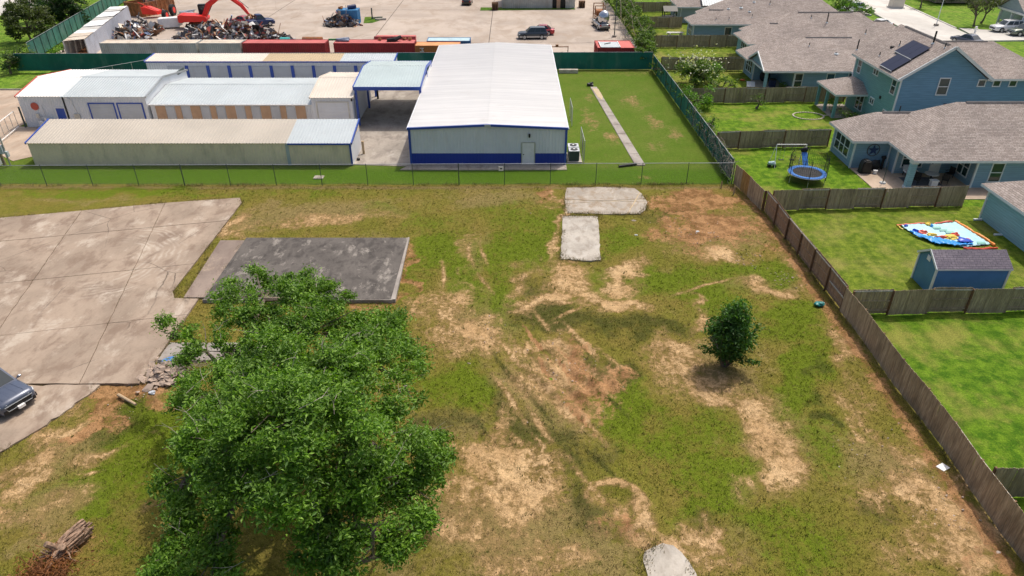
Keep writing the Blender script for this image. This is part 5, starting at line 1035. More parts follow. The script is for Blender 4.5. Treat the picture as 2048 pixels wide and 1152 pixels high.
container('blue container with pale roof behind the orange one', -12.0, -5.9, 102.3, 104.7, MT['c_blue'], top=MT['c_bluetop'])
# lettering running down the orange container
def text_mesh(txt, size):
    cu = bpy.data.curves.new('lettering', 'FONT'); cu.body = txt; cu.size = size; cu.extrude = .006; ob = bpy.data.objects.new('lettering_tmp', cu); COL.objects.link(ob)
    dg = bpy.context.evaluated_depsgraph_get(); me = bpy.data.meshes.new_from_object(ob.evaluated_get(dg)); bpy.data.objects.remove(ob); return me
me = text_mesh('Mats', .8); me.materials.clear(); me.materials.append(MT['white']); lt = bpy.data.objects.new('lettering', me); COL.objects.link(lt); lt.parent = oc
o_ = ORIG[oc.name]; lt.matrix_local = Matrix.Translation((-12.65-o_[0], 99.35-o_[1], 2.35)) @ Matrix(((0,1,0),(0,0,-1),(-1,0,0))).to_4x4()
# tilted white container on the left with open near end
tc = thing('shipping_container', 'old white container with torn roof standing at an angle on the left', 'container', (-63.5, 114, 0), 'shipping containers along the scrap yard front')
a0, a1, b0, b1 = Vector((-62.9,102.0,0)), Vector((-60.4,103.0,0)), Vector((-69.2,128.6,0)), Vector((-66.6,129.4,0)); hz = Vector((0,0,2.6))
def rib2(p, q, h): return MB().ribbed(p, q-p, h, .3, .035)
rib2(b0, a0, hz).build('side_panel', MT['c_white'], tc); rib2(a1, b1, hz).build('side_panel', plain('pale_blue_white_container', (.52,.55,.62), .6, .1, .6, dirt=(.35,.3,.26), damt=.3), tc); rib2(b1, b0, hz).build('end_panel', MT['c_white'], tc)
MB().poly([a0+Vector((0,0,.03)), a1+Vector((0,0,.03)), b1+Vector((0,0,.03)), b0+Vector((0,0,.03))]).build('floor', MT['rust'], tc)
for i in range(11):
    t0, t1 = i/11+.004, (i+1)/11-.004; zz = Vector((0,0,2.6+rnd.uniform(-.02,.06))); sag = Vector((0,0,rnd.uniform(-.02,.14)))
    q = [a0.lerp(b0,t0)+zz, a1.lerp(b1,t0)+zz+sag, a1.lerp(b1,t1)+zz+sag, a0.lerp(b0,t1)+zz]; MB().prism(q, (0,0,.03)).build('roof_panel', MT['c_cream'] if i < 2 else MT['white'] if i % 3 else MT['c_white'], tc)
for p in (a0, a1, b0, b1): MB().tube([p, p+hz], .08, 6).build('corner_post', MT['c_white'], tc)
# red container on the right, panel on top
container('red container with a grey panel on top beside the overgrown fence', 11.6, 16.6, 98.1, 102.6, plain('bright_red_container', (.38,.035,.03), .55, .1, .7), top=plain('red_container_roof', (.56,.12,.10), .6, .1, .7), h=2.6)
pn = thing('roof_panel', 'grey framed panel lying on the red container', 'panel', (13.4, 99.3, 2.62)); MB().box(12.0,14.7,98.15,101.5,2.61,2.66).build('sheet', MT['lt_roof'], pn)
for x in (12.0, 14.62): MB().box(x, x+.08, 98.15, 101.5, 2.661, 2.73).build('frame_bar', MT['white'], pn)
MB().bar((12.7,99.9,2.7), (13.6,100.6,2.7), .12, .08).build('strap', MT['black'], pn)
# excavator
EX = thing('excavator', 'red crawler excavator with raised boom standing behind the scrap heap', 'excavator', (0,0,0)); MT['ex_red'] = plain('excavator_red', (.78,.035,.025), .4, .05, .8)
for y in (-1.2, 1.2):
    tr = MB(); pr = [(-1.9,y-.28,.1),(1.9,y-.28,.1),(2.25,y-.28,.45),(1.95,y-.28,.85),(-1.95,y-.28,.85),(-2.25,y-.28,.45)]; tr.prism(pr, (0,.56,0)); to = tr.build('track', MT['rubber'], EX)
    for k in range(14): MB().box(-2.0+k*.3,-1.88+k*.3,y-.3,y+.3,.85,.9).build('track_shoe', MT['rust'], to)
MB().box(-.9,.9,-1,1,.45,1.0).build('undercarriage', MT['rust'], EX)
bo = MB(); bo.prism([(-2.9,-1.35,1.15),(1.3,-1.35,1.15),(1.5,-1.35,1.6),(1.2,-1.35,2.0),(-.6,-1.35,2.15),(-2.6,-1.35,2.25),(-3.0,-1.35,1.9)], (0,2.7,0)); bo.build('upper_body', MT['ex_red'], EX, smooth=True, bevel=.06)
MB().prism([(-3.15,-1.3,1.05),(-2.3,-1.3,1.05),(-2.3,-1.3,2.3),(-3.15,-1.3,2.2)], (0,2.6,0)).build('counterweight', MT['ex_red'], EX, smooth=True, bevel=.1)
cb = MB(); cb.prism([(.0,.35,2.0),(1.4,.35,2.0),(1.6,.35,2.7),(1.25,.35,3.6),(.0,.35,3.6)], (0,1.0,0)); co = cb.build('cab', MT['black'], EX, bevel=.04); MB().box(.1,1.2,.3,.34,2.7,3.4).build('side_window', MT['car_glass'], co)
bm_ = MB(); pts = [(1.0,-.1,2.0),(1.9,-.1,3.6),(3.6,-.1,4.7),(5.6,-.1,4.75)]; bm_.tube(pts, [.42,.5,.46,.36], 6); bm_.build('boom', MT['ex_red'], EX)
MB().tube([(5.6,-.1,4.75),(7.2,-.1,3.4),(8.1,-.1,2.0)], [.38,.34,.22], 6).build('stick', MT['ex_red'], EX)
MB().tube([(1.3,.2,1.9),(2.8,.2,4.1)], .09, 8).build('cylinder', MT['black'], EX); MB().tube([(3.8,-.1,5.05),(5.9,-.1,5.2)], .09, 8).build('cylinder', MT['black'], EX); MB().tube([(5.9,-.1,5.2),(8.3,-.1,2.9)], .05, 6).build('cylinder', MT['black'], EX)
for k in range(5):
    a = 2*math.pi*k/5; MB().tube([(8.3,-.1,2.0),(8.3+.75*math.cos(a),-.1+.75*math.sin(a),1.5),(8.3+.6*math.cos(a),-.1+.6*math.sin(a),.6),(8.3+.15*math.cos(a),-.1+.15*math.sin(a),.15)], [.12,.15,.12,.03], 6).build('grapple_claw', MT['rust'], EX)
EX.location = (-52.6, 124.6, 0); EX.rotation_euler = (0,0,R(8)); EX.scale = (1.0,1.0,1.0)
# scrap heaps
def scrap_heap(label, cx, cy, rx, ry, h, n, seed, name='scrap_heap'):
    r = random.Random(seed); m = MB(); m.blob((cx,cy,0), rx*.7, ry*.7, h*.62, .3, 3, seed=seed)
    for i in range(n):
        a = r.uniform(0, 2*math.pi); q = math.sqrt(r.random()); x = cx+rx*q*math.cos(a); y = cy+ry*q*math.sin(a)
        z = h*max(0, 1-q**1.7)*r.uniform(.75, 1.1)+r.uniform(0,.25); d = Vector((r.gauss(0,1), r.gauss(0,1), r.gauss(0,.7))).normalized(); k = r.random(); L = r.uniform(.3, 1.3) if r.random() < .75 else r.uniform(1.3, 2.3)
        if k < .45:
            s = d.cross(Vector((r.gauss(0,1),r.gauss(0,1),r.gauss(0,1)))).normalized()*r.uniform(.15,.6); c = Vector((x,y,z)); u = d*L*.5; f = s.cross(d).normalized()*r.uniform(-.3,.3)
            m.add([c-u-s, c+u-s+f*.5, c+u+s, c-u+s+f, c+f], [(0,1,4),(1,2,4),(2,3,4),(3,0,4)])
        elif k < .75: m.tube([(x,y,z), Vector((x,y,z))+d*L*.5+Vector((0,0,r.uniform(-.1,.2))), Vector((x,y,z))+d*L], r.uniform(.03,.12), 5)
        else:
            u = d*L*.25; s = d.cross(Vector((r.gauss(0,1),r.gauss(0,1),1))).normalized(); m.obox((x,y,z), u, s*r.uniform(.1,.35), u.cross(s).normalized()*r.uniform(.05,.3))
    return tag(m.build(name, MT['scrap']), label, 'scrap heap', kind='stuff')
scrap_heap('large heap of mixed scrap metal behind the white and red containers', -43.2, 112.3, 9.2, 4.4, 2.7, 2300, 3)
scrap_heap('low scattering of scrap and car parts behind the long white container', -55.5, 108.5, 4.6, 3.0, .9, 420, 4)
scrap_heap('small scrap heap leaning on the blue box in the yard', -29.2, 126.3, 2.9, 1.2, 1.2, 300, 5)
scrap_heap('heap of scrap inside the rusty open skip', -67.0, 138.5, 1.7, 1.6, 2.2, 160, 6)
scrap_heap('rusty scrap machine parts heaped beside the old white container', -61.0, 119.5, 3.4, 5.0, 1.4, 380, 8)
# rusty skip
SK = thing('skip', 'rusty orange open skip at the far left of the scrap yard', 'skip', (-67, 138, 0))
for q in ([(-70.2,135.2,0),(-66.6,133.6,0)], [(-66.6,133.6,0),(-63.2,140.2,0)], [(-63.2,140.2,0),(-66.8,141.8,0)], [(-66.8,141.8,0),(-70.2,135.2,0)]):
    a, b2 = Vector(q[0]), Vector(q[1]); MB().ribbed(a, b2-a, (0,0,2.3), .9, .08).build('side_panel', MT['rust'], SK); MB().bar(a+Vector((0,0,2.3)), b2+Vector((0,0,2.3)), .14, .12).build('rim', MT['rust'], SK)
# red farm implement with wheels
TR = thing('red_implement', 'red wheeled farm implement beside the rusty skip', 'implement', (-62, 132, 0))
im = MB(); im.prism([(-62.8,130.7,.7),(-60.4,131.3,.5),(-60.5,131.2,1.1),(-62.0,130.6,1.9),(-62.8,130.5,1.9)], (.3,1.5,0)); im.build('hopper', MT['ex_red'], TR); MB().tube([(-63.4,131.3,2.6),(-61.0,130.9,1.6),(-58.2,129.8,.7)], .07, 6).build('drawbar', MT['ex_red'], TR)
for x, y, r in ((-58.6,133.6,.95),(-57.8,128.6,.9)):
    wv = MB().tube([(x-.3,y,r),(x+.3,y,r)], r, 18).build('wheel', MT['rubber'], TR, smooth=True); MB().tube([(x-.32,y,r),(x+.32,y,r)], r*.55, 14).build('rim', MT['ex_red'], wv)
TR.location.x -= 3.2; TR.location.y += 2.0
tag(MB().blob((-59.6,137.2,.3), 1.6, .9, .35, .5, 2).build('rope_heap', MT['galv']), 'grey coil of tangled cable beside the red implement', 'cable')
AP = thing('scrap_appliance', 'white dented tank lying beside the red implement', 'tank', (-57.8, 124.5, 0)); MB().obox((-57.8,124.5,.9), (1.6,.3,.05), (-.15,.7,0), (0,0,.75)).build('body', MT['white'], AP, bevel=.08); MB().obox((-56.0,124.7,.9), (.12,.02,0), (0,.5,0), (0,0,.5)).build('end_plate', MT['galv'], AP)
# smashed red car and blue truck body
CW = vehicle('wrecked red car held under the excavator grapple', 'car', (-46.6, 127.2, .15), R(160), 3.9, 1.7, 1.35, paint('wreck_red', (.45,.02,.03), .1), 'sedan', name='wrecked_car', detail=False)
MT['cab_blue'] = plain('cab_blue_paint', (.02,.035,.11), .4, .1)
vehicle('dark blue wrecked pickup standing behind the scrap heap', 'truck', (-42.8, 125.6, .1), R(35), 4.6, 1.85, 1.9, MT['cab_blue'], 'pickup', name='wrecked_truck', detail=False)
# blue box with items
BX = container('blue box container standing alone on the yard', -30.0, -26.4, 126.9, 129.3, plain('bright_blue_box', (.05,.22,.45), .5, .1, .8), h=2.4, group=None, name='blue_container')
tag(MB().tube([(-28.2,128.0,2.65),(-26.9,128.6,2.75)], .35, 10).build('tarp_roll', MT['cab_blue']), 'dark blue roll lying on the blue box', 'roll'); tag(MB().blob((-29.4,128.2,2.55), .45, .4, .28, .3, 2).build('scrap_bundle', MT['rust']), 'small rusty bundle on the blue box', 'bundle')
# things on and behind the red containers
tag(MB().tube([(-34,104.9,.45),(-27.5,104.9,.45)], .45, 10).build('pipe', MT['rust']), 'fat rusty pipe lying behind the first red container', 'pipe') if False else None
for x0, x1, y, z, r, m, lab in ((-29.8,-27.0,103.9,2.4,.42,'rust','short brown pipe just behind the left red container roof'),(-25.9,-23.2,103.0,2.62,.14,'leafy','thin green bar bridging the two red containers'),(-33.5,-32.2,105.6,1.9,.5,'teal','turquoise drum behind the left red container')):
    mm = MT['rust'] if m == 'rust' else plain('turquoise_plastic', (.06,.4,.38), .5) if m == 'teal' else plain('green_bar', (.04,.22,.07), .5); tag(MB().tube([(x0,y,z),(x1,y,z)], r, 12).build('pipe' if m != 'teal' else 'drum', mm), lab, 'pipe' if m != 'teal' else 'drum')
tag(MB().blob((-23.6,102.4,2.75), 1.1, .5, .3, .25, 2).build('tarp_bundle', plain('grey_blue_tarp', (.2,.24,.33), .6)), 'grey blue tarp bundle on the second red container', 'tarp')
tag(MB().tube([(-17.5,102.0,2.72),(-16.4,102.1,2.8),(-15.6,102.6,3.1)], [.25,.32,.22], 8).build('tarp_bundle', MT['rubber']), 'black rubber strip on the second red container', 'rubber')
for i, (x, y) in enumerate(((-18.6,102.8),(-14.4,102.9),(-15.2,103.1))): tag(MB().blob((x,y,2.75), .28, .22, .22, .3, 2, seed=i).build('scrap_piece', MT['rust']), ('leftmost' if i == 0 else 'rightmost' if i == 1 else 'middle') + ' small rusty lump on the second red container', 'scrap', 'rusty lumps on the container')
RC = thing('steel_tank', 'faded red steel tank behind the second red container', 'tank', (-17, 104.6, 0)); RC_m = MT['c_redtop']; MB().box(-19.5,-13.8,103.8,105.4,0,2.75).build('body', RC_m, RC, bevel=.05); MB().box(-19.6,-13.7,103.75,103.85,2.4,2.9).build('rim', RC_m, RC)
# small shed building at the top, pallets, rack, light poles
H = thing('metal_shed', 'old white ribbed shed building at the top edge of the yard', 'shed', (5, 145, 0))
w = MB(); w.ribbed((-1.9,142.6,0), (9.6,0,0), (0,0,3.4), .4, .04); w.ribbed((10.2,142.6,0), (1.8,0,0), (0,0,3.4), .4, .04); w.ribbed((12.0,142.6,0), (0,9,0), (0,0,3.4), .4, .04); w.ribbed((-1.9,151.6,0), (0,-9,0), (0,0,3.4), .4, .04); w.build('wall', MT['c_white'], H)
MB().box(7.7,10.2,142.9,143.0,0,3.4).build('dark_doorway_sheet', MT['black'], H); MB().box(8.5,9.2,142.4,142.6,0,2.4).build('door', MT['tan_panel'], H)  # black sheet stands in for the shade inside the open doorway
MB().prism([(-2.1,142.3,3.4),(-2.1,147,4.8),(-2.1,151.9,3.4)], (14.3,0,0)).build('roof', MT['c_cream'], H)
RK = thing('rusty_rack', 'tall rusty steel rack at the right edge of the yard', 'rack', (15.4, 131.5, 0))
for x in (14.6, 16.3):
    for y in (130.6, 133.4): MB().box(x-.08,x+.08,y-.08,y+.08,0,2.5).build('post', MT['rust'], RK)
for z in (.6,1.4,2.4):
    for y in (130.6,133.4): MB().box(14.6,16.3,y-.06,y+.06,z,z+.12).build('shelf_bar', MT['rust'], RK)
MB().box(14.9,16.0,131,133,.7,1.6).build('crate', MT['rust'], RK)
def pallets(label, x, y, n):
    T = thing('pallet_stack', label, 'pallets', (x, y, 0))
    for k in range(n):
        p = MB(); 
        for j in range(5): p.box(x-.6, x+.6, y-.6+j*.27, y-.48+j*.27, k*.15+.1, k*.15+.13)
        for j in (-.55,0,.45): p.box(x+j, x+j+.1, y-.6, y+.6, k*.15, k*.15+.1)
        p.build('pallet', MT['post_wood'], T)
pallets('stack of wooden pallets beside the grass verge', -3.2, 141.0, 9); pallets('stack of brown pallets right of the old white shed', 13.4, 143.5, 8)
def light_pole(label, x, y, h, r=.08, arm=True, name='light_pole', m=None):
    T = thing(name, label, 'pole', (x, y, 0)); MB().tube([(x,y,0),(x,y,h)], [r, r*.6], 8).build('pole', m or MT['dark_steel'], T); MB().box(x-.3,x+.3,y-.3,y+.3,-.1,.25).build('footing', MT['conc_side'], T)
    if arm: MB().bar((x,y,h-.1), (x-1.4,y-.2,h+.1), .08, .08).build('arm', m or MT['dark_steel'], T); MB().box(x-1.9,x-1.3,y-.35,y-.05,h,h+.18).build('lamp_head', MT['galv'], T)
light_pole('slim dark light pole beside the red container', 16.4, 117.3, 8.5)
light_pole('pale street pole on the lawn near the street', 72.8, 126.5, 6.5, .07, True, 'street_lamp', MT['house_trim'])
light_pole('dark wooden pole in the grass at the far left', -91.5, 136.5, 9, .2, False, 'utility_pole', MT['wood'])
tag(MB().box(-25.0,-24.8,131.9,132.1,0,1.9).build('post', MT['dark_steel']), 'thin post beside the small grass island', 'post')
for i, (x, y) in enumerate(((-24.2,132.8),(-23.3,131.2))): tag(MB().obox((x,y,.15), (.9,.3,0), (-.1,.25,0), (0,0,.15)).build('kerb_block', MT['conc_pale'], bevel=.03), ('far' if i == 0 else 'near') + ' concrete kerb block at the grass island', 'block', 'kerb blocks at the island')
CH = thing('gate_frame', 'low rusty gate frame behind the green fence by the warehouse', 'frame', (6.2, 98.4, 0))
for x in (4.6, 7.6): MB().box(x-.05,x+.05,98.35,98.45,0,2.75).build('post', MT['rust'], CH)
MB().box(4.65,7.55,98.37,98.43,2.6,2.7).build('bar', MT['rust'], CH); MB().box(5.9,6.3,98.37,98.43,2.7,2.95).build('finial', MT['rust'], CH)
UB = thing('utility_box', 'tan utility box on the grass corner by the street', 'utility box', (73.9, 143.8, 0)); MB().box(72.8,75.0,142.9,144.7,0,1.9).build('cabinet', MT['cream_roof'], UB, bevel=.05); MB().box(72.6,75.2,142.7,144.9,-.05,.1).build('plinth', MT['conc_white'], UB)
tag(MB().box(-71,-69.6,99.9,100.4,0,.02).build('paver', MT['white']), 'white paving stone in the grass at the far left', 'paver') if False else None

# ------------------------------------------------------------------ vegetation
def leaf_mesh(name, C, size, mat, parent=None, seed=0, asp=.42, upb=.5, fold=.25):
    """one small folded leaf per centre"""
    r = np.random.RandomState(seed); n = len(C); C = np.asarray(C, dtype=np.float32)
    if parent is not None: C = C - np.array(ORIG.get(parent.name, (0,0,0)), dtype=np.float32)
    nrm = r.randn(n, 3); nrm[:,2] = np.abs(nrm[:,2])+upb; nrm /= np.linalg.norm(nrm, axis=1)[:,None]
    a = r.randn(n, 3); a -= nrm*(a*nrm).sum(1)[:,None]; a /= np.linalg.norm(a, axis=1)[:,None]; b = np.cross(nrm, a)
    L = (size*r.uniform(.5, 1.5, n))[:,None]; W = L*asp
    v = np.stack([C-a*L*.5, C+b*W*.5+nrm*W*fold, C+a*L*.5-nrm*L*.12, C-b*W*.5+nrm*W*fold], 1).reshape(-1, 3)
    me = bpy.data.meshes.new(name); me.vertices.add(n*4); me.vertices.foreach_set('co', v.astype(np.float32).ravel())
    i = np.arange(n)*4; q = np.stack([i, i+1, i+2, i, i+2, i+3], 1).ravel().astype(np.int32)
    me.loops.add(n*6); me.loops.foreach_set('vertex_index', q); me.polygons.add(n*2); me.polygons.foreach_set('loop_start', np.arange(0, n*6, 3, dtype=np.int32))
    me.update(calc_edges=True); me.materials.append(mat); o = bpy.data.objects.new(name, me); COL.objects.link(o)
    if parent is not None: o.parent = parent; ORIG[o.name] = ORIG.get(parent.name, (0,0,0))
    return o
def clump_points(lumps, nsub, nleaf, seed, sub_r=.42, shell=.62, flat=.8):
    """leaf centres in small clumps spread through the outer part of each lump; returns points and clump centres"""
    r = np.random.RandomState(seed); P = []; S = []
    for x, y, z, R_ in lumps:
        k = max(3, int(nsub*R_**2)); nl = max(4, int(3.2*R_**2)); lo = r.randn(nl, 3); lo /= np.linalg.norm(lo, axis=1)[:,None]; d = lo[r.randint(0, nl, k)] + r.randn(k, 3)*.26; d /= np.linalg.norm(d, axis=1)[:,None]; d[:,2] = np.where(d[:,2] < -.5, -d[:,2], d[:,2])
        rad = R_*(shell+(1.12-shell)*r.rand(k)**.8); c = np.array((x, y, z))+d*rad[:,None]*np.array((1,1,flat)); S.append(c)
        m = (nleaf*r.uniform(.35, 1.5, k)).astype(int)
        for cc, mm in zip(c, m): P.append(cc + r.randn(mm, 3)*sub_r*np.array((1,1,.62))*r.uniform(.6, 1.15))
    return np.concatenate(P), np.concatenate(S)
def limb(mb, p, q, r0, r1, seed, bend=.12, n=5, sides=6):
    rr = random.Random(seed); p, q = Vector(p), Vector(q); d = q-p; pts = []; rs = []
    o1 = Vector((rr.uniform(-1,1), rr.uniform(-1,1), rr.uniform(-.2,.8)))*d.length*bend
    for i in range(n):
        t = i/(n-1); pts.append(p.lerp(q, t)+o1*math.sin(math.pi*t)+Vector((rr.uniform(-1,1),rr.uniform(-1,1),rr.uniform(-1,1)))*d.length*.02*(0 < i < n-1)); rs.append(r0+(r1-r0)*t)
    mb.tube(pts, rs, sides); return pts
def tree(name, label, x, y, lumps, mat, size, nsub, nleaf, seed, tr=.2, fork=2., cat='tree', group=None, sub_r=.42, barm=None, twigs=0, shell=.62, asp=.42, trunk=True, flat=.8):
    T = thing(name, label, cat, (x, y, 0), group); P, S = clump_points(lumps, nsub, nleaf, seed, sub_r, shell, flat); P = P[P[:,2] > .05]
    leaf_mesh('crown', P, size, mat, T, seed, asp)
    r = random.Random(seed); b = MB(); top = (x+r.uniform(-.2,.2), y+r.uniform(-.2,.2), fork)
    if trunk: limb(b, (x,y,-.1), top, tr, tr*.72, seed, .03, 6, 9); b.tube([(x,y,-.1),(x,y,.25)], [tr*1.5,tr*1.02], 9); b.build('trunk', barm or MT['bark'], T, smooth=True)
    br = MB(); big = sorted(lumps, key=lambda l: -l[3])
    st = []
    for i, l in enumerate(big):
        src = top if i < 7 or not st else min(st, key=lambda s: (Vector(s)-Vector(l[:3])).length)
        pts = limb(br, src, (l[0], l[1], l[2]-l[3]*.1), tr*.5*(l[3]/big[0][3])**.5+.015, .03, seed+i, .1, 6, 6); st += [tuple(q) for q in pts[2:]]
        for k in range(3):
            a = r.uniform(0, 6.28); e = (l[0]+l[3]*.85*math.cos(a), l[1]+l[3]*.85*math.sin(a), l[2]+r.uniform(-.2,.7)*l[3]); limb(br, pts[3], e, .035, .012, seed*7+i*3+k, .1, 4, 5)
    br.build('branches', barm or MT['bark'], T, smooth=True)
    if twigs:
        tw = MB()
        for k in range(twigs):
            c = S[r.randrange(len(S))]; p = Vector(c); d = Vector((r.gauss(0,1), r.gauss(0,1), r.uniform(-.2,.6))).normalized()*r.uniform(.5,1.2)
            q = limb(tw, p-d*.4, p+d*.7+Vector((0,0,.2)), .016, .005, seed+k, .15, 4, 4)
            for j in range(2): limb(tw, q[2], q[2]+Vector((r.gauss(0,.3), r.gauss(0,.3), r.uniform(0,.35))), .009, .004, seed+k+j, .1, 3, 4)
        tag(tw.build('bare_twigs', MT['twig'], T), kind='stuff')
    return T
LUMPS = [(-8.87,21.10,7.40,2.07),(-7.03,20.03,7.80,2.07),(-5.94,20.17,7.20,1.88),(-10.62,21.35,6.20,1.79),(-7.78,17.72,8.20,2.16),(-6.07,16.91,8.30,2.16),(-5.04,18.48,6.80,1.88),(-10.06,18.40,6.40,1.69),(-11.27,18.65,5.40,1.41),(-4.07,18.45,5.60,1.41),(-3.61,17.89,4.80,1.22),(-6.61,16.44,7.20,1.97),(-5.37,16.61,6.20,1.88),(-8.39,17.08,7.00,1.79),(-4.19,16.47,5.00,1.32),(-5.40,16.05,5.00,1.50),(-6.56,16.07,4.60,1.13),(-9.94,17.70,5.00,1.13),(-14.01,30.60,5.00,1.32),(-12.50,30.93,5.40,1.41),(-10.20,30.12,5.60,1.32),(-9.26,30.98,5.00,0.85),(-10.21,26.83,6.30,1.79),(-12.12,26.74,5.80,1.50),(-8.26,25.83,6.30,1.60),(-16.80,28.61,4.50,0.75),(-14.86,26.94,4.80,1.03),(-13.11,25.15,5.00,1.13),(-13.83,23.62,4.40,0.75),(-12.73,23.00,5.20,1.32),(-12.78,21.66,4.60,0.94),(-12.77,20.72,4.40,0.66),(-7.11,26.97,5.50,1.32),(-6.04,28.11,5.00,1.22),(-4.98,26.74,4.80,0.94),(-4.59,24.88,4.50,0.85),(-5.68,24.11,5.80,1.60),(-4.35,23.69,4.20,0.56),(-6.97,24.20,6.00,1.50),(-12.43,18.86,4.40,0.94),(-12.29,17.49,4.20,0.85),(-11.00,17.54,4.80,1.03),(-10.77,16.05,4.50,1.08),(-11.16,15.57,4.20,0.94),(-9.95,15.62,4.40,0.85),(-11.13,14.75,4.00,0.94),(-9.92,14.51,4.20,1.13),(-10.35,16.98,4.40,0.66),(-12.99,18.62,4.00,0.47),(-3.35,21.95,3.50,0.52),(-2.91,21.67,3.40,0.42),(-3.00,20.95,3.20,0.47),(-4.74,15.67,4.20,1.03),(-5.67,15.52,4.00,0.85),(-4.07,16.08,3.80,0.66),(-3.75,21.21,4.20,0.66),(-6.52,15.38,3.80,0.75)]
LUMPS += [(-8.1,22.9,5.4,1.7),(-9.6,22.6,4.9,1.5),(-7.2,24.5,5.6,1.5)]  # hidden lumps inside the crown, added to shade the ground beneath
PT = tree('pecan_tree', 'large leafy pecan tree in the foreground of the vacant lot', -8.6, 21.6, LUMPS, MT['leaf'], .16, 15, 115, 5, .34, 2.6, sub_r=.225, twigs=110, shell=.55)
tw = MB(); limb(tw, (-4.2,20.9,4.4), (-2.9,20.9,3.5), .03, .012, 5); limb(tw, (-4.2,20.6,4.2), (-2.8,20.2,3.2), .03, .012, 6); tw.build('bare_branch', MT['twig'], PT)
# shrub tree right of centre: many upright stems
r = random.Random(3); SH = thing('shrub_tree', 'dark bushy shrub tree standing alone in the vacant lot', 'shrub', (11.95, 31.5, 0))
P = []; stm = MB()
for k in range(46):
    a = r.uniform(0, 6.28); q = math.sqrt(r.random()); ox, oy = 1.22*q*math.cos(a), .95*q*math.sin(a); hh = 4.25-1.75*q*q+r.uniform(-.8,.5)
    pts = limb(stm, (11.95+ox*.12, 31.5+oy*.12, 0), (11.95+ox, 31.5+oy, hh), .03, .008, k, .08, 6, 4)
    for t in range(200):
        u = r.random()**.75; u = .2+.8*u; i = u*5; j = min(4, int(i)); p = Vector(pts[j]).lerp(Vector(pts[j+1]), i-j); s = .08+.16*(1-abs(u-.6)); P.append((p.x+r.gauss(0,s), p.y+r.gauss(0,s), p.z+r.gauss(0,.12)))
for k, (ex, ey, ez) in enumerate(((1.75,.3,2.6),(1.5,-.9,1.0),(-1.4,.2,1.2),(1.2,.9,2.9))):
    pts = limb(stm, (11.95,31.5,.5), (11.95+ex,31.5+ey,ez), .03, .01, 90+k, .1, 6, 4)
    for t in range(130): u = .45+.55*r.random(); i = u*5; j = min(4, int(i)); p = Vector(pts[j]).lerp(Vector(pts[j+1]), i-j); P.append((p.x+r.gauss(0,.12), p.y+r.gauss(0,.12), p.z+r.gauss(0,.1)))
P = [p for p in P if p[2] > .12]
leaf_mesh('crown', P, .17, MT['leaf_shrub'], SH, 4, .5, .2); stm.build('stems', MT['bark'], SH)
dt = MB()
for k in range(14): limb(dt, (11.15,31.1,1.8), (10.85+r.uniform(-.35,.4), 30.9+r.uniform(-.4,.2), 2.2+r.uniform(-.35,.45)), .012, .004, 200+k, .2, 4, 4)
dt.build('dead_twigs', MT['twig'], SH)
def bushy(name, label, x, y, rx, ry, h, mat, size, seed, n=9, cat='bush', group=None, nsub=9, nleaf=34, base=.15):
    r = random.Random(seed); L = []
    for k in range(n):
        a = r.uniform(0, 6.28); q = math.sqrt(r.random())*.75; L.append((x+rx*q*math.cos(a), y+ry*q*math.sin(a), h*(base+(.78-base)*r.random()**.8*(1-.35*q)), min(rx, ry, h*.5)*r.uniform(.34,.55)))
    return tree(name, label, x, y, L, mat, size, nsub, nleaf, seed, .1+h*.012, max(.4, h*.25), cat, group, .3)
bushy('broadleaf_tree', 'large olive-green tree left of the screened fence, second from the bottom', -75.5, 114.5, 4.4, 4.4, 6.2, MT['leaf_olive'], .36, 21, 18, 'tree', 'trees outside the scrap yard', 6, 58)
bushy('broadleaf_tree', 'dark tree leaning over the screened fence at the top left', -76.0, 126.0, 4.4, 4.8, 6.2, MT['leaf_dark'], .36, 22, 18, 'tree', 'trees outside the scrap yard', 6, 58)
bushy('broadleaf_tree', 'pale olive tree behind the leaning dark one at the top left', -81.5, 131.5, 3.8, 4.2, 5.8, MT['leaf_olive'], .36, 24, 15, 'tree', 'trees outside the scrap yard', 6, 50)
bushy('broadleaf_tree', 'small tree at the top edge outside the scrap yard fence', -80.5, 147, 3.5, 3.5, 5.0, MT['leaf_olive'], .42, 23, 9, 'tree', 'trees outside the scrap yard', 5, 26)
bushy('bush', 'bright green bush at the left end of the green screened fence', -67.2, 97.5, 2.3, 2.6, 3.6, MT['leaf_vine'], .3, 25, 10, 'bush', None, 8, 32)
bushy('bush', 'dark bush below the bright one at the fence end', -67.0, 95.2, 1.8, 1.3, 2.6, MT['leaf_dark'], .3, 26, 7, 'bush', None, 8, 32)
bushy('weed_patch', 'tall pale weeds growing between the screened fence and the white container', -66.4, 107, 1.3, 4.5, 1.0, MT['leaf_bright'], .3, 27, 9, 'weeds', None, 12, 30, .1)
# overgrown hedge along the right side of the scrap yard
def hedge(label, pts, h, w, mat, seed, name='hedge', nleaf=30, size=.28, stuff=False):
    r = random.Random(seed); L = []; n = 0
    for (x0, y0), (x1, y1) in zip(pts, pts[1:]):
        d = math.dist((x0,y0), (x1,y1)); k = max(2, int(d/1.1))
        for i in range(k): t = i/k; L.append((x0+(x1-x0)*t+r.uniform(-.5,.5)*w, y0+(y1-y0)*t+r.uniform(-.4,.4), h*r.uniform(.3,.8), w*r.uniform(.45,.75)))
    x, y = L[0][0], L[0][1]
    return tree(name, label, x, y, L, mat, size, 7, nleaf, seed, .06, .6, 'hedge', None, .3, trunk=False)
hedge('tall overgrown vine hedge right of the scrap yard', [(19.0,98.0),(19.6,112),(19.9,128),(19.6,152)], 3.6, 2.0, MT['leaf_vine'], 31, nleaf=36, size=.32)
hedge('vines climbing over the far end of the green fence', [(19.2,94.5),(19.4,89)], 1.9, .7, MT['leaf_vine'], 32, 'vine', 22, .24)
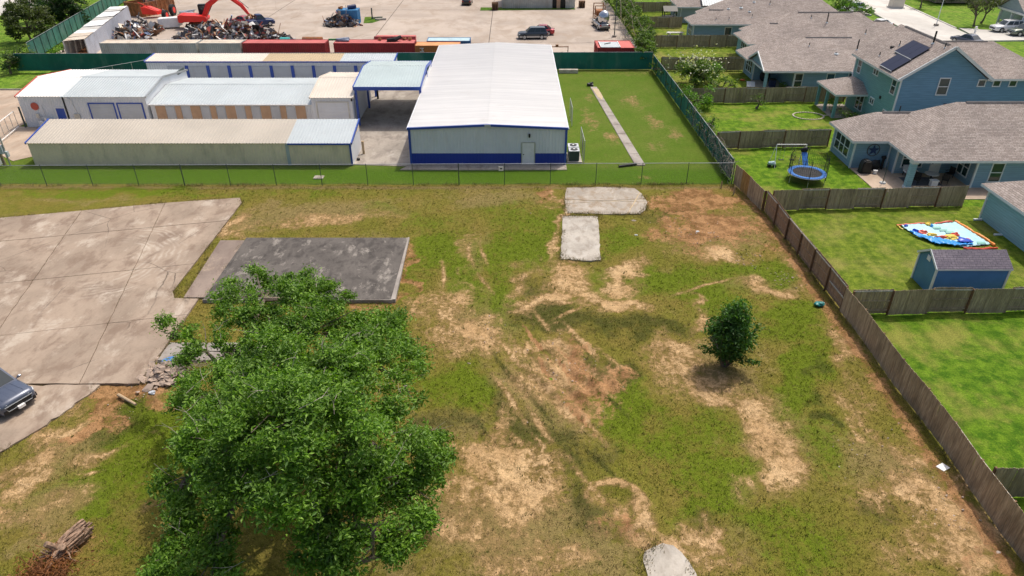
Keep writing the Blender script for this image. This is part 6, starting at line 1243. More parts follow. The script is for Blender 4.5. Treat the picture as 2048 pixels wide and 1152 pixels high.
hedge('light vines along the upper stretch of the green fence', [(19.4,88),(19.5,81)], 1.7, .5, MT['leaf_vine'], 36, 'vine', 16, .22)
hedge('vines spilling over the middle of the green fence', [(19.4,79.0),(19.6,72.5)], 2.4, 1.0, MT['leaf_bright'], 33, 'vine', 26, .24)
hedge('thin vines on the near end of the green fence', [(19.5,72.5),(19.6,60.5)], 1.9, .6, MT['leaf_vine'], 34, 'vine', 16, .22)
# dry tangled vine stems near the corner
VT = MB(); r = random.Random(8)
for k in range(620):
    y = 57.8+17*r.random()**1.5; z = r.uniform(.2, 1.9); p = Vector((19.2+r.uniform(-.1,.25), y, z)); limb(VT, p, p+Vector((r.uniform(-.3,.3), r.uniform(-.9,.9), r.uniform(-.7,.6))), .018, .007, k, .25, 4, 4)
tag(VT.build('dry_vine_tangle', MT['twig']), 'bare tangled vine stems hanging on the fence corner', 'vine', kind='stuff')
# crape myrtle and shrubs in the yards
CMY = bushy('crape_myrtle', 'white-flowering crape myrtle in the yard beside the overgrown fence', 23.2, 89.3, 2.4, 3.2, 4.2, MT['leaf_vine'], .26, 41, 14, 'shrub', None, 9, 40)
r = np.random.RandomState(5); fl = np.stack([23.2+r.randn(420)*1.3, 89.3+r.randn(420)*1.9, 2.4+r.randn(420)*.9], 1); fl = fl[fl[:,2] > .8]; leaf_mesh('blossom', fl, .22, MT['flower'], CMY, 7, .8)
bushy('bush', 'rounded bright green bush right of the crape myrtle', 25.2, 89.6, 1.5, 1.5, 3.4, MT['leaf_bright'], .24, 42, 8, 'bush', None, 9, 34)
bushy('bush', 'bright leafy bush pushing over the green fence', 21.0, 79.6, 1.9, 2.3, 3.2, MT['leaf_bright'], .26, 43, 9, 'bush', None, 9, 32)
bushy('bush', 'long leafed oleander below the crape myrtle', 25.3, 84.8, 2.2, 1.4, 2.4, MT['leaf_vine'], .3, 44, 7, 'bush', None, 7, 26)
bushy('bush', 'small upright green bush at the yard side of the fence', 20.9, 71.8, .5, .5, 2.2, MT['leaf_bright'], .2, 45, 5, 'bush', None, 14, 30)
bushy('sapling', 'small pale sapling in front of the grey cross fence', 28.0, 79.4, .75, .75, 1.9, MT['leaf_vine'], .2, 46, 5, 'sapling', None, 6, 14)
bushy('flower_shrub', 'flowering shrubs beside the porch of the two-storey house', 37.0, 74.7, 1.5, .8, 1.5, MT['leaf_vine'], .2, 47, 7, 'shrub', None, 10, 26)
bushy('porch_plant', 'green climbing plant inside the two-storey house porch', 35.9, 77.6, .5, 1.2, 2.0, MT['leaf_bright'], .2, 48, 5, 'plant', None, 10, 22)
bushy('porch_plant', 'potted green plant on the gabled patio', 33.4, 87.2, .5, .5, 1.3, MT['leaf_bright'], .18, 49, 4, 'plant', None, 12, 22)
bushy('street_tree', 'young street tree nearest the driveway cars', 78.9, 125.9, 1.9, 1.9, 5.4, MT['leaf_olive'], .3, 51, 9, 'tree', 'street trees', 7, 26, .45)
bushy('street_tree', 'second young street tree just behind the driveway one', 82.0, 129.0, 1.9, 1.9, 5.6, MT['leaf_olive'], .3, 52, 9, 'tree', 'street trees', 7, 26, .45)
bushy('street_tree', 'small dark street tree at the top edge of the lawn', 78.6, 143.6, 1.7, 1.7, 4.6, MT['leaf_dark'], .3, 53, 8, 'tree', 'street trees', 7, 26, .45)
bushy('garden_tree', 'round green tree behind the hip roof near the street', 59.6, 133.5, 2.6, 2.6, 5.0, MT['leaf_bright'], .32, 54, 9, 'tree', None, 7, 28)
bushy('garden_tree', 'bright green tree beside the white car at the street end', 62.0, 131.0, 1.9, 1.9, 3.6, MT['leaf_bright'], .3, 55, 8, 'tree', None, 7, 28)
hedge('dark hedge row along the far house at the top right', [(80,147.5),(98,147)], 1.6, .8, MT['leaf_dark'], 56, nleaf=18)

# ------------------------------------------------------------------ things in the yards
TP = thing('trampoline', 'round blue-edged trampoline with safety net in the yard', 'trampoline', (26.05, 58.25, 0)); cx, cy, rt = 26.05, 58.25, 1.62; MT['tramp_blue'] = plain('trampoline_blue_pad', (.02,.16,.52), .5, .08)
N_ = 32; pad = MB(); rs = (rt*.76, rt*.80, rt*.98, rt); zs = (.80,.84,.84,.78); V = [(cx+a*math.cos(6.2832*k/N_), cy+a*math.sin(6.2832*k/N_), z) for a, z in zip(rs, zs) for k in range(N_)]
pad.add(V, [(j*N_+k, j*N_+(k+1)%N_, (j+1)*N_+(k+1)%N_, (j+1)*N_+k) for j in range(3) for k in range(N_)]); pad.build('edge_pad', MT['tramp_blue'], TP)
MB().add([(cx+rt*.77*math.cos(6.2832*k/N_), cy+rt*.77*math.sin(6.2832*k/N_), .79) for k in range(N_)], [list(range(N_))]).build('mat', MT['rubber'], TP)
fr = [(cx+rt*math.cos(6.2832*k/N_), cy+rt*math.sin(6.2832*k/N_), .76) for k in range(N_+1)]; MB().tube(fr, .03, 6, cap=False).build('rim', MT['galv'], TP)
for k in range(6):
    a = 6.2832*(k+.25)/6; x, y = cx+rt*1.02*math.cos(a), cy+rt*1.02*math.sin(a); MB().tube([(x,y,0),(x,y,.78)], .03, 6).build('leg', MT['galv'], TP); MB().tube([(x+.05*math.cos(a),y+.05*math.sin(a),.5),(x+.08*math.cos(a),y+.08*math.sin(a),2.0),(x-.12*math.cos(a),y-.12*math.sin(a),2.5)], .025, 6).build('net_pole', MT['black'], TP)
nt_ = MB()
for k in range(60):
    a = 6.2832*k/60; nt_.tube([(cx+rt*.97*math.cos(a), cy+rt*.97*math.sin(a), .85),(cx+rt*.97*math.cos(a+.1), cy+rt*.97*math.sin(a+.1), 2.35)], .006, 3, cap=False); nt_.tube([(cx+rt*.97*math.cos(a), cy+rt*.97*math.sin(a), .85),(cx+rt*.97*math.cos(a-.1), cy+rt*.97*math.sin(a-.1), 2.35)], .006, 3, cap=False)
for z in (1.2,1.6,2.0,2.35): nt_.tube([(cx+rt*.97*math.cos(6.2832*k/N_), cy+rt*.97*math.sin(6.2832*k/N_), z-.08*math.cos(6.2832*k*6/N_)*(z > 2.3)) for k in range(N_+1)], .009, 4, cap=False)
nt_.build('safety_net', MT['black'], TP)
sl_ = MB(); sl_.bar((26.7,60.9,.9), (26.5,59.9,.3), .5, .05); SLD = thing('toy_slide', 'small blue and white slide behind the trampoline', 'slide', (26.7,60.9,0)); MB().prism([(26.45,61.2,1.5),(26.95,61.2,1.5),(26.9,60.0,.25),(26.4,60.0,.25)], (0,0,.06)).build('slide', MT['tramp_blue'], SLD); MB().blob((26.7,61.3,1.75), .35, .15, .28, .1, 2).build('canopy', MT['black'], SLD)
for x in (26.45,26.95): MB().tube([(x,61.3,0),(x,61.2,1.5)], .04, 6).build('leg', MT['white'], SLD)
SW = thing('swing_frame', 'white metal swing frame beside the trampoline', 'swing', (25.5, 61.8, 0))
MB().tube([(24.35,62.0,2.0),(27.1,62.0,2.0)], .04, 8).build('top_bar', MT['white'], SW)
for x in (24.35, 27.1):
    for y in (61.2, 62.8): MB().tube([(x,62.0,2.0),(x-.1,y,0)], .03, 6).build('leg', MT['white'], SW)
for x in (25.0, 26.0):
    st_ = MB().box(x-.22, x+.22, 61.9, 62.1, .5, .55).build('seat', MT['rubber'], SW)
    for e in (-.2, .2): MB().tube([(x+e,62,.55),(x+e*.8,62,2.0)], .01, 4).build('chain', MT['galv'], st_)
TY = thing('ride_on_toy', 'small pale ride-on toy at the foot of the swing frame', 'toy', (24.2, 62.0, 0)); MB().blob((24.1,61.6,.35), .4, .22, .2, .2, 2).build('body', MT['c_bluetop'], TY)
for x in (23.85,24.35): MB().tube([(x,61.4,.13),(x,61.8,.13)], .13, 10).build('wheel', MT['rubber'], TY)
# fire ring
RG = thing('stone_ring', 'ring of pale stones with a stone tail in the bright green yard', 'stone ring', (32.9, 76.5, 0)); r = random.Random(4); MT['stone'] = plain('pale_ring_stone', (.46,.42,.33), .9, .15, 3)
sm = MB().blob((0,0,0), .17, .11, .07, .15, 1); proto = None
def stone(x, y, a):
    global proto
    if proto is None: proto = sm.build('stone', MT['stone']); o = proto
    else: o = proto.copy(); COL.objects.link(o)
    o.parent = RG; o.location = (x-32.9, y-76.5, .05); o.rotation_euler = (0,0,a)
for k in range(34): a = 6.2832*k/34; stone(32.9+1.65*math.cos(a), 76.6+1.3*math.sin(a), a+1.57)
for k in range(7): stone(34.75+k*.3, 76.7+.1*math.sin(k), r.uniform(0,.4))
# patio items
GR = thing('covered_grill', 'black covered grill on the patio', 'grill', (32.0, 60.2, 0)); g = MB(); g.prism([(31.55,59.7,.06),(32.5,59.7,.06),(32.45,59.7,1.0),(32.25,59.7,1.25),(31.8,59.7,1.25),(31.6,59.7,1.0)], (0,.8,0)); g.build('cover', MT['black'], GR, smooth=True, bevel=.08); MB().box(31.5,32.55,59.75,60.45,.06,.1).build('base', MT['rubber'], GR)
CG = thing('covered_furniture', 'dark covered furniture against the star wall', 'furniture', (33.2, 60.8, 0)); MB().blob((33.15,60.75,.5), .62, .32, .5, .15, 3).build('cover', MT['black'], CG, smooth=True); MB().blob((33.9,60.85,1.2), .22, .2, .18, .2, 2).build('hood', MT['black'], CG); MB().tube([(33.9,60.85,0),(33.9,60.85,1.2)], .12, 8).build('stand', MT['rubber'], CG)
tag(MB().tube([(32.85,59.75,.06),(32.85,59.75,.4)], [.16,.2], 12).build('flower_pot', MT['white']), 'small white pot beside the covered grill', 'pot')
UM = thing('umbrella_pole', 'bare dark umbrella pole standing on the patio', 'pole', (32.6, 57.6, 0)); MB().tube([(32.6,57.6,.06),(32.62,57.6,2.0)], .035, 8).build('pole', MT['dark_steel'], UM); MB().tube([(32.6,57.6,.06),(32.6,57.6,.16)], [.3,.26], 12).build('base', MT['galv'], UM)
BN = thing('patio_bench', 'pale cushioned bench under the patio windows', 'bench', (36, 59.3, 0)); MB().box(35.2,36.4,58.95,59.6,.4,.55).build('cushion', MT['white'], BN, bevel=.04); MB().box(35.2,36.4,59.55,59.7,.55,.95).build('backrest', MT['door_grey'], BN)
for x in (35.25,36.3):
    for y in (59.0,59.5): MB().box(x,x+.05,y,y+.05,.06,.4).build('leg', MT['black'], BN)
def chair(label, x, y, a, m):
    T = thing('patio_chair', label, 'chair', (0,0,0), 'patio chairs'); MB().box(-.27,.27,-.27,.27,.38,.45).build('seat', m, T); MB().box(-.27,.27,.22,.28,.45,.98).build('backrest', m, T)
    for i in (-.24,.2):
        for j in (-.24,.2): MB().box(i,i+.04,j,j+.04,0,.38).build('leg', MT['black'], T)
    for i in (-.29,.25): MB().box(i,i+.04,-.24,.24,.6,.64).build('arm', MT['black'], T)
    T.location = (x,y,.06); T.rotation_euler = (0,0,a)
chair('black patio chair at the right of the covered patio', 37.9, 57.4, 2.6, MT['black']); chair('dark patio chair behind the column', 35.4, 57.5, -.8, MT['rubber']); chair('black patio chair by the west window', 39.0, 58.8, -1.2, MT['black'])
TB = thing('patio_table', 'glass-topped patio table under the roof', 'table', (37.0, 57.9, 0)); MB().tube([(37.0,58.1,.72),(37.0,58.1,.76)], .6, 18).build('table_top', MT['door_grey'], TB); MB().tube([(37.0,58.1,.06),(37.0,58.1,.72)], .06, 8).build('leg', MT['black'], TB)
tag(MB().box(36.4,36.95,56.75,57.15,.06,.55).box(36.35,37.0,56.7,57.2,.55,.62).build('cooler_box', MT['white']), 'white cool box at the patio edge', 'box')
tag(MB().box(34.6,37.6,57.0,58.9,.061,.075).build('outdoor_rug', plain('grey_rug', (.10,.11,.13), .95, .2, 4)), 'dark grey rug on the covered patio', 'rug')
GR2 = thing('covered_grill', 'round dark chair cover on the gabled patio', 'grill', (32.4, 91.0, 0)); MB().blob((32.4,90.9,.75), .65, .5, .75, .1, 3).build('cover', MT['rubber'], GR2, smooth=True)
GB = thing('storage_bin', 'blue storage bin on the gabled patio', 'bin', (32.5, 88.4, 0)); MB().box(32.2,32.9,88.1,88.7,.06,.9).build('body', MT['cab_blue'], GB, bevel=.03); MB().box(32.15,32.95,88.05,88.75,.9,.98).build('lid', MT['black'], GB)
tag(MB().obox((30.2,89.3,.09), (.35,1.2,0), (-.5,.1,0), (0,0,.03)).build('white_board', MT['white']), 'white board lying at the gabled patio edge', 'board')
tag(MB().blob((29.7,91.2,.12), .35, .25, .12, .3, 2).build('toy', plain('orange_toy', (.5,.13,.04), .6)), 'orange toy on the grass by the gabled patio', 'toy')
PTB = thing('picnic_table', 'pale picnic table in the yard near the top', 'table', (26.0, 117.2, 0)); MB().box(24.8,27.4,116.7,117.6,.7,.76).build('table_top', MT['c_white'], PTB)
for y in (116.2,117.9): MB().box(24.8,27.4,y,y+.3,.42,.47).build('bench', MT['c_white'], PTB)
for x in (25.1,27.0): MB().box(x,x+.1,116.3,118.1,.02,.7).build('leg', MT['c_white'], PTB)
FB = thing('playhouse', 'dark climbing frame beside the pale house at the top', 'playhouse', (27.0, 127.3, 0))
for x in (26,28):
    for y in (126.6,128.4): MB().box(x-.06,x+.06,y-.06,y+.06,0,2.4).build('post', MT['black'], FB)
MB().box(25.9,28.1,126.5,128.5,1.2,1.28).build('platform', MT['black'], FB); MB().prism([(25.8,126.4,2.3),(25.8,127.5,3.0),(25.8,128.6,2.3)], (2.4,0,0)).build('roof', MT['black'], FB)
tag(MB().tube([(76.0,120.4,0),(76.0,120.4,.8)], .14, 8).blob((76.0,120.4,.9), .2, .2, .16, .05, 2).tube([(75.7,120.4,.6),(76.3,120.4,.6)], .09, 8).build('fire_hydrant', MT['white']), 'white fire hydrant on the lawn by the driveway', 'hydrant')
tag(MB().box(75.0,75.5,122.4,123.4,0,.5).build('white_stone', MT['white'], bevel=.1), 'white stone block at the lawn corner by the street', 'stone') if False else None
# deflated inflatable slide
IM = thing('deflated_water_slide', 'deflated colourful inflatable water slide spread on the lawn', 'inflatable', (32.6, 47.6, 0))
def cloth(name, outline, z, amp, mat, seed, st=.16, hgt=.04):
    xs = [p[0] for p in outline]; ys = [p[1] for p in outline]; x0, x1, y0, y1 = min(xs), max(xs), min(ys), max(ys); nx, ny = int((x1-x0)/st)+2, int((y1-y0)/st)+2
    X, Y = np.meshgrid(np.linspace(x0, x1, nx), np.linspace(y0, y1, ny)); ins = in_poly(X, Y, outline); Z = z + amp*(fbm(X, Y, 1.6, seed)-.4) + amp*.7*np.abs(np.sin(X*5+fbm(X, Y, 1.2, seed+9)*9))
    m = MB(); m.v = [tuple(q) for q in np.stack([X, Y, Z], 2).reshape(-1, 3)]
    for j in range(ny-1):
        for i in range(nx-1):
            if ins[j,i] and ins[j,i+1] and ins[j+1,i+1] and ins[j+1,i]: m.f.append([j*nx+i, j*nx+i+1, (j+1)*nx+i+1, (j+1)*nx+i]); m.m.append(0)
    o = m.build(name, mat, IM, smooth=True, angle=3.1); md = o.modifiers.new('thickness', 'SOLIDIFY'); md.thickness = hgt; md.offset = -1; return o
def vinyl(n, c): return plain(n, c, .35, .06, 2)
cloth('splash_sheet', [(30.2,49.2),(31.5,49.42),(33,49.35),(34.8,49.75),(35.4,46.0),(33.2,45.55),(31.4,46.3),(30.3,48.3)], .10, .05, vinyl('pale_cyan_vinyl', (.42,.70,.76)), 1, .07)
def tube_strip(name, pts, rr, mat, seed):
    r = random.Random(seed); q = []
    for a, b2 in zip(pts, pts[1:]):
        n = max(2, int(math.dist(a, b2)/.25)); q += [(a[0]+(b2[0]-a[0])*i/n+r.uniform(-.04,.04), a[1]+(b2[1]-a[1])*i/n+r.uniform(-.04,.04), rr*.45+r.uniform(0,.03)) for i in range(n)]
    MB().tube(q, [rr*r.uniform(.4,.85) for _ in q], 7).build(name, mat, IM, smooth=True)
OR = vinyl('orange_vinyl', (.85,.27,.04)); RD = vinyl('red_vinyl', (.72,.10,.07)); YL = vinyl('yellow_vinyl', (.75,.55,.08)); BLv = vinyl('blue_vinyl', (.01,.27,.72)); DB_ = vinyl('deep_blue_vinyl', (.01,.06,.5))
tube_strip('border', [(29.95,49.2),(31.5,49.5),(32.6,49.55)], .13, RD, 1); tube_strip('border', [(32.9,49.4),(33.8,49.75),(34.85,49.9)], .13, RD, 2); tube_strip('border', [(34.85,49.9),(35.1,48.5),(35.5,46.6),(35.6,45.6)], .17, OR, 3); tube_strip('border', [(35.0,49.5),(35.25,48.0),(35.45,46.4)], .08, RD, 6); tube_strip('border', [(35.6,45.55),(34.4,45.35),(33.3,45.4),(32.9,45.7)], .12, RD, 4); tube_strip('border', [(29.95,49.25),(30.0,48.7),(30.15,48.3)], .1, YL, 5)
cloth('wave_fold', [(30.1,48.35),(30.8,47.5),(31.6,46.9),(32.6,46.5),(33.9,46.15),(34.0,45.75),(32.8,45.6),(31.3,45.95),(30.4,47.2)], .16, .14, BLv, 5, .09)
cloth('wave_fold', [(33.4,46.9),(33.9,46.5),(34.2,46.0),(33.3,45.9),(32.9,46.3)], .26, .12, DB_, 6, .08)
for nm, x, y, a, b2, h, m, sd in (('fold',31.2,47.9,.42,.2,.16,RD,1),('fold',30.75,47.95,.22,.25,.2,DB_,2),('fold',31.7,47.45,.3,.18,.14,YL,3),('fold',32.9,47.05,.55,.32,.17,YL,4),('fold',33.4,47.35,.32,.16,.2,RD,5),('fold',32.2,47.0,.5,.13,.14,RD,6),('fold',33.9,46.6,.25,.13,.16,RD,7),('fold',32.35,49.2,.18,.25,.16,YL,8),('fold',32.45,48.95,.12,.16,.16,BLv,9),('fold',30.5,48.95,.14,.12,.12,DB_,10)):
    MB().blob((x,y,.14), a, b2, h, .35, 3, seed=sd).build(nm, m, IM, smooth=True)
gv = vinyl('grey_green_vinyl', (.25,.5,.45))
for x, y, a in ((32.7,48.6,.3),(33.0,48.2,.28),(33.3,47.85,.3),(34.7,46.1,.3)): MB().obox((x,y,.175), (a,.0,.0), (.05,a*.55,0), (0,0,.012)).build('print_patch', gv, IM)

# ------------------------------------------------------------------ debris in the vacant lot
r = random.Random(12); RB = thing('rubble_pile', 'heap of broken concrete and branches beside the slab corner', 'rubble', (-18.9, 30.9, 0)); pcs = []
for k in range(6):
    m = MB(); m.blob((-18.9,30.9,0), .3, .22, .1, .5, 1, seed=k+20); pcs.append(m.build('concrete_piece', MT['rubble'], RB))
for o in pcs: o.location = (r.uniform(-.7,.6), r.uniform(-.6,.6), .1)
for k in range(105):
    o = pcs[k % 6].copy(); COL.objects.link(o); o.parent = RB; x, y = r.gauss(-.35,.5), r.gauss(-.1,.5); o.location = (x, y, max(.0, .42-.5*math.hypot(x+.3, y))+r.uniform(0,.1)); o.rotation_euler = (r.uniform(-.6,.6), r.uniform(-.6,.6), r.uniform(0,6)); s = r.uniform(.45,1.15); o.scale = (s,s,s)
tw = MB()
for k in range(150): p = Vector((-18.3+r.gauss(0,.65), 31.2+r.gauss(0,.4), .12+r.random()*.5)); limb(tw, p, p+Vector((r.gauss(0,.6), r.gauss(0,.4), r.uniform(-.1,.3))), .014, .006, k, .15, 4, 4)
tag(tw.build('branch_heap', MT['twig']), 'bare grey branches heaped on the rubble', 'branches', kind='stuff')
tag(MB().blob((-19.15,31.55,.4), .4, .26, .1, .45, 2).build('blue_tarp', plain('blue_tarp', (.06,.22,.55), .5)), 'crumpled blue tarp on the rubble pile', 'tarp')
tag(MB().blob((-19.2,29.15,.06), .2, .14, .09, .3, 2).build('white_bag', MT['door_grey']), 'crumpled white bag at the slab corner', 'bag')
tag(MB().blob((-20.35,28.25,.08), .14, .1, .08, .3, 2).build('white_bag', MT['white']), 'tiny white litter in the dark weeds', 'litter') if False else None
tag(MB().tube([(-20.9,28.9,.12),(-19.6,28.1,.13)], [.09,.075], 8).build('log', MT['stake_wood']), 'pale cut log lying in the brown weeds', 'log')
# stump with roots and brown brush, lower left
SP = thing('tree_stump', 'weathered fallen stump at the lower left corner', 'stump', (-18.2, 19.2, 0)); sb = MB(); limb(sb, (-17.95,20.0,.35), (-18.55,18.6,.3), .2, .14, 4, .08, 8, 10); qr = random.Random(2)
for k in range(34):
    a = 6.2832*k/34; e = Vector((math.cos(a)*.26, -.1*math.cos(a), .24*math.sin(a))); p0 = Vector((-17.95,20.0+qr.uniform(-.35,.25),.36))+e*1.15; limb(sb, p0, Vector((-18.5,18.65+qr.uniform(-.3,.5),.3))+e*qr.uniform(.6,1), qr.uniform(.03,.08), qr.uniform(.02,.05), k, .06, 5, 5)
for k in range(12): a = qr.uniform(0,6.28); limb(sb, (-18.5,18.7,.3), (-18.5+.8*math.cos(a), 18.6+.7*math.sin(a), qr.uniform(.0,.6)), .07, .02, 60+k, .2, 5, 5)
if True: pass; limb(sb, (-18.5,18.9,.3), (-18.75,18.75,.9), .14, .12, 5, .05, 4, 8); limb(sb, (-18.3,18.9,.3), (-18.1,18.7,.8), .17, .15, 6, .05, 4, 8); sb.build('trunk', plain('grey_stump_wood', (.30,.20,.14), .9, .5, 7, bmp=.8), SP, smooth=True)
br = MB(); tag_r = random.Random(9)
for k in range(260): p = Vector((-18.5+tag_r.gauss(0,.5), 18.15+tag_r.gauss(0,.55), .05+tag_r.random()*.5)); limb(br, p, p+Vector((tag_r.gauss(0,.3), tag_r.gauss(0,.3), tag_r.uniform(-.15,.35))), .016, .005, k, .2, 4, 4)
tag(br.build('dead_brush', plain('rusty_dead_brush', (.24,.10,.04), .9, .4, 5)), 'rust-brown dead brush piled on the stump', 'brush', kind='stuff')
P = np.random.RandomState(6).randn(1500, 3)*np.array((.55,.5,.16))+np.array((-18.55,17.9,.2)); dl = leaf_mesh('dead_leaves', P[P[:,2] > 0], .13, leafm('dead_brown_leaves', (.20,.07,.02), (.36,.16,.05)), None, 3); tag(dl, 'dead brown leaves in the brush pile', 'leaves', kind='stuff')
TE = thing('teal_bag', 'small teal plastic bundle near the wooden fence', 'bag', (19.7, 37.8, 0)); MB().blob((19.65,37.8,.14), .32, .2, .15, .25, 3).build('bundle', plain('teal_plastic', (.01,.19,.19), .4), TE, smooth=True); MB().blob((19.9,37.85,.12), .12, .1, .1, .3, 2).build('knot', plain('teal_plastic_pale', (.10,.35,.33), .4), TE)
for x, y, h, lab in ((18.85,55.2,.75,'thin wooden stake standing near the fence corner'),(18.15,56.6,.6,'second wooden stake close to the chain-link fence')): tag(MB().box(x-.05,x+.05,y-.03,y+.03,0,h).prism([(x-.05,y-.03,h),(x+.05,y-.03,h),(x,y-.03,h+.1)], (0,.06,0)).build('stake', MT['stake_wood']), lab, 'stake')
tag(MB().obox((20.2,23.75,.06), (.2,.1,.01), (-.1,.16,0), (0,0,.02)).build('white_paper', MT['white']), 'white paper litter near the lower right fence', 'litter')
lit = ((20.0,19.0,'white strip of litter at the lower right corner'),(14.2,48.2,'largest white rubble piece near the red soil'),(9.6,50.1,'cream lump of plaster beside the pale slab'),(9.4,47.6,'pinkish plaster lump right of the pale slab'),)
for i, (x, y, lab) in enumerate(lit): tag(MB().blob((x,y,.05), .11+.03*(i % 3), .08, .05, .4, 2, seed=i).build('litter', MT['house_trim'] if i % 2 else MT['rubble']), lab, 'litter')
m = MB(); r = random.Random(31)
for k in range(300):
    c = r.choice(((14.3,47.8,1.4),(13.5,49.5,2.5),(16.8,43.5,1.2),(18.6,41.2,.9),(19.6,21.5,1.6),(2.5,30.5,2.2),(-20,29.6,1.4),(8.5,53.8,3.0),(17.5,24.5,2.5),(-1.5,34.5,2.0))); x, y = r.gauss(c[0], c[2]*.6), r.gauss(c[1], c[2]*.6)
    if x > 20.3: continue
    s = r.uniform(.015,.045); m.blob((x,y,.04), s*1.4, s, s*.8, .4, 1, seed=k)
tag(m.build('rubble_crumbs', MT['rubble']), 'crumbs of plaster and concrete strewn over the bare soil', 'rubble', kind='stuff')

# ------------------------------------------------------------------ grass tufts and straw over the lot
def tufts(name, label, n, seed, dens, colf, hr, wr, x0=-30, x1=20.7, y0=16.5, y1=57.2, blades=4, lean=.9):
    r = np.random.RandomState(seed); x = r.uniform(x0, x1, n); y = r.uniform(y0, y1, n)
    m = masks(x, y); keep = r.rand(n) < dens(m, x, y)
    for p in [SLAB_BIG, DRIVE, SIDE_STRIP, DARK] + PADS: keep &= ~in_poly(x, y, p)
    x, y = x[keep], y[keep]; m = {k: v[keep] for k, v in m.items()}; z = height(x, y); k = len(x); col = colf(m, r, k)
    B = blades; h = r.uniform(hr[0], hr[1], (k, B)); a = r.uniform(0, 6.2832, (k, B)); ln = r.uniform(.3, lean, (k, B))*h; w = r.uniform(wr[0], wr[1], (k, B)); a2 = a + r.uniform(-.8,.8,(k,B)) + 1.57
    ox = x[:,None]+r.randn(k, B)*.05; oy = y[:,None]+r.randn(k, B)*.05; zz = z[:,None]-.015+0*h
    v = np.stack([np.stack([ox-np.cos(a2)*w, oy-np.sin(a2)*w, zz], 2), np.stack([ox+np.cos(a2)*w, oy+np.sin(a2)*w, zz], 2), np.stack([ox+np.cos(a)*ln, oy+np.sin(a)*ln, zz+h], 2)], 2).reshape(-1, 3)
    nf = k*B; me = bpy.data.meshes.new(name); me.vertices.add(nf*3); me.vertices.foreach_set('co', v.astype(np.float32).ravel()); me.loops.add(nf*3); me.loops.foreach_set('vertex_index', np.arange(nf*3, dtype=np.int32)); me.polygons.add(nf); me.polygons.foreach_set('loop_start', np.arange(0, nf*3, 3, dtype=np.int32)); me.update(calc_edges=True)
    ca = me.color_attributes.new('tint', 'FLOAT_COLOR', 'POINT'); ca.data.foreach_set('color', np.repeat(col, B*3, axis=0).astype(np.float32).ravel())
    me.materials.append(MT['tuft']); o = bpy.data.objects.new(name, me); COL.objects.link(o); return tag(o, label, 'grass', kind='stuff')
mm, t, b = nmat('grass_blades'); A = ND(t, 'ShaderNodeAttribute', attribute_name='tint'); t.links.new(A.outputs['Color'], b.inputs['Base Color']); b.inputs['Roughness'].default_value = .85; b.inputs['Specular IOR Level'].default_value = .15
tl = ND(t, 'ShaderNodeBsdfTranslucent'); t.links.new(A.outputs['Color'], tl.inputs['Color']); mx = ND(t, 'ShaderNodeMixShader', {0: .3}); t.links.new(b.outputs[0], mx.inputs[1]); t.links.new(tl.outputs[0], mx.inputs[2]); t.links.new(mx.outputs[0], t.nodes['Material Output'].inputs['Surface']); MT['tuft'] = mm
def gcol(m, r, k):
    base = np.array((.17,.168,.026)); c = np.tile(base, (k, 1))
    for key, cc, w in (('Y',(.25,.19,.085),.8),('L',(.118,.175,.010),.9),('K',(.055,.068,.016),.85),('D',(.36,.28,.15),.7),('R',(.26,.17,.09),.6)): c = c*(1-w*m[key][:,None]) + np.array(cc)*w*m[key][:,None]
    c *= r.uniform(.65, 1.4, (k, 1)); dry = r.rand(k) < .14; c[dry] = np.array((.36,.26,.12))*r.uniform(.7,1.2,(dry.sum(),1)); return np.concatenate([c, np.ones((k, 1))], 1)
def gdens(m, x, y): return np.clip(1.0-.92*m['D']-.85*m['R']-.2*m['Y'], .05, 1)*np.clip(1.25-(y-16)/52., .35, 1)
tufts('grass', 'short patchy grass growing over the vacant lot', 150000, 77, gdens, gcol, (.03,.10), (.010,.024))
def scol(m, r, k): c = np.array((.43,.295,.155))*r.uniform(.6,1.15,(k,1)); return np.concatenate([c, np.ones((k,1))], 1)
def sdens(m, x, y): return np.clip(.45*np.maximum(m['D'], .7*m['R'])+.6*m['Y']+.08, 0, 1)*np.clip(1.25-(y-16)/45., .25, 1)
def wdens(m, x, y): return np.clip(.12+.5*m['K']+.25*m['L']-.1*m['D'], .02, 1)
def wcol(m, r, k): c = np.array((.135,.155,.03))*r.uniform(.6,1.3,(k,1)); return np.concatenate([c, np.ones((k,1))], 1)
tufts('weeds', 'taller weed clumps dotted over the vacant lot', 4500, 79, wdens, wcol, (.06,.17), (.012,.03), blades=8, lean=.8)
tufts('straw', 'dry straw and dead grass lying on the bare soil', 70000, 78, sdens, scol, (.008,.05), (.008,.02), lean=3.2, blades=3)

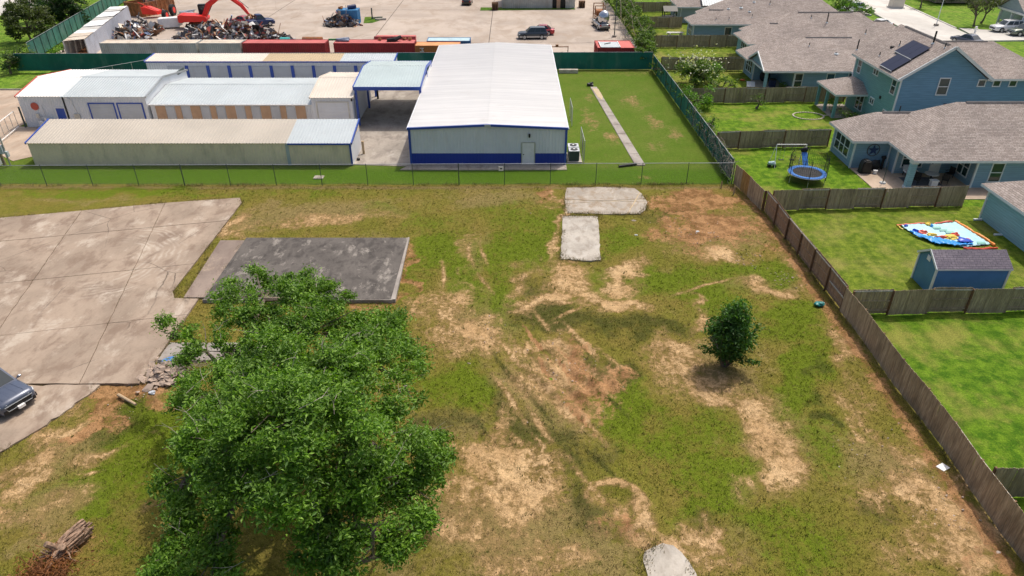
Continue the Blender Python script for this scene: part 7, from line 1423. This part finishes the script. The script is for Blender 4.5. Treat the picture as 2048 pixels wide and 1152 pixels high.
# weeds rooted in the joints and along the edges of the slabs
def weed_line(name, label, segs, n, seed, sp=.06, z=.10, hr=(.03,.12)):
    r = np.random.RandomState(seed); L = [math.dist(a, b) for a, b in segs]; pk = r.choice(len(segs), n, p=np.array(L)/sum(L)); t = r.rand(n)
    A = np.array([segs[i][0] for i in pk]); B = np.array([segs[i][1] for i in pk]); p = A+(B-A)*t[:,None]
    keep = fbm(p[:,0], p[:,1], .9, seed) > .5; p = p[keep]; n = len(p); c = p + r.randn(n, 2)*sp; h = r.uniform(hr[0], hr[1], n); a = r.uniform(0, 6.28, n); w = r.uniform(.008, .02, n)
    v = np.stack([np.stack([c[:,0]-np.sin(a)*w, c[:,1]+np.cos(a)*w, np.full(n, z-.03)], 1), np.stack([c[:,0]+np.sin(a)*w, c[:,1]-np.cos(a)*w, np.full(n, z-.03)], 1), np.stack([c[:,0]+np.cos(a)*h*.7, c[:,1]+np.sin(a)*h*.7, z+h], 1)], 1).reshape(-1, 3)
    me = bpy.data.meshes.new(name); me.from_pydata([tuple(q) for q in v], [], [(3*i, 3*i+1, 3*i+2) for i in range(n)])
    col = np.array((.15,.15,.04))*r.uniform(.6, 1.4, (n, 1)); dr = r.rand(n) < .5; col[dr] = np.array((.30,.23,.12))*r.uniform(.6,1.2,(dr.sum(),1)); ca = me.color_attributes.new('tint', 'FLOAT_COLOR', 'POINT'); ca.data.foreach_set('color', np.repeat(np.concatenate([col, np.ones((n,1))], 1), 3, axis=0).astype(np.float32).ravel())
    me.materials.append(MT['tuft']); o = bpy.data.objects.new(name, me); COL.objects.link(o); return tag(o, label, 'weeds', kind='stuff')
def loop(p): return [(p[i-1], p[i]) for i in range(len(p))]
jl = []
for u in us:
    a = (u*ux+(ws[0])*wx, u*uy+ws[0]*wy); b2 = (u*ux+ws[-1]*wx, u*uy+ws[-1]*wy); jl.append((a, b2))
for w_ in ws: jl.append((((us[0])*ux+w_*wx, us[0]*uy+w_*wy), (us[-1]*ux+w_*wx, us[-1]*uy+w_*wy)))
cl = []
for (a, b2) in jl:      # keep the part of each joint that lies inside the pad
    n = 60; run = []
    for k in range(n+1):
        t = k/n; q = (a[0]+(b2[0]-a[0])*t, a[1]+(b2[1]-a[1])*t); ins = bool(in_poly(np.array([q[0]]), np.array([q[1]]), SLAB_BIG)[0]) and q[0] > -48
        if ins: run.append(q)
    cl += list(zip(run, run[1:]))
weed_line('joint_weeds', 'thin weeds growing in the joints of the concrete pad', cl, 5000, 5, .035, .10, (.015,.06))
weed_line('edge_weeds', 'ragged grass growing over the edges of the slabs', loop(PADS[0])+loop(PADS[1])+loop(PADS[2])+loop(DARK)+[(SLAB_BIG[i], SLAB_BIG[i+1]) for i in range(1, 10)]+[(DRIVE[i], DRIVE[i+1]) for i in range(1, 7)]+loop(SIDE_STRIP), 24000, 6, .17, .06, (.04,.18))
weed_line('fence_weeds', 'longer grass left standing along the foot of the fences', [((20.5,52),(20.9,18)),((-50,57.0),(19.5,57.5)),((21,37.2),(44,37.4)),((21,52.5),(37,52.8)),((21,37.6),(44,37.8)),((21,52.9),(37,53.2)),((20,66.6),(31,66.9)),((20,81.7),(39,82))], 16000, 8, .13, .03, (.06,.26))
